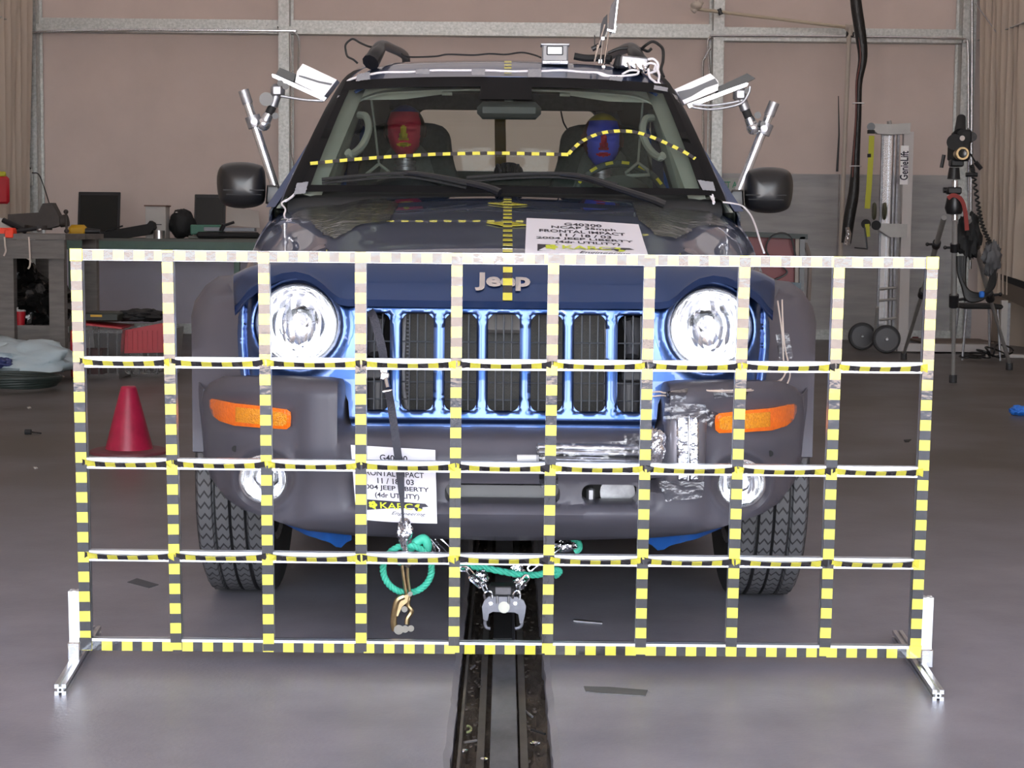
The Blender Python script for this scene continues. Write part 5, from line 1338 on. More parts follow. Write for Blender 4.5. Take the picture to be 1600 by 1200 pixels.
# roof front lip: blue line just over the glass
# ---------------- cabin furniture
b = B(); rows = []
for j in range(8):
    f = j/7; rows.append([Vector((x, 5.9+0.62*f, 1.155+0.035*sin(pi*min(1, f*1.1))-0.02*abs(x)**2-(0.1 if j == 7 else 0))) for x in [-0.68+1.36*i/16 for i in range(17)]])
b.grid(rows, thick=(0, 0, -0.2)); b.make('dashboard', mat('dash_dark_grey', (0.035, 0.038, 0.038), 0.8), car)
b = B(); rows = []
for j in range(7):
    f = j/6; rows.append([C(118+125*i/12, lerp(272+36*((i-6)/6.0)**2, 300, f)-0.0, 6.5-0.15*(1-f)) for i in range(13)])
b.grid(rows, thick=(0, 0.03, 0)); b.make('instrument_hood', M['interior'], car)
sw = B(); cW = C(180, 320, 6.68); pts = []
for k in range(48):
    a = 2*pi*k/48; pts.append(cW+Vector((0.182*cos(a), 0.182*sin(a)*0.42, 0.182*sin(a)*0.90)))
sw.tube(pts, 0.014, 10, closed=True); sw.box(cW, (0.14, 0.03, 0.09), bev=0.012)
for a in (0, 180, 270): sw.cyl(cW, cW+Vector((0.18*cos(radians(a)), 0.0756*sin(radians(a)), 0.162*sin(radians(a)))), 0.012, n=8)
swo = sw.make('steering_wheel', M['seat'], car)
b = B()
for a in (62, 83, 103, 124, 145, 34):
    p = cW+Vector((0.182*cos(radians(a)), 0.0765*sin(radians(a))-0.016, 0.164*sin(radians(a))+0.004)); t1 = Vector((-sin(radians(a)), 0.42*cos(radians(a)), .9*cos(radians(a)))).normalized()
    b.ribbon([p-t1*0.015, p+t1*0.015], 0.012, (0, -1, 0.4), 0.002)
b.make('wheel_tape', M['yellow_tape'], swo)
def seat(s, dx):
    X = s*0.425; Y = 7.42
    t_ = B(); rows = []
    for j in range(23):
        f = 1-(1-j/22)**1.7; z = 0.62+0.99*f; hw = interp(f, [0, .1, .55, .70, .80, .88, .93, 0.96, 0.985, 0.995, 1.0], [0.23, 0.25, 0.25, 0.235, 0.20, 0.19, 0.185, 0.172, 0.145, 0.11, 0.05]); yk = Y+0.22*f
        row = []
        for i in range(20):
            a = 2*pi*i/20; cx = abs(cos(a))**0.6*(1 if cos(a) > 0 else -1); sy = abs(sin(a))**0.8*(1 if sin(a) > 0 else -1)
            row.append(Vector((X+hw*cx, yk+0.075*sy*(1 if f < 0.98 else 0.3), z*0.905+0.06)))
        row.append(row[0]); rows.append(row)
    t_.grid(rows); t_.box((X, Y-0.28, 0.60), (0.48, 0.55, 0.16), bev=0.06)
    so_ = t_.make('seat', M['seat'], car, smooth=60)
    b = B(); rows = []
    for j in range(10):
        f = j/9; z = 0.72+0.78*f; hw = interp(f, [0, .6, .9, 1], [0.16, 0.16, 0.10, 0.03])
        rows.append([Vector((X+hw*(i/6-1), Y+0.22*(z-0.62)/0.98-0.082+0.02*abs(i/6-1)**3, z*0.95+0.03)) for i in range(13)])
    b.grid(rows, thick=(0, 0.02, 0)); b.make('seat_insert', M['seat2'], so_, smooth=60)
seat(-1, 0); seat(1, 0)
b = B(); b.box((0, 8.12, 0.80), (1.25, 0.16, 0.92), bev=0.07)
b.make('rear_seat', M['seat'], car)
# interior mirror
b = B(); p = C(5, 173, 6.22); b.box(p, (0.228, 0.045, 0.062), bev=0.02); im = b.make('interior_mirror', mat('mirror_shell_grey', (0.045, 0.055, 0.052), 0.5), car)
b = B(); b.cyl(C(4, 162, 6.24), C(4, 146, 6.26), 0.018, 0.011, n=12); b.make('mirror_stem', M['seat2'], im)
# sun visors
for s in (-1, 1):
    b = B()
    pts = [C(s*u, v, 6.42) for u, v in ((246, 146), (236, 139), (130, 135), (105, 137), (100, 142), (96, 148), (160, 157), (235, 159))]
    n = len(pts); b.add(pts+[p+Vector((0, 0.025, 0.004)) for p in pts], [tuple(range(n)), tuple(range(n, 2*n))[::-1]]+[(i, n+i, n+(i+1) % n, (i+1) % n) for i in range(n)])
    v_ = b.make('sun_visor', M['headliner'], car, smooth=20)
    B().cyl(C(s*84, 147, 6.42), C(s*100, 147, 6.42), 0.008, n=10).make('visor_clip', M['headliner'], v_)
b = B(); b.box((0, 7.9, C(0, 160, 7.9).z), (1.05, 0.05, 0.07)); b.make('header_trim', M['seat'], car)
# grab handles on the pillars
for s in (-1, 1):
    b = B(); b.tube(cat([C(s*230, 182, 6.35), C(s*218, 185, 6.33), C(s*214, 205, 6.28), C(s*224, 230, 6.2), C(s*240, 244, 6.1), C(s*247, 240, 6.08)], 6), 0.014, 8); b.make('grab_handle', M['interior'], car)
# door edges and belts seen past the pillars
for s in (-1, 1):
    b = B(); b.box((s*0.70, 6.98, 1.2), (0.05, 0.16, 0.75), Matrix.Rotation(s*-0.30, 3, 'Y'), bev=0.02); pb = b.make('middle_pillar', M['interior'], car)
    b = B(); b.ribbon([Vector((s*0.60, 6.95, 1.50)), Vector((s*0.62, 6.93, 1.0))], 0.045, (0, -1, 0), 0.002); b.make('seat_belt', M['strap'], pb)
    b = B(); b.box((s*0.70, 6.5, 1.06), (0.05, 0.7, 0.12), bev=0.02); b.make('door_card', M['interior'], car)
# cameras hub on the tunnel
b = B(); b.ball(C(5, 268, 6.5), 0.05, squash=(1.1, .8, .7)); 
for k in range(5): b.tube(cat([C(-14+8*k, 275, 6.5), C(-12+8*k, 258, 6.45), C(-6+6*k, 270, 6.42)], 5), 0.006, 6)
b.make('console_wiring', M['cord'], car)
# ---------------- wipers
def wiper(pts_arm, pts_blade, name='wiper'):
    b = B(); b.tube(cat(pts_arm, 5), lambda q: 0.014-0.006*q, 8); w_ = b.make(name, M['black'], car)
    b = B(); b.tube(cat(pts_blade, 5), 0.006, 8); q = pts_blade; b.tube([p+Vector((0, 0.008, -0.012)) for p in cat(pts_blade, 5)], 0.005, 6); b.make('wiper_blade', M['matt_black'], w_)
wz = lambda u, v, off=0.03: (lambda p: p+Vector((0, -off, off*0.3)))(C(u, v, interp(v, [240, 265, 290, 303, 315], [5.98, 5.91, 5.84, 5.80, 5.78])))
wiper([wz(-8, 306), wz(-28, 298), wz(-70, 289), wz(-120, 280), wz(-158, 276)], [wz(-285, 288), wz(-230, 282), wz(-158, 277), wz(-110, 283), wz(-60, 293)])
wiper([wz(248, 322), wz(225, 313), wz(170, 296), wz(120, 280), wz(85, 276)], [wz(-60, 283), wz(0, 278), wz(80, 275), wz(130, 281), wz(175, 292)])
# ---------------- wing mirrors
for s in (-1, 1):
    Ym_ = 6.02; b = B(); prof = rrect(0, 0, 1, 1, 0.36, 7) if False else None
    rows = []; x0, x1, y0, y1 = (372, 446, 259, 331)
    for j, (dy, sc_) in enumerate(((0.11, 0.90), (0.085, 0.985), (0.05, 1.0), (0.02, 0.985), (-0.01, 0.93), (-0.035, 0.82), (-0.05, 0.62), (-0.058, 0.35), (-0.0595, 0.12), (-0.06, 0.0005))):
        row = []
        base = [(380, 262), (400, 257.5), (425, 258), (440, 263), (446, 275), (447, 292), (444, 312), (438, 323), (420, 329), (398, 329), (382, 325), (374, 318), (372, 300), (373, 275), (376, 266)]
        cu, cv = 410, 296
        pl = cat([Vector((cu+(u-cu)*sc_, cv+(v-cv)*sc_, 0)) for u, v in base], 3, closed=True)
        row = [C(s*(410+(p.x-410)*1.02+2.5), p.y, Ym_+dy) for p in pl]; row.append(row[0]); rows.append(row)
    b.grid(rows); m_ = b.make('wing_mirror', mat('mirror_satin_black', (0.010, 0.010, 0.011), 0.32), car, smooth=60)
    b = B(); ra = [(372, 293), (355, 293), (350, 300), (352, 318), (360, 326), (374, 322)]
    rows = []
    for dy, k in ((0.06, 1.0), (0.0, 1.0), (-0.02, 0.8)):
        cu = 362; cv = 308; rows.append([C(s*(cu+(u-cu)*k), cv+(v-cv)*k, Ym_+dy) for u, v in ra+ra[:1]])
    rows.append([C(s*362, 308, Ym_-0.025)]*7)
    b.grid(rows); b.make('mirror_arm', M['black'], m_)
    B().box(C(s*410, 293, Ym_+0.108), (0.11, 0.004, 0.085), bev=0.001).make('mirror_glass', M['chrome'], m_)
    b = B(); b.box(C(s*408, 301, Ym_-0.056), (0.14, 0.004, 0.004)); b.box(C(s*408, 308, Ym_-0.056), (0.12, 0.004, 0.003)); b.make('mirror_rib', M['matt_black'], m_)
# ---------------- roof rails
for s in (-1, 1):
    b = B(); b.tube(cat([C(s*214, 98, 6.62), C(s*207, 84, 6.68), C(s*198, 74, 6.8), C(s*190, 73, 7.0), C(s*178, 78, 7.4), C(s*165, 84, 7.9), C(s*157, 92, 8.3), C(s*157, 108, 8.4)], 6), 0.020, 10)
    b.make('roof_rail', M['black'], car)
    b = B(); b.tube(cat([C(s*212, 100, 6.62), C(s*204, 88, 6.66), C(s*197, 78, 6.74)], 5), lambda q: 0.034-0.012*q, 10); b.make('rail_foot', M['black'], car)

# ---------------- markings fixed to the car
# chrome word on the bonnet nose
vs, fs = text_geo('Jeep', 0.060, 0.0024, 0.003, sx=1.28)
b = B()
for x, y, z in vs: pass
cp = C(0, 438, 4.385)
def onnose(x, zz, off):
    # nearest bonnet nose point: find s_ with the wanted height
    lo, hi = 0.0, 6.5
    for _ in range(18):
        mi_ = (lo+hi)/2
        if bonnet(x/0.695, mi_).z < zz: lo = mi_
        else: hi = mi_
    p = bonnet(x/0.695, (lo+hi)/2); return Vector((x, p.y-off, zz))
b.add([onnose(x, cp.z+y*0.75, 0.003+max(0, z)) for x, y, z in vs], fs)
b.make('emblem', M['chrome'], hood, smooth=0, fix=False)
# centre line tape on the bonnet, with its arrow marks
mm = [M['yellow_tape'], M['black_tape']]
pts = []
for s_ in [0.0, 0.6, 1.2, 2, 3, 4]: p = bonnet(0.012, s_); pts.append(p+Vector((0, -0.004, 0.003)))
tape_line('centre_tape', pts, 0.024, lambda q: Vector((0, -1, 0.25)), 0.045, mm, hood, on=0.5)
b = B(); nseg = 14
for k in range(nseg):
    y0_ = 4.52+(5.74-4.52)*(k/nseg); y1_ = y0_+(1.22/nseg)*0.42
    for q, (a_, c_) in enumerate(((y0_, y1_),)):
        p1, p2 = bz(0.008, a_)+Vector((0, 0, 0.004)), bz(0.008, c_)+Vector((0, 0, 0.004))
        b.ribbon([p1, p2], 0.026, (0, -0.2, 1), 0.001)
b.make('centre_ladder_tape', M['yellow_tape'], hood)
b = B(); p = [bz(0.008, y)+Vector((0, 0, 0.0025)) for y in (4.50, 4.8, 5.1, 5.4, 5.76)]; b.ribbon(p, 0.026, (0, -0.2, 1), 0.001); b.make('centre_backing_tape', M['matt_black'], hood)
b = B()
for yy in (5.02, 5.52):
    for sx in (-1, 1):
        a_ = bz(0.008+sx*0.014, yy-0.04*sx*0.2); q0 = Vector((0.008+sx*0.012, yy, 0)); 
        tri = [(0.008+sx*0.012, yy-0.045), (0.008+sx*0.012, yy+0.045), (0.008+sx*0.062, yy+sx*-0.02)]
        b.add([bz(x, y)+Vector((0, 0, 0.004)) for x, y in tri]+[bz(x, y)+Vector((0, 0, 0.003)) for x, y in tri], [(0, 1, 2), (5, 4, 3), (0, 3, 4, 1), (1, 4, 5, 2), (2, 5, 3, 0)])
b.make('arrow_mark', M['yellow_tape'], hood, smooth=0)
# windscreen tape
def onws(px, py):
    lo, hi = -0.05, 1.05; d = _F*FPX+R2*(px-800.0)-U2*(py-600.0)
    best = None
    for it in range(60):
        t_ = it/59.0
        p = wsl(t_, 0); Y = p.y; u = (px-786.5)
        q = max(-1, min(1, (P(px, py, Y).x)/(lerp(322, 250, t_)*Y/FPX))); w_ = wsl(t_, q); r_ = P(px, py, w_.y); e_ = abs(r_.z-w_.z)
        if best is None or e_ < best[0]: best = (e_, r_)
    return best[1]+Vector((0, -0.006, 0.004))
path = [(485, 257.5), (520, 254), (560, 250.5), (600, 247.5), (640, 245), (680, 243), (720, 242), (760, 241.3), (800, 241.5), (840, 242.5), (888, 243.5)]
tape_line('windscreen_tape', [onws(*p) for p in path], 0.0125, (0, -1, 0.5), 0.0505, [M['yellow_tape'], M['black_tape']], wind, on=0.52)
path = [(888, 243), (894, 236), (906, 225), (918, 218), (932, 212), (950, 208), (970, 206.5), (990, 208), (1010, 213), (1030, 221), (1050, 230), (1068, 239), (1086, 250)]
tape_line('windscreen_tape', cat([onws(*p) for p in path], 4), 0.0125, (0, -1, 0.5), 0.044, [M['yellow_tape'], M['black_tape']], wind, on=0.5)
# roof centre tape
b = B()
for k in range(5): p = roofp(1.2+0.62*k, 0.01); q = roofp(1.2+0.62*k+0.3, 0.01); b.ribbon([p+Vector((0, -0.003, 0.004)), q+Vector((0, -0.003, 0.004))], 0.027, (0, -0.6, 1), 0.001)
b.make('roof_tape', M['yellow_tape'], roof)
# bright edge line of the roof lip is paint on the glass header
# yellow scraps on the wings
for nm, pts in (('wing_tape', ((384, 452), (389, 463))), ('wing_tape', ((1180, 458), (1190, 474)))):
    s = -1 if pts[0][0] < 700 else 1
    b = B(); q = [P(x, y, 4.50) for x, y in pts]; b.ribbon([q[0], (q[0]+q[1])/2+Vector((0, -0.01, 0)), q[1]], 0.026, (s*-0.2, -1, 0.3), 0.002); q2 = [P(x+s*6, y-10, 4.52) for x, y in pts]; b.ribbon([q2[0], q[0]], 0.012, (0, -1, 0), 0.002)
    b.make(nm, M['yellow_tape'], car)
# =================================================================== GRID FRAME IN FRONT OF THE CAR
GY = lambda z: 4.08
def G(px, py):
    Y = 4.06
    for _ in range(4): Y = GY(P(px, py, Y).z)
    return P(px, py, Y)
frame = thing('grid_frame', 'large aluminium grid frame wrapped in yellow and black chequered tape', 'frame', (0, 4.12, 0))
W_ = 0.0255
def tslot(a, b_, side, w_=W_):
    """slotted square extrusion between two points; side = a vector across it"""
    a = Vector(a); b_ = Vector(b_); t = (b_-a).normalized(); u = (Vector(side)-t*t.dot(Vector(side))).normalized(); n = t.cross(u)
    h = w_/2; g = w_*0.13; d = w_*0.24
    q = [(-h, -h), (-g, -h), (-g, -h+d), (g, -h+d), (g, -h), (h, -h), (h, -g), (h-d, -g), (h-d, g), (h, g), (h, h), (g, h), (g, h-d), (-g, h-d), (-g, h), (-h, h), (-h, g), (-h+d, g), (-h+d, -g), (-h, -g)]
    vs = [a+u*x+n*y for x, y in q]+[b_+u*x+n*y for x, y in q]; N = len(q)
    return vs, [tuple(range(N))[::-1], tuple(range(N, 2*N))]+[(i, (i+1) % N, N+(i+1) % N, N+i) for i in range(N)]
tops = [121, 263, 413, 564, 714.5, 865, 1015, 1163, 1310, 1455]
bots = [136, 277, 421, 565, 709.5, 855, 1000, 1141, 1287, 1428]
def rowpy(k, px): return lerp([398, 565, 722.5, 866.5, 1003.5][k], [410.5, 574.5, 737, 880, 1016][k], (px-130)/1300.0)
fr_n = Vector((0, -1, 0))
TP = [M['yellow_tape'], M['black_tape']]
node = [[None]*10 for _ in range(5)]
for i in range(10):
    a = G(tops[i], rowpy(0, tops[i])); c = G(bots[i], rowpy(4, bots[i]))
    for k in range(5):
        py = rowpy(k, 780); f = (py-404)/(1010-404.0); px = lerp(tops[i], bots[i], f); node[k][i] = G(px, rowpy(k, px))
    zt_, zb_ = a, c
    b = B(); b.add(*tslot(zt_+(zt_-zb_).normalized()*0.012, zb_-(zt_-zb_).normalized()*0.012, (1, 0, 0))); vb = b.make('vertical_bar', M['alu'], frame, smooth=20)
    tape_line('hazard_tape', [p+fr_n*0.0145 for p in (zt_+(zt_-zb_).normalized()*0.013, zb_-(zt_-zb_).normalized()*0.013)], 0.0262, fr_n, 0.0478, TP, vb, on=0.53, phase=[0.001, 0.028, 0.004, 0.0, 0.030, 0.022, 0.030, 0.027, 0.026, 0.002][i])
for k in (0, 1, 2, 3, 4):
    a, c = node[k][0], node[k][9]; d = (c-a).normalized()
    b = B(); b.add(*tslot(a-d*0.012, c+d*0.012, (0, 0, 1), W_)); cb = b.make('cross_bar', M['alu'], frame, smooth=20)
    if k in (0, 4):
        dz = Vector((0, 0, -0.005 if k == 4 else 0))
        tape_line('hazard_tape', [a-d*0.012+fr_n*0.0135+dz, c+d*0.012+fr_n*0.0135+dz], 0.0245 if k == 0 else 0.0225, fr_n, 0.0482, TP, cb, on=0.53, phase=0.002)
    else:
        for i in range(9):
            p0, p1 = node[k][i], node[k][i+1]; L = 24; pts = []
            for j in range(L+1):
                f = j/L; s_ = sin(pi*f)**0.6 if 0 < f < 1 else 0; pts.append(p0.lerp(p1, f)+fr_n*(0.0142+0.002*s_)+Vector((0, 0, -0.0045*s_-0.001)))
            nf = lambda q: (fr_n+Vector((0, 0, -0.05-1.1*sin(pi*min(1, max(0, q/24.0)))**0.5))).normalized()
            tape_line('hazard_tape', pts, 0.023, nf, 0.0482, TP, cb, on=0.5, phase=(i*0.0482*0.37+0.010) % 0.0482)
# corner joints
for (k, i, s) in ((0, 0, -1), (0, 9, 1), (4, 0, -1), (4, 9, 1)):
    b = B(); b.box(node[k][i]+fr_n*0.014, (0.03, 0.004, 0.03), bev=0.001); b.make('corner_tape', M['yellow_tape'] if k == 0 or s > 0 else M['black_tape'], frame)
# feet with their upright stubs
for s, tip, back, u0 in ((-1, (94, 1078), (150, 985), (124, 1014)), (1, (1466, 1087), (1402, 992), (1437, 1020))):
    a = PZ(tip[0], tip[1], 0.0128); c = PZ(back[0], back[1], 0.0128)
    b = B(); b.add(*tslot(a, c, (1, 0, 0))); ft = b.make('foot', M['alu'], frame, smooth=20)
    j = PZ(u0[0], u0[1], 0.02); corner = node[4][0 if s < 0 else 9]
    b = B(); p0 = Vector((corner.x+s*0.027, corner.y+0.004, 0.026)); p1 = P(124 if s < 0 else 1444, 922 if s < 0 else 932, corner.y); p1.x = node[3][0 if s < 0 else 9].x*0.35+corner.x*0.65+s*0.027
    b.add(*tslot(p0, p1, (1, 0, 0))); b.make('upright', mat('bright_aluminium', (0.86, 0.86, 0.88), 0.35, 0.8), ft, smooth=20)
    b = B(); b.box(p0+Vector((0, -0.018, 0.012)), (0.03, 0.02, 0.045), bev=0.003); b.cyl(p0+Vector((0, -0.032, 0.02)), p0+Vector((0, -0.024, 0.02)), 0.006, n=12); b.cyl(p0+Vector((0, -0.032, 0.0)), p0+Vector((0, -0.024, 0.0)), 0.006, n=12)
    b.make('bracket', M['white_tube'], ft)
    b = B(); b.cyl(p1+Vector((0, -0.016, -0.012)), p1+Vector((0, -0.012, -0.012)), 0.006, n=12); b.make('bolt', M['chrome'], ft)
# round hole in each foot end
for ft_tip in ((94, 1078), (1466, 1087)):
    a = PZ(ft_tip[0], ft_tip[1], 0.0128); b = B(); b.cyl(a+Vector((0, -0.0012, 0)), a+Vector((0, 0.004, 0)), 0.0028, n=12); b.make('foot_bore', M['matt_black'], frame)

# =================================================================== PAPER SHEETS
def sheet_sign(label, loc, fn, bold):
    t = thing('test_sheet', label, 'sign', loc)
    rows = [[fn(i/16, j/14, 0.0) for i in range(17)] for j in range(15)]
    B().grid(rows, thick=fn(0.5, 0.5, 0.0008)-fn(0.5, 0.5, 0)).make('paper', M['paper'], t, smooth=60)
    def put(s, cx, cy, w_, h_, m_, nm='lettering', sx=1.0, shear=0.0, bo=0.02, off=0.0018):
        vs, fs = text_geo(s, 1.0, bo, 0, shear=shear); xs = [v[0] for v in vs]; ys = [v[1] for v in vs]
        x0, x1, y0, y1 = min(xs), max(xs), min(ys), max(ys); b = B()
        b.add([fn(cx+w_*((x-x0)/(x1-x0)-0.5), cy-h_*((y-y0)/(y1-y0)-0.5), off) for x, y, z in vs], fs); b.make(nm, m_, t, smooth=0, fix=False)
    put('G40300', 0.50, 0.145, 0.33, 0.085, M['ink'], bo=bold)
    put('NCAP 35mph', 0.50, 0.255, 0.56, 0.090, M['ink'], bo=bold)
    put('FRONTAL IMPACT', 0.485, 0.355, 0.74, 0.075, M['ink'], bo=bold)
    put('11 / 18 / 03', 0.51, 0.455, 0.44, 0.075, M['ink'], bo=bold)
    put('2004 JEEP LIBERTY', 0.50, 0.555, 0.82, 0.078, M['ink'], bo=bold)
    put('(4dr UTILITY)', 0.52, 0.655, 0.54, 0.085, M['ink'], bo=bold)
    b = B(); o = [(0.10, 0.72), (0.86, 0.735), (0.90, 0.775), (0.72, 0.80), (0.45, 0.815), (0.10, 0.87)]
    b.add([fn(x, y, 0.0014) for x, y in o], [tuple(range(6))]); b.make('logo_band', M['ink'], t, smooth=0, fix=False)
    put('KARC', 0.505, 0.785, 0.40, 0.085, M['lime'], bo=0.014, off=0.003)
    b = B()
    for k in range(5):
        a = 2*pi*k/5; c0 = (0.215+0.032*cos(a), 0.785+0.030*sin(a)); b.add([fn(c0[0]+0.024*cos(q*pi/5), c0[1]+0.022*sin(q*pi/5), 0.0022+0.0001*k) for q in range(10)], [tuple(range(10))])
    b.add([fn(x, y, 0.0023) for x, y in ((0.22, 0.78), (0.255, 0.84), (0.235, 0.845), (0.20, 0.80))], [(0, 1, 2, 3)])
    b.make('logo_flower', M['lime'], t, smooth=0, fix=False)
    b = B()
    for q in range(4):
        pts = [(0.775, 0.795)]+[(0.775+0.05*cos(radians(90*q+9*k+20)), 0.795+0.05*sin(radians(90*q+9*k+20))) for k in range(11)]
        b.add([fn(x, y, 0.0024) for x, y in pts], [tuple(range(12))], q % 2)
    b.make('logo_target', [M['lime'], M['ink']], t, smooth=0, fix=False)
    put('Engineering', 0.65, 0.885, 0.42, 0.055, M['ink'], shear=0.4, bo=0.0, off=0.002)
    return t
def bumper_at(px, py, off):
    d = [px, py]; u = px-786.5-0.0095*(600-py); v = py-0.0095*(px-800); Y = Fbump(u, v)
    Y = Y0-0.008+plan(u)
    p = C(u, v, Y-off-0.004); return p
def fn_b(s, t, off):
    x = lerp(lerp(548, 680, s), lerp(557, 683, s), t); y = lerp(lerp(695, 703, s), lerp(811, 818, s), t)+1.5*sin(pi*s)*t
    return bumper_at(x, y, off+0.003*sin(3*t+2*s)**2)
sheet_sign('white printed test sheet taped on the front bumper behind the hanging strap', bumper_at(615, 815, 0), fn_b, 0.019)
def fn_h(s, t, off):
    y = lerp(5.14, 4.44, t); x = lerp(lerp(0.064, 0.392, s), lerp(0.052, 0.372, s), t); y += -0.05*s*(1-t)
    p = bz(x, y); n = Vector((0, -0.16, 1)).normalized(); return p+n*(0.004+off)
sheet_sign('white printed test sheet lying on the bonnet right of the centre tape', bz(0.22, 4.5), fn_h, 0.022)

# =================================================================== ROPES, STRAPS AND TOW GEAR
def rope(name, pts, r, label, closed=False, twist=9.0):
    pts = [Vector(p) for p in pts]; L = len(pts); b = B()
    for k in range(3):
        out_ = []; d = 0.0; u = None
        for i in range(L):
            t = (pts[(i+1) % L]-pts[i-1]) if closed else (pts[min(i+1, L-1)]-pts[max(i-1, 0)])
            t.normalize()
            if u is None: u = t.orthogonal().normalized()
            u = (u-t*u.dot(t)).normalized(); w_ = t.cross(u); a = i*twist/ L*2*pi+k*2*pi/3
            out_.append(pts[i]+(u*cos(a)+w_*sin(a))*r*0.52)
        b.tube(out_, r*0.56, 8, closed=closed)
    return tag(center(b.make(name, M['green_rope'], smooth=70)), label, 'rope')
Yr_ = 4.40
# hanging strap from the grille with buckle
st = thing('tie_down_strap', 'dark nylon strap with a metal buckle hanging from the leftmost grille slot', 'strap', P(630, 815, 4.2))
b = B(); b.ribbon(cat([P(578, 486, 4.38), P(585, 500, 4.33), P(597, 545, 4.31), P(600, 572, 4.30)], 6), 0.021, (0, -1, 0.05), 0.0025); b.make('upper_webbing', M['strap'], st)
b = B(); b.ribbon(cat([P(607, 612, 4.24), P(612, 640, 4.18), P(619, 690, 4.17), P(625, 740, 4.165), P(628, 780, 4.165), P(629, 800, 4.17), P(630, 818, 4.18)], 6), [0.019]*20+[0.017, 0.016, 0.015, 0.013, 0.012, 0.010, 0.009, 0.008, 0.007, 0.006, 0.006, 0.006, 0.006, 0.006, 0.006, 0.006, 0.006], (0, -1, 0), 0.0025); b.make('lower_webbing', M['strap'], st)
b = B(); b.box(P(600, 579, 4.285), (0.021, 0.012, 0.016), bev=0.003); b.box(P(601, 588, 4.28), (0.024, 0.008, 0.022), Matrix.Rotation(0.2, 3, 'Y'), bev=0.004); b.cyl(P(603, 592, 4.27), P(606, 606, 4.26), 0.006, n=10); b.cyl(P(598, 612, 4.25), P(613, 610, 4.25), 0.004, n=10)
b.make('buckle', M['chrome'], st)
def foilball(c, sz, seed, nm='foil_wrap'):
    b = B(); b.ball((0, 0, 0), 1, n=28, f=lambda d: 1+0.35*noise.noise(d*2.3+Vector((seed, 0, 0)))+0.2*noise.noise(d*6+Vector((0, seed, 0))))
    b.v = [Vector((v.x*sz[0], v.y*sz[1], v.z*sz[2]))+Vector(c) for v in b.v]; return b
g = foilball(P(632, 832, 4.19), (0.018, 0.015, 0.034), 3); g.v += []
b2 = foilball(P(635, 874, 4.19), (0.030, 0.016, 0.018), 5)
g.add(b2.v, b2.f); g.tube([P(630, 815, 4.18), P(632, 850, 4.19), P(634, 870, 4.19)], 0.008, 8); g.make('foil_wrap', M['foil'], st)
# brass cable grip hanging in the rope ring
gr = thing('cable_grip', 'brassy cable grip with two bolts hanging below the strap', 'clamp', P(630, 990, 4.19))
Yq = 4.19
b = B(); b.tube(cat([P(627, 866, Yq), P(629, 890, Yq), P(635, 930, Yq)], 5), 0.0042, 8); b.tube(cat([P(637, 866, Yq), P(637, 900, Yq), P(641, 930, Yq)], 5), 0.0042, 8); b.make('shank', M['brass'], gr)
b = B(); b.tube(cat([P(640, 928, Yq), P(637, 945, Yq), P(643, 955, Yq), P(637, 966, Yq), P(636, 975, Yq)], 5), 0.0065, 8); b.tube(cat([P(632, 932, Yq), P(622, 938, Yq), P(617, 955, Yq), P(615, 972, Yq), P(617, 985, Yq)], 5), 0.0085, 8)
b.prism([(P(x, y, Yq).x, P(x, y, Yq).z) for x, y in ((616, 942), (628, 930), (640, 928), (641, 936), (628, 948), (622, 962), (616, 962))], Yq-0.006, Yq+0.008); b.make('jaw_body', M['brass'], gr)
for x, y, r in ((641, 928, 0.006), (632, 952, 0.0075), (623, 984, 0.012), (633, 983, 0.009), (642, 982, 0.008)):
    b = B(); b.cyl(P(x, y, Yq-0.016), P(x, y, Yq+0.012), r, n=14); b.cyl(P(x, y, Yq-0.019), P(x, y, Yq-0.016), r*0.6, n=12); b.make('bolt', mat('dull_bolt_head', (0.24, 0.22, 0.19), 0.6, 0.3), gr)
# green rope ring behind it
pts = [P(636.5+38*cos(a), 889+37*sin(a), 4.215+0.012*sin(a)) for a in [2*pi*k/90 for k in range(90)]]
rope('rope_ring', pts, 0.0085, 'round loop of green twisted rope hanging at the brass cable grip', True, 13)
b = B(); b.tube(cat([P(640, 858, 4.22), P(650, 848, 4.215), P(662, 842, 4.22), P(668, 852, 4.22), P(664, 866, 4.22)], 6), 0.012, 10)
tag(center(b.make('rope_knot', M['green_rope'])), 'green rope knot above the round rope loop', 'rope')
def chain_link(b, a, c, w_, r):
    a = Vector(a); c = Vector(c); t = (c-a).normalized(); u = t.cross(Vector((0, -1, 0.2))).normalized(); pts = []
    for k in range(14):
        q = 2*pi*k/14; ctr = c if cos(q) > 0 else a; pts.append(ctr+t*(w_/2*cos(q))+u*(w_/2*sin(q)))
    b.tube(pts, r, 7, closed=True)
Yt_ = 4.52
b = B(); chain_link(b, P(670, 846, 4.42), P(682, 860, 4.42), 0.016, 0.003); chain_link(b, P(684, 843, 4.44), P(700, 858, 4.44), 0.014, 0.003)
b3 = foilball(P(674, 852, 4.43), (0.012, 0.01, 0.02), 6); b.add(b3.v, b3.f)
tag(center(b.make('chain_link', M['chrome'])), 'bright chain links left of the trench above the rope loop', 'chain')
rp = [P(719, 886, Yt_), P(735, 885, Yt_), P(755, 887, Yt_), P(785, 893, Yt_), P(815, 898, Yt_), P(840, 898, Yt_), P(855, 894, Yt_), P(868, 891, Yt_), P(874, 893, Yt_+0.01), P(868, 900, Yt_)]
rope('tow_rope', cat(rp, 8), 0.0092, 'green twisted tow rope lying across the trench above the trolley', False, 9)
b = B(); b.tube(cat([P(872, 858, 4.55), P(882, 850, 4.55), P(900, 846, 4.56), P(905, 856, 4.55), P(898, 862, 4.55)], 5), 0.010, 8)
tag(center(b.make('tow_rope', M['green_rope'])), 'short green rope end under the bumper right of the trench', 'rope')
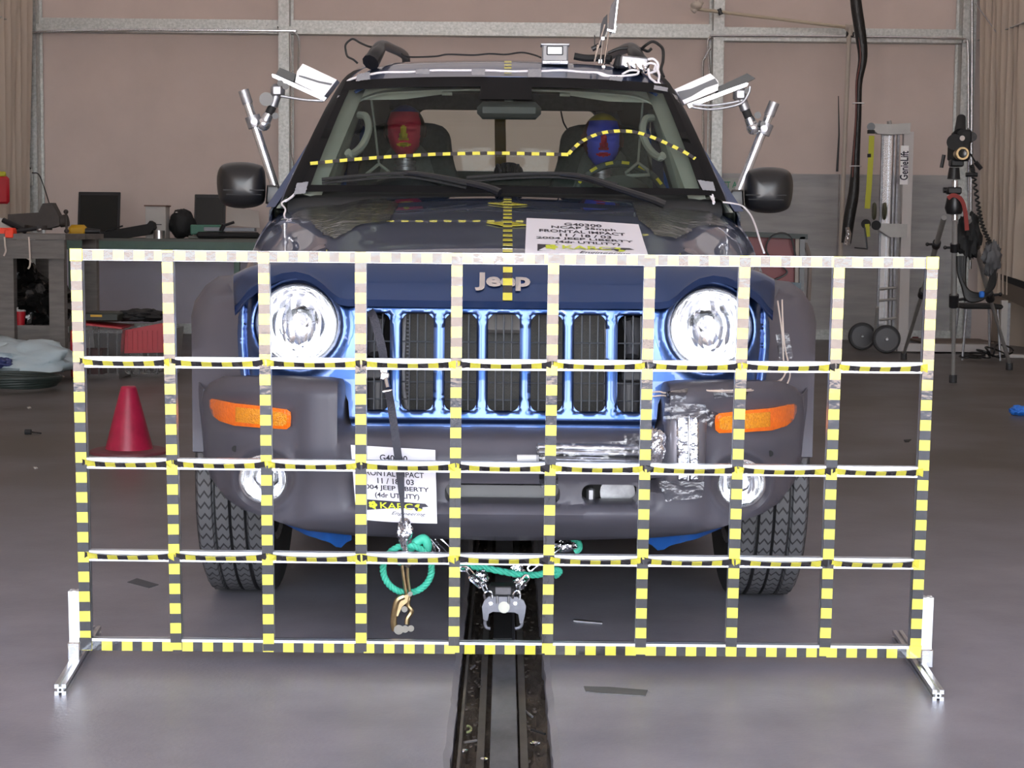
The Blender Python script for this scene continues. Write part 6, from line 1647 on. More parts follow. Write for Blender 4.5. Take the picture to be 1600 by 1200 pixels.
g = foilball(P(882, 853, 4.53), (0.03, 0.012, 0.016), 8); tag(center(g.make('foil_wrap', M['foil'])), 'crumpled foil wrap under the bumper right of the trench', 'foil')
b = B(); chain_link(b, P(866, 860, 4.5), P(874, 854, 4.5), 0.012, 0.0028); tag(center(b.make('chain_link', M['chrome'])), 'small bright chain link beside the foil wrap right of the trench', 'chain')
# trolley on the rail
tr = thing('tow_trolley', 'grey steel tow trolley with a centre bolt riding on the trench rail', 'trolley', (0.004, 4.45, -0.05))
Yv = 4.45; tg = mat('trolley_grey_paint', (0.27, 0.27, 0.31), 0.4, 0.3, var=0.12, scale=40)
pl = [(760, 935), (822, 936), (832, 948), (821, 960), (821, 973), (815, 975), (812, 960), (800, 956), (770, 956), (762, 957), (762, 972), (754, 974), (753, 957), (752, 947)]
pl = [(757, 938), (764, 932), (808, 933), (818, 938), (822, 948), (820, 962), (817, 974), (812, 974), (810, 960), (804, 957), (770, 956), (764, 959), (762, 970), (755, 968), (753, 948)]
b = B(); b.prism([(P(x, y, Yv).x, P(x, y, Yv).z) for x, y in pl], Yv, Yv+0.012); b.make('plate', tg, tr, smooth=25)
b = B()
for pth in (((758, 968), (758, 976), (761, 981), (766, 982)), ((816, 972), (814, 978), (810, 981), (805, 982))): b.tube(cat([P(x, y, Yv+0.02) for x, y in pth], 5), 0.0045, 8)
b.make_each('hook', tg, tr)
b = B(); b.box(P(785, 922, Yv+0.03), (0.075, 0.06, 0.032), bev=0.006); b.make('block', M['matt_black'], tr)
b = B(); b.box(P(786, 923, Yv-0.002), (0.042, 0.01, 0.020), bev=0.002); b.make('wrapped_tape', M['grey_tape'], tr)
b = B(); b.cyl(P(787.5, 949, Yv-0.012), P(787.5, 949, Yv), 0.0105, n=24); b.cyl(P(787.5, 949, Yv-0.004), P(787.5, 949, Yv), 0.015, n=24); b.make('bolt', mat('pale_bolt', (0.50, 0.49, 0.43), 0.55, 0.6), tr)
b = B()
for x, y in ((767, 943), (805, 943)): b.cyl(P(x, y, Yv-0.003), P(x, y, Yv), 0.004, n=12)
b.make_each('rivet', M['chrome'], tr)
b = B()
for x in (777, 795): b.cyl(P(x, 931, Yv-0.004), P(x, 943, Yv-0.004), 0.003, n=10)
b.make_each('pin', M['steel'], tr)
b = B(); b.box((0.004, Yv+0.2, -0.035), (0.05, 0.35, 0.03)); b.make('carriage', M['matt_black'], tr)
for nm, pth in (('shackle', ((758, 936), (757, 928), (762, 924), (768, 926), (769, 935))), ('shackle', ((801, 935), (803, 927), (808, 923), (812, 927), (812, 936)))):
    b = B(); b.tube(cat([P(x, y, Yv-0.002) for x, y in pth], 5), 0.0036, 8); b.make(nm, M['chrome'], tr)
b = B(); chain_link(b, P(722, 889, Yt_-0.02), P(716+12, 889, Yt_-0.02), 0.012, 0.003)
chain_link(b, P(731, 891, 4.50), P(739, 900, 4.49), 0.014, 0.003); chain_link(b, P(738, 903, 4.48), P(751, 914, 4.47), 0.016, 0.0034); chain_link(b, P(755, 912, 4.46), P(759, 922, 4.46), 0.01, 0.003)
tag(center(b.make('quick_link', M['chrome'])), 'bright links joining the green tow rope to the left trolley shackle', 'chain')
b = B(); chain_link(b, P(829, 888, 4.50), P(841, 878, 4.50), 0.014, 0.003); chain_link(b, P(812, 914, 4.47), P(822, 903, 4.48), 0.015, 0.0034); chain_link(b, P(810, 915, 4.46), P(809, 924, 4.46), 0.01, 0.003)
tag(center(b.make('quick_link', M['chrome'])), 'bright links joining the green tow rope to the right trolley shackle', 'chain')
g = foilball(P(751, 905, 4.50), (0.022, 0.01, 0.022), 11); tag(center(g.make('foil_wrap', M['foil'])), 'crumpled foil wrap at the left trolley link', 'foil')
g = foilball(P(808, 893, 4.55), (0.022, 0.01, 0.022), 14); tag(center(g.make('foil_wrap', M['foil'])), 'crumpled foil wrap at the right trolley link above the rope', 'foil')
g = foilball(P(812, 912, 4.50), (0.018, 0.01, 0.016), 15); tag(center(g.make('foil_wrap', M['foil'])), 'crumpled foil wrap below the rope beside the right trolley shackle', 'foil')
# the rail in the trench
b = B(); b.add(*tslot((0.010, -3.5, -0.03), (0.010, 15.0, -0.03), (1, 0, 0), 0.001))
b = B(); b.box((0.008, 5.7, -0.030), (0.058, 19.0, 0.012), bev=0.002); b.box((0.008, 5.7, -0.045), (0.02, 19.0, 0.03))
tag(center(b.make('tow_rail', mat('worn_rail_steel', (0.17, 0.17, 0.19), 0.5, 0.55, var=0.3, scale=12, stretch=(1, 0.5, 1), bump=0.1))), 'flat worn steel tow rail running along the floor trench', 'rail')
# bits in the trench
for i, (x, y) in enumerate(((723, 1173), (754, 1186), (836, 1161))):
    p = PZ(x, y, -0.045); b = B(); b.ball(p, 0.006, n=10, squash=(1, 1, .7)); b.lathe([(0.006, 0), (0.011, 0.001), (0.011, -0.003), (0, -0.003)], p, n=16)
    tag(center(b.make('rail_bolt', M['chrome'])), ['shiny bolt head in the trench near its left wall', 'shiny bolt head in the trench hard against the rail', 'shiny bolt head in the trench right of the rail'][i], 'bolt')
p = PZ(729, 1142, -0.045); b = B(); b.tube([p+Vector((0.010*cos(a), 0.024*sin(a), 0.004)) for a in [-pi/2+pi*k/10 for k in range(11)]], 0.003, 6)
tag(center(b.make('plastic_ring', mat('pale_green_plastic', (0.30, 0.33, 0.16), 0.5))), 'curved pale green plastic scrap in the trench left of the rail', 'scrap')
for i, (a, c, col) in enumerate((((812, 1104), (832, 1120), 'steel'), ((830, 1140), (852, 1147), 'matt_black'), ((742, 1040), (736, 1045), 'steel'), ((725, 1160), (745, 1157), 'wood'))):
    b = B(); b.cyl(PZ(a[0], a[1], -0.042), PZ(c[0], c[1], -0.044), 0.003, n=6)
    tag(center(b.make('debris_stick', M[col])), ['pale metal splinter in the trench right of the rail', 'black stick in the trench right of the rail', 'tiny metal chip in the trench below the bottom bar', 'thin wooden splinter in the trench left of the rail'][i], 'scrap')
random.seed(3); b = B()
for k in range(260):
    x = random.choice((-1, 1))*random.uniform(0.04, 0.085)+TX; y = random.uniform(2.8, 6.5); r = random.uniform(0.002, 0.007)
    b.ball((x, y, -0.05+random.uniform(-0.002, 0.006)), r, n=6, squash=(1, random.uniform(.6, 1.8), .6))
o = b.make('gravel', M['soil'], smooth=40); o = tag(o, 'dark gravel and dirt lying in the trench beside the rail', 'gravel'); o['kind'] = 'stuff'

# =================================================================== SENSORS TAPED TO THE BUMPER
sn = thing('taped_sensor', 'silver rounded sensor box taped upright on the right of the bumper', 'sensor', P(1072, 770, 4.22))
def on_b(px, py, off): 
    u = px-786.5-0.0095*(600-py); v = py-0.0095*(px-800); return C(u, v, Fbump(u, v)-off)
rows = []
for j in range(13):
    f = j/12; py = lerp(640, 760, f); rr = 1-max(0, abs(f-0.5)*2-0.82)/0.18*0.35
    row = []
    for i in range(17):
        g_ = -1+2*i/16; px = 1073-6*f+33*g_*rr; h_ = 0.034*(1-abs(g_)**5)*(1-(abs(f-0.5)*2)**8*0.9)+0.001
        Yb = 4.26; u = px-786.5-0.0095*(600-py); row.append(C(u, py-0.0095*(px-800), Yb+0.01-h_+0.015*f*0))
    rows.append(row)
B().grid(rows, thick=(0, 0.06, 0)).make('sensor_body', mat('sensor_grey', (0.22, 0.21, 0.24), 0.3, 0.3), sn, smooth=50)
for x0, w_ in ((1067, 0.030), (1084, 0.024)):
    b = B(); b.box(P(x0, 700, 4.232), (w_, 0.012, 0.16), Matrix.Rotation(-0.03, 3, 'Y'), bev=0.004); b.make('foil_strip', M['foil'], sn)
b = B(); b.box(P(1076, 700, 4.231), (0.008, 0.014, 0.165), bev=0.003); b.make('centre_rib', M['alu'], sn)
def tape_patch(name, pts, Yf, mt, parent=None, label=None, catg='tape', wr=0.004, seed=1):
    """crumpled strip of adhesive film: quad pts (4 px corners) laid at depth function"""
    a, b1, c, d = [Vector((p[0], p[1], 0)) for p in pts]; rows = []
    for j in range(9):
        row = []
        for i in range(11):
            q = a.lerp(b1, i/10).lerp(d.lerp(c, i/10), j/8); e_ = 1.2*noise.noise(Vector((i*1.3+seed, j*1.1, 0)))*(1 if i in (0, 10) or j in (0, 8) else 0)
            Y = Yf(q.x, q.y)-0.002-wr*abs(noise.noise(Vector((i*0.7+seed*3, j*0.9, 1)))); row.append(P(q.x+e_, q.y+e_, Y))
        rows.append(row)
    o = B().grid(rows, thick=(0, 0.0006, 0)).make(name, M[mt], parent, smooth=70)
    if parent is None: tag(center(o), label, catg)
    return o
fb_ = lambda x, y: Fbump(x-786.5-0.0095*(600-y), y-0.0095*(x-800))
fs_ = lambda x, y: min(fb_(x, y), 4.225)
tape_patch('tape_strip', ((1040, 630), (1102, 632), (1108, 655), (1036, 655)), lambda x, y: 4.226, 'clear_tape', sn, seed=2)
tape_patch('tape_strip', ((1094, 636), (1122, 645), (1110, 668), (1092, 656)), lambda x, y: 4.235, 'clear_tape', sn, seed=5)
tape_patch('tape_strip', ((1030, 752), (1102, 752), (1096, 778), (1040, 784)), lambda x, y: 4.222, 'clear_tape', sn, seed=3)
tape_patch('tape_strip', ((1014, 748), (1040, 745), (1040, 772), (1012, 768)), fb_, 'clear_tape', sn, seed=4)
tape_patch('tape_strip', ((1040, 612), (1075, 607), (1070, 628), (1046, 628)), lambda x, y: fb_(x, y)-0.01, 'clear_tape', sn, seed=7)
sb = thing('taped_channel', 'long foil-covered channel taped across the right half of the bumper', 'sensor', P(925, 722, 4.2))
Yb_ = 4.235
b = B(); 
a = P(842, 698, Yb_); c = P(1005, 720, Yb_)
rot = Matrix.Rotation(-0.0095-0.004, 3, 'Y')
b.box(P(922, 698, Yb_+0.01), (0.262, 0.05, 0.010), Matrix.Rotation(0.012, 3, 'Y'), bev=0.003); b.box(P(922, 706, Yb_+0.006), (0.262, 0.05, 0.014), Matrix.Rotation(0.012, 3, 'Y'), bev=0.005); b.box(P(924, 717, Yb_+0.004), (0.256, 0.05, 0.016), Matrix.Rotation(0.012, 3, 'Y'), bev=0.006)
b.make('channel', M['alu'], sb)
b = B(); b.cyl(P(808, 716, Yb_+0.004), P(842, 716, Yb_+0.004), 0.009, n=14); b.make('end_tube', M['white'], sb)
tape_patch('tape_strip', ((838, 694), (1000, 688), (1002, 726), (838, 728)), lambda x, y: Yb_-0.030, 'clear_tape', sb, seed=9)
tape_patch('tape_strip', ((975, 677), (1012, 678), (1012, 726), (978, 724)), lambda x, y: Yb_-0.026, 'clear_tape', sb, seed=10)
tape_patch('tape_strip', ((842, 735), (872, 736), (872, 762), (844, 762)), fb_, 'clear_tape', sb, seed=11)
g = foilball(P(1022, 698, 4.235), (0.028, 0.02, 0.045), 21); g.make('foil_wrap', M['foil'], sb)
# wires from the sensor round the bumper to the wing
fw_ = lambda x, y: 4.30 if x < 1150 else lerp(4.30, 4.62, (x-1150)/90.0)
b = B()
for q, pts in enumerate(([(1016, 613), (1030, 612), (1040, 614), (1056, 610), (1070, 607), (1085, 608), (1100, 610), (1150, 610), (1190, 606), (1215, 596), (1226, 585), (1224, 560), (1222, 520), (1215, 470)],
                         [(1016, 620), (1035, 618), (1050, 620), (1062, 612), (1080, 606), (1095, 609), (1130, 612), (1190, 614), (1222, 608), (1232, 595), (1234, 578), (1226, 540), (1223, 500), (1222, 468)],
                         [(1078, 622), (1088, 614), (1110, 611), (1160, 611), (1205, 606), (1222, 592), (1231, 575)])):
    b.tube(cat([P(x, y, fw_(x, y)-0.004*q-0.012) for x, y in pts], 6), 0.0022, 6)
tag(center(b.make('sensor_wire', M['tan_wire'])), 'thin tan wires taped along the right bumper corner up to the wing', 'wire')
tape_patch('clear_tape', ((1112, 608), (1188, 606), (1186, 616), (1116, 622)), lambda x, y: fw_(x, y)-0.016, 'clear_tape', None, 'clear tape strip holding the wires above the right indicator', seed=13)
tape_patch('clear_tape', ((1212, 522), (1232, 520), (1240, 560), (1218, 562)), lambda x, y: 4.58, 'clear_tape', None, 'clear tape patch holding the wires on the right wheel arch', seed=14)
# =================================================================== TEST DUMMIES
def dummy(label, px, v_top, v_chin, cols, lean):
    Y = 7.02; zt_ = P(px, v_top, Y).z; zb_ = P(px, v_chin, Y).z; x0 = P(px, (v_top+v_chin)/2, Y).x; H = zt_-zb_; cz = (zt_+zb_)/2
    t = thing('crash_test_dummy', label, 'dummy', (x0, 7.3, 0.62))
    wx = 0.5*0.162; dy_ = 0.5*0.205
    n, m_ = 88, 72; vs = []; nh = []
    for j in range(m_+1):
        ph = pi*j/m_
        for i in range(n):
            th = 2*pi*i/n; d = Vector((sin(ph)*sin(th), -sin(ph)*cos(th), cos(ph)))
            x, y, z = d.x, d.y, d.z                      # y=-1 faces the camera
            jaw = sm(-z, 0.05, 0.95); wide = 1.0+0.04*sm(z, -0.1, 0.45)
            X = x*wx*wide*(1-0.22*jaw+0.08*sm(-z, .75, 1)); Yy = y*dy_*(1-0.10*jaw) if y < 0 else y*dy_*(1-0.30*jaw)
            Z = z*H/2
            if y < 0:
                fr = -y; f = sm(fr, 0.35, 0.9); xs = X/wx; zs = Z/(H/2)
                nose = exp(-(xs/0.15)**2)*(sm(zs, -0.36, -0.30)*(1-sm(zs, -0.30, 0.14)) + 0)*0.024*(1.0)
                nose *= 1+0.3*exp(-((zs+0.27)/0.08)**2)
                nb = exp(-((abs(xs)-0.13)/0.07)**2)*exp(-((zs+0.27)/0.07)**2)*0.007
                brow = exp(-((zs-0.20)/0.07)**2)*exp(-(abs(xs)/0.6)**4)*0.005
                eye = -exp(-((zs-0.08)/0.08)**2)*exp(-((abs(xs)-0.36)/0.19)**2)*0.010+exp(-((zs-0.075)/0.045)**2)*exp(-((abs(xs)-0.36)/0.13)**2)*0.006
                lips = exp(-((zs+0.50)/0.030)**2)*exp(-(xs/0.26)**4)*0.006+exp(-((zs+0.575)/0.034)**2)*exp(-(xs/0.22)**4)*0.007-exp(-((zs+0.537)/0.012)**2)*exp(-(xs/0.25)**4)*0.003
                chin = exp(-((zs+0.80)/0.13)**2)*exp(-(xs/0.30)**2)*0.009
                cheek = exp(-((zs+0.12)/0.2)**2)*exp(-((abs(xs)-0.55)/0.2)**2)*0.003
                Yy -= f*(nose*1.15+nb+(brow+eye)*1.9+lips*1.5+chin*1.3+cheek*1.5)
            vs.append(Vector((x0+X, Y+0.03+Yy, cz+Z)))
            nh.append((X/wx, y, Z/(H/2)))
    fs = []; mi = []
    for j in range(m_):
        for i in range(n):
            k = (i+1) % n; f = (j*n+i, (j+1)*n+i, (j+1)*n+k, j*n+k); fs.append(f)
            xs = sum(nh[q][0] for q in f)/4; yy = sum(nh[q][1] for q in f)/4; zs = sum(nh[q][2] for q in f)/4
            c = 3
            if zs > 0.72 and yy < 0.5: c = 1
            elif yy < 0 and abs(xs) < lerp(0.70, 0.82, sm(zs, -0.9, 0.1))-0.12*sm(zs, 0.3, 0.7) and zs < 0.72: c = 0
            if yy < -0.3:
                if -0.38 < zs < 0.18 and abs(xs) < lerp(0.25, 0.09, (zs+0.38)/0.56): c = 2
                if abs(zs+0.537) < 0.09*(1-(abs(xs)/0.40)**2): c = 2
            mi.append(c)
    b = B(); b.v = vs; b.f = fs; b.mi = mi
    for s in (-1, 1):   # ears
        e0 = Vector((x0+s*wx*1.0, Y+0.045, cz+0.0)); b.ball(e0, 0.02, n=12, squash=(0.35, 0.7, 1.35), mi=3)
    b.make('head', cols, t, smooth=70)
    zN = zb_
    b = B(); b.lathe([(0.0, 0), (0.042, 0), (0.044, -0.012), (0.036, -0.014), (0.036, -0.022), (0.044, -0.024), (0.044, -0.036), (0.036, -0.038), (0.036, -0.046), (0.045, -0.048), (0.045, -0.062), (0.0, -0.064)], (x0, Y+0.055, zN+0.012), n=32); b.make('neck', M['steel'], t)
    # body: one skinned surface, seated, hands towards the wheel or the lap
    nb_ = zN-0.06
    V = [(0, 7.36, 0.62), (0, 7.34, 0.78), (0, 7.27, 1.0), (0, 7.17, nb_-0.10), (0, Y+0.06, nb_-0.01)]
    E = [(0, 1), (1, 2), (2, 3), (3, 4)]; Rr = [0.16, 0.145, 0.16, 0.125, 0.05]
    for s in (-1, 1):
        k = len(V); V += [(s*0.15, 7.17, nb_-0.10), (s*0.20, 7.08, 0.98), (s*0.19 if lean else s*0.17, 6.90, 0.98 if lean else 0.86), (s*0.16 if lean else s*0.14, 6.80 if lean else 6.86, 1.06 if lean else 0.80)]
        E += [(3, k), (k, k+1), (k+1, k+2), (k+2, k+3)]; Rr += [0.06, 0.048, 0.038, 0.03]
        k = len(V); V += [(s*0.10, 7.28, 0.62), (s*0.13, 6.88, 0.70), (s*0.13, 6.62, 0.46)]; E += [(0, k), (k, k+1), (k+1, k+2)]; Rr += [0.09, 0.062, 0.045]
    me = bpy.data.meshes.new('body'); o = bpy.data.objects.new('body', me)
    me.from_pydata([(x, y-7.3, z-0.62) for x, y, z in V], E, []); COL.objects.link(o); o.parent = t; me.materials.append(mat('dummy_grey_clothes', (0.06, 0.06, 0.065), 0.85))
    sk = o.modifiers.new('skin', 'SKIN'); sk.use_smooth_shade = True
    for i, r in enumerate(Rr): me.skin_vertices[0].data[i].radius = (r, r*0.85)
    me.skin_vertices[0].data[0].use_root = True
    sb_ = o.modifiers.new('subsurf', 'SUBSURF'); sb_.levels = 1; sb_.render_levels = 1
    # gripping hands with five separate fingers
    for s in (-1, 1):
        w0 = Vector((x0+s*(0.155 if lean else 0.135), 6.79 if lean else 6.84, 1.07 if lean else 0.79)); b = B()
        b.box(w0, (0.035, 0.08, 0.075) if lean else (0.075, 0.08, 0.03), bev=0.012)
        for q in range(4):
            f0 = w0+(Vector((0, -0.038, 0.028-0.019*q)) if lean else Vector((-0.028+0.019*q, -0.038, 0))); L_ = [0.026, 0.03, 0.028, 0.022][q]
            b.tube([f0, f0+Vector((-s*0.004, -L_, 0.0)), f0+Vector((-s*0.022, -L_-0.012, -0.004)), f0+Vector((-s*0.032, -L_+0.004, -0.006))] if lean else [f0, f0+Vector((0, -L_, -0.002)), f0+Vector((0, -L_-0.02, -0.014)), f0+Vector((0, -L_-0.022, -0.026))], 0.0085, 8)
        b.tube([w0+Vector((-s*0.016, -0.0, 0.02)), w0+Vector((-s*0.034, -0.02, 0.026)), w0+Vector((-s*0.040, -0.042, 0.02))], 0.0095, 8)
        b.make('hand', mats_skin, t)
    return t
mats_skin = mat('dummy_skin_tan', (0.10, 0.065, 0.05), 0.5)
dr = mat('dummy_red_paint', (0.60, 0.05, 0.085), 0.35); db_ = mat('dummy_blue_paint', (0.10, 0.13, 0.72), 0.35); dy2 = mat('dummy_yellow_paint', (0.60, 0.50, 0.04), 0.4); dn = mat('dummy_navy_paint', (0.05, 0.07, 0.30), 0.4)
dummy('crash test dummy with a red face, yellow nose and blue crown', 632, 163, 246, [dr, dn, dy2, mats_skin], False)
dummy('crash test dummy with a blue face, red nose and yellow crown behind the steering wheel', 942, 176, 262, [db_, dy2, mat('dummy_nose_red', (0.50, 0.03, 0.05), 0.4), mat('dummy_side_brown', (0.16, 0.07, 0.05), 0.5)], True)
# strings with triangle handles hung from the visors
for q, (pa, pb) in enumerate((((580, 152), (592, 256)), ((1004, 160), (997, 254)))):
    Yh = 6.55; t = thing('pull_cord', ['cord with a triangular handle hanging left of the red dummy', 'cord with a triangular handle hanging right of the blue dummy'][q], 'cord', P(pb[0], pb[1]+20, Yh))
    b = B(); b.tube([P(pa[0], pa[1], 6.45), P((pa[0]+pb[0])/2, (pa[1]+pb[1])/2, Yh-0.03), P(pb[0], pb[1], Yh)], 0.0045, 6); b.make('cord', M['interior'], t)
    x, y = pb; b = B(); b.tube([P(x, y, Yh), P(x+15, y+12, Yh), P(x+18, y+19, Yh), P(x-18, y+21, Yh), P(x-19, y+16, Yh)], 0.007, 8, closed=True); b.make('grip', M['interior'], t)

# =================================================================== ON THE ROOF
zr_ = lambda x, y: 0
bx = thing('flash_unit', 'silver box with a bright white flash window on the roof centre', 'light', P(867, 98, 6.55))
Yk_ = 6.55
b = B(); b.box(P(867, 85, Yk_+0.03), (0.098, 0.07, 0.072), bev=0.006); b.make('housing', mat('box_grey_metal', (0.26, 0.26, 0.27), 0.5, 0.2), bx)
b = B(); b.box(P(867, 79, Yk_-0.006), (0.062, 0.006, 0.034), bev=0.003); b.make('window_frame', M['black'], bx)
b = B(); b.box(P(867, 79, Yk_-0.010), (0.054, 0.004, 0.027), bev=0.002)
mfl = mat('flash_window_white', (0.95, 0.95, 0.95), 0.3, coat=1.0); b.make('flash_window', mfl, bx)
b = B(); b.box(P(867, 71, Yk_+0.03), (0.108, 0.08, 0.008), bev=0.002); b.box(P(867, 99, Yk_+0.03), (0.10, 0.08, 0.016), bev=0.003); b.make('bracket', M['steel'], bx)
b = B(); b.box(P(865, 97, Yk_-0.012), (0.05, 0.012, 0.008), bev=0.002); b.make('reflector_strip', M['chrome'], bx)
# antenna strips
an = thing('antenna', 'two tall narrow metal plates on thin rods rising from the roof', 'antenna', P(944, 108, 6.6))
Ya_ = 6.6
def platepx(b, pts, Y, th=0.006): b.prism([(P(x, y, Y).x, P(x, y, Y).z) for x, y in pts], Y, Y+th)
b = B(); platepx(b, ((952, 22), (955, 8), (964, -6), (967, -6), (964, 25), (961, 42), (954, 55), (951, 47)), Ya_+0.02); b.make('plate', mat('grey_antenna_plate', (0.13, 0.12, 0.125), 0.6), an, smooth=20)
b = B(); platepx(b, ((939, 38), (943, 28), (949, 22), (949, 45), (943, 62), (939, 72), (936, 68)), Ya_+0.12); b.make('plate', mat('dark_antenna_plate', (0.07, 0.07, 0.075), 0.6), an, smooth=20)
b = B(); platepx(b, ((965, -6), (967, -6), (961, 48), (959, 49)), Ya_+0.0, 0.02); platepx(b, ((949, 45), (960, 48), (961, 40), (963, 41), (961, 51), (949, 48)), Ya_, 0.02); b.make('bright_edge', M['chrome'], an, smooth=20)
b = B()
for a, c in (((951, 50), (943, 108)), ((942, 60), (938, 98)), ((945, 38), (929, 95)), ((934, 70), (929, 97))): b.cyl(P(a[0], a[1], Ya_), P(c[0], c[1], Ya_), 0.0032, n=8)
b.make('rod', M['chrome'], an)
b = B(); b.cyl(P(925, 77, Ya_+0.02), P(938, 70, Ya_+0.02), 0.010, n=10); b.cyl(P(929, 78, Ya_+0.02), P(929, 55, Ya_+0.02), 0.002, n=6); b.make('clip', M['black'], an)
b = B(); b.box(P(938, 96, Ya_+0.01), (0.012, 0.01, 0.012)); b.box(P(942, 60, Ya_-0.004), (0.01, 0.008, 0.01)); b.box(P(943, 105, Ya_-0.004), (0.01, 0.008, 0.01)); b.make('nut', M['chrome'], an)
# connector block
cb_ = thing('connector_block', 'grey metal connector block with sockets at the right roof corner', 'connector', P(992, 112, 6.55)); Yb2 = 6.52
b = B(); b.box(P(990, 99, Yb2+0.05), (0.105, 0.09, 0.045), Matrix.Rotation(0.10, 3, 'Y'), bev=0.006); b.make('housing', M['steel'], cb_)
for x, y in ((980, 98), (993, 100), (1004, 102)):
    b = B(); b.cyl(P(x, y, Yb2-0.03), P(x, y, Yb2+0.02), 0.014, n=14); b.cyl(P(x, y, Yb2-0.035), P(x+5, y+11, Yb2-0.06), 0.006, n=8); b.make('plug', M['chrome'], cb_)
b = B(); b.box(P(966, 97, Yb2+0.06), (0.03, 0.06, 0.05), Matrix.Rotation(0.3, 3, 'Y'), bev=0.008); b.make('strap', M['matt_black'], cb_)
def wires(name, label, mt, r, paths, catg='cable'):
    b = B()
    for pts in paths: b.tube(cat([P(*p) for p in pts], 6), r, 7)
    return tag(center(b.make(name, M[mt])), label, catg)
wires('cable', 'thin black cable looping up from the left roof rail', 'cord', 0.0042, [[(559, 99, 6.7), (552, 93, 6.7), (543, 88, 6.7), (540, 78, 6.7), (540, 70, 6.7), (545, 64, 6.7), (552, 61, 6.7), (563, 67, 6.7), (578, 73, 6.7), (590, 73, 6.75)]])
wires('cable', 'thin black cable running low over the middle of the roof', 'cord', 0.0035, [[(628, 84, 6.9), (640, 89, 6.85), (680, 88, 6.8), (700, 85, 6.8), (740, 86, 6.8), (765, 84, 6.8), (790, 85, 6.8), (815, 82, 6.8), (835, 86, 6.75), (845, 90, 6.7)]])
wires('cable', 'black cable arching high over the right roof rail', 'cord', 0.006, [[(998, 80, 6.75), (1010, 70, 6.7), (1020, 65, 6.7), (1030, 70, 6.7), (1036, 78, 6.7), (1036, 95, 6.65), (1033, 108, 6.62), (1037, 120, 6.58)], [(950, 83, 6.8), (970, 76, 6.8), (1000, 76, 6.8), (1012, 80, 6.75), (1018, 76, 6.75)]])
wires('cable', 'thick black cable lying on the roof right of the flash unit', 'matt_black', 0.014, [[(897, 88, 6.72), (915, 91, 6.72), (935, 91, 6.72), (955, 92, 6.7)]])
wires('cable', 'bundled white cable loops beside the connector block', 'white_wire', 0.0045, [[(1012, 93, 6.48), (1020, 92, 6.48), (1027, 98, 6.48), (1028, 107, 6.48), (1020, 113, 6.48), (1008, 113, 6.48), (1006, 106, 6.48), (1014, 99, 6.48), (1024, 101, 6.48), (1022, 110, 6.48)],
    [(1013, 108, 6.46), (1015, 120, 6.44), (1022, 127, 6.42), (1030, 133, 6.42)], [(1026, 104, 6.46), (1030, 118, 6.44), (1029, 128, 6.42), (1034, 134, 6.42)]])
wires('cable', 'white cable running along the roof edge with a loop at its right end', 'white_wire', 0.0042, [[(478, 254, 6.05), (483, 240, 6.1), (490, 222, 6.16), (498, 210, 6.2), (508, 195, 6.24), (516, 180, 6.28), (526, 168, 6.3)], [(536, 149, 6.34), (538, 140, 6.36), (543, 127, 6.38), (557, 121, 6.36), (580, 116, 6.34), (600, 113, 6.33), (640, 112.5, 6.33), (680, 110, 6.33), (720, 110, 6.33), (760, 110, 6.33), (800, 111.5, 6.33), (830, 111, 6.33), (850, 111, 6.33), (880, 110, 6.33), (910, 112.5, 6.33), (935, 113.5, 6.34), (950, 118, 6.33), (965, 119, 6.33), (980, 118, 6.34), (995, 116, 6.34), (997, 111, 6.35), (985, 110, 6.36), (972, 116, 6.35)],
    [(934, 114, 6.34), (942, 118, 6.33), (952, 119, 6.33)], [(478, 254, 6.05), (471, 268, 6.0), (462, 300, 5.86), (450, 312, 5.80), (446, 314, 5.78)]])
wires('cable', 'white and tan cables running down the right windscreen pillar', 'white_wire', 0.0042, [[(1038, 147, 6.36), (1042, 156, 6.34), (1050, 167, 6.31), (1055, 180, 6.28), (1058, 187, 6.26)], [(1078, 225, 6.16), (1083, 240, 6.12), (1092, 255, 6.06), (1100, 270, 6.0), (1104, 280, 5.97)], [(1078, 228, 6.15), (1088, 238, 6.1), (1098, 256, 6.04), (1104, 272, 5.98)], [(1106, 296, 5.9), (1110, 305, 5.87), (1116, 316, 5.83)], [(1108, 294, 5.9), (1114, 306, 5.86), (1115, 318, 5.82)]])
for q, (pts, Y, lab) in enumerate((
    (((650, 108), (671, 108), (671, 116), (649, 115)), 6.325, 'small grey tape patch on the roof edge above the red dummy'),
    (((737, 108), (758, 107), (758, 117), (737, 117)), 6.325, 'small grey tape patch on the roof edge left of the centre tape'),
    (((825, 108), (846, 108), (846, 120), (825, 120)), 6.325, 'small grey tape patch on the roof edge right of the centre tape'),
    (((558, 116), (578, 112), (578, 124), (556, 127)), 6.33, 'small grey tape patch at the left roof corner'),
    (((954, 119), (974, 120), (972, 127), (952, 125)), 6.325, 'small grey tape patch below the white cable loop'),
    (((528, 149), (541, 151), (529, 170), (520, 166)), 6.29, 'grey tape patch high on the left windscreen pillar'),
    (((464, 286), (482, 284), (477, 302), (459, 304)), 5.84, 'large grey tape patch low on the left windscreen pillar'),
    (((1022, 133), (1044, 137), (1042, 147), (1021, 145)), 6.33, 'grey tape patch at the right roof corner'),
    (((1090, 281), (1114, 284), (1118, 298), (1098, 297)), 5.86, 'grey tape patch low on the right windscreen pillar'))):
    tape_patch('tape_patch', pts, lambda x, y, Y=Y: Y-0.008, 'grey_tape', None, lab, seed=q+20, wr=0.001)
tape_patch('clear_tape', ((1040, 140), (1058, 150), (1100, 270), (1076, 230)), lambda x, y: lerp(6.36, 6.02, (y-140)/130.0)-0.01, 'clear_tape', None, 'long translucent tape along the right windscreen pillar', seed=41)

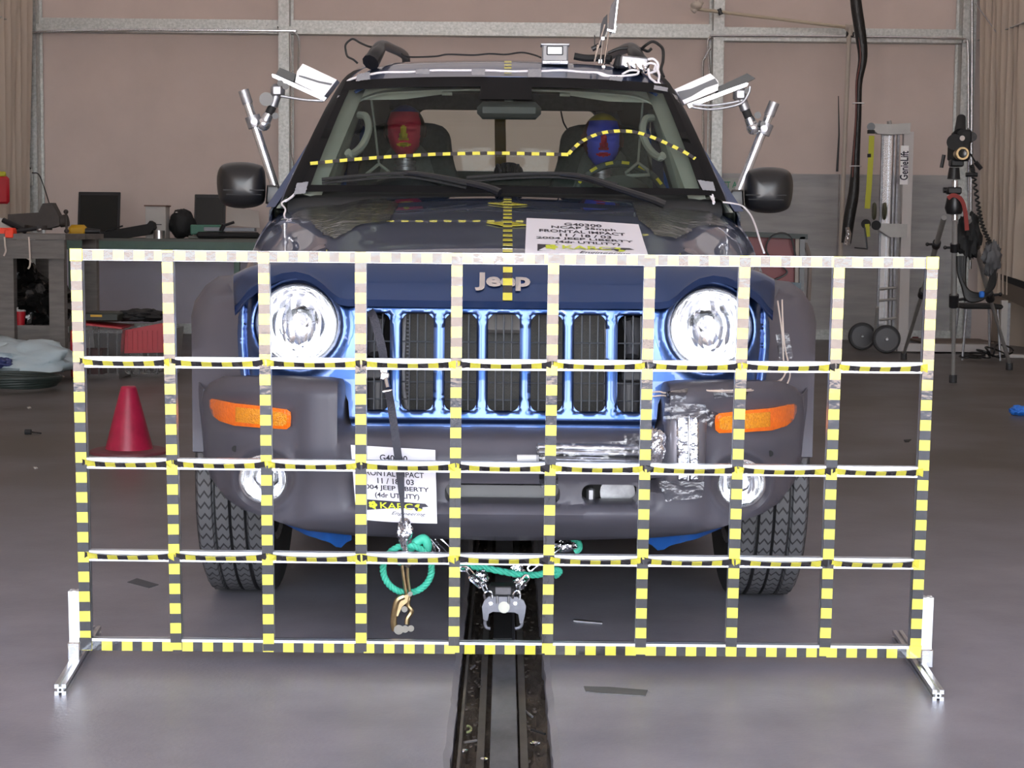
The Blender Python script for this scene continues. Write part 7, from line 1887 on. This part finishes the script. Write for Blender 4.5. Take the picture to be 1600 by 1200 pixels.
# =================================================================== SIDE CAMERAS ON POLES
def side_camera(label, Y, pole, clampp, arm, plate, body, dark, cyl_r=0.017, knob=None, stripe=None):
    t = thing('side_camera_rig', label, 'camera', P(pole[-1][0], pole[-1][1], Y))
    b = B(); b.cyl(P(*pole[0], Y), P(*pole[1], Y), cyl_r, n=16); b.make('pole', M['white_tube'], t)
    b = B(); d0 = Vector(pole[1])-Vector(pole[0]); p0 = Vector(pole[0]); q0 = p0-d0.normalized()*2; q1 = p0+d0.normalized()*20; b.cyl(P(q0.x, q0.y, Y), P(q1.x, q1.y, Y), cyl_r*1.18, n=16); b.make('pole_sleeve', M['steel'], t)
    b = B(); a = Vector(clampp); u = d0.normalized(); b.cyl(P(a.x-u.x*9, a.y-u.y*9, Y), P(a.x+u.x*9, a.y+u.y*9, Y), cyl_r*1.7, n=16); b.cyl(P(a.x, a.y, Y-0.05), P(a.x, a.y, Y), 0.013, n=12); b.make('clamp', M['steel'], t)
    b = B(); pts = [P(x, y, Y-0.02) for x, y in arm]
    b.cyl(pts[0], pts[1], 0.012, n=12); b.ball(pts[1], 0.026, n=14); b.cyl(pts[1], pts[2], 0.022, 0.018, n=14); b.make('lower_arm', M['white_tube'], t)
    b = B(); b.cyl(pts[2], pts[3], 0.016, n=12); b.make('arm_sleeve', M['matt_black'], t)
    b = B(); b.cyl(pts[3], pts[4], 0.019, n=14); b.box(pts[4], (0.05, 0.05, 0.05), bev=0.012); b.make('upper_arm', M['steel'], t)
    for k in knob: b = B(); b.cyl(P(k[0], k[1], Y-0.05), P(k[0], k[1], Y-0.02), k[2], n=18); b.make('knob', mat('dull_grey_knob', (0.20, 0.20, 0.20), 0.6) if k[2] > 0.02 else M['black'], t)
    def slab(pts, dep, mt, nm, bev=False):
        b = B(); b.prism([(P(x, y, Y).x, P(x, y, Y).z) for x, y in pts], Y-0.04, Y-0.04+dep); return b.make(nm, mt, t, smooth=30)
    slab(plate, 0.03, M['alu'], 'plate'); slab(dark, 0.09, mat('dark_camera_back', (0.03, 0.03, 0.028), 0.5), 'camera_back')
    bo = slab(body, 0.12, M['white'], 'camera_housing')
    for sp in stripe: b = B(); b.prism([(P(x, y, Y).x, P(x, y, Y).z) for x, y in sp], Y-0.043, Y-0.038); b.make('stripe', mat('dark_stripe', (0.10, 0.10, 0.11), 0.5), bo, smooth=30)
    return t
side_camera('white camera housing on a clamped silver pole left of the cabin', 6.55, ((381, 143), (431, 296)), (397, 190), ((402, 194), (412, 194), (420, 178), (426, 166), (434, 142)),
    ((427, 117), (432, 118), (512, 154), (508, 159), (428, 122)), ((475, 101), (528, 126), (508, 152), (463, 130), (466, 113)), ((439, 107), (464, 117), (461, 129), (433, 118)),
    knob=((416, 155, 0.026), (430, 181, 0.012), (438, 130, 0.012), (446, 135, 0.012)), stripe=(((469, 119), (478, 121), (500, 128), (521, 132), (519, 135), (500, 131), (478, 124), (469, 121)),))
side_camera('white camera housing with a grey band on a clamped pole right of the cabin', 6.55, ((1209, 162), (1152, 304)), (1194, 201), ((1186, 205), (1177, 200), (1170, 184), (1165, 172), (1156, 148)),
    ((1072, 164), (1164, 130), (1167, 132), (1165, 136), (1075, 170)), ((1052, 141), (1108, 116), (1120, 128), (1121, 142), (1068, 164)), ((1120, 137), (1165, 116), (1178, 124), (1163, 131), (1120, 146)),
    knob=((1184, 180, 0.013), (1168, 142, 0.012), (1192, 194, 0.010)), stripe=(((1056, 145), (1078, 140), (1115, 124), (1120, 132), (1100, 139), (1078, 152), (1064, 158)),))
wires('cable', 'grey cable looping under the left camera housing', 'steel', 0.005, [[(439, 150, 6.5), (450, 152, 6.5), (475, 156, 6.5), (505, 158, 6.5)]])
wires('cable', 'grey cables sagging under the right camera housing', 'steel', 0.005, [[(1082, 168, 6.5), (1110, 171, 6.5), (1140, 167, 6.5), (1160, 160, 6.5), (1170, 145, 6.5), (1172, 135, 6.5)], [(1082, 163, 6.5), (1110, 165, 6.5), (1140, 161, 6.5), (1155, 158, 6.5)]])

# =================================================================== CLEAR FILM AND TAPE ON THE BONNET
def film(label, poly, amp, seed, hgt=0.005):
    """crinkled clear film laid on the bonnet; poly in (x, y) metres"""
    poly = subdiv(poly, 0.03); poly = [(x+0.006*noise.noise(Vector((x*40, y*25, seed))), y+0.02*noise.noise(Vector((x*30, y*30, seed+5)))) for x, y in poly]
    def fn(x, y): 
        p = bz(x, y); return p+Vector((0, 0, hgt+amp*noise.noise(Vector((x*22, y*9, seed)))+amp*0.6*noise.noise(Vector((x*60, y*28, seed+2)))))
    o = sheet('plastic_film', poly, [], fn, 0.02, (0, 0, -0.0004), M['film'], None, smooth=60)
    return tag(center(o), label, 'film')
film('crinkled clear plastic film over the left rear corner of the bonnet', [(-0.66, 5.76), (-0.40, 5.78), (-0.34, 5.55), (-0.34, 5.10), (-0.42, 5.06), (-0.47, 4.78), (-0.53, 5.02), (-0.60, 5.32), (-0.68, 5.50)], 0.0035, 1)
film('crinkled clear plastic film over the right rear corner of the bonnet', [(0.42, 5.74), (0.68, 5.76), (0.70, 5.40), (0.58, 5.25), (0.48, 4.86), (0.43, 4.90), (0.40, 5.20)], 0.0035, 2)
def film_edge(nm, label, pts, r=0.003):
    b = B(); b.tube(cat([P(*p) for p in pts], 6), r, 6); return tag(center(b.make(nm, M['white_wire'])), label, 'film')
film_edge('film_edge', 'curled bright film edge rising over the right wing', [(1130, 316, 5.70), (1145, 318, 5.66), (1160, 322, 5.60), (1172, 335, 5.5), (1180, 352, 5.3), (1188, 378, 5.05), (1194, 395, 4.95)])
film_edge('film_edge', 'curled bright film edge at the left wing and windscreen corner', [(448, 312, 5.74), (440, 318, 5.72), (446, 327, 5.65), (444, 336, 5.6), (446, 342, 5.55)])
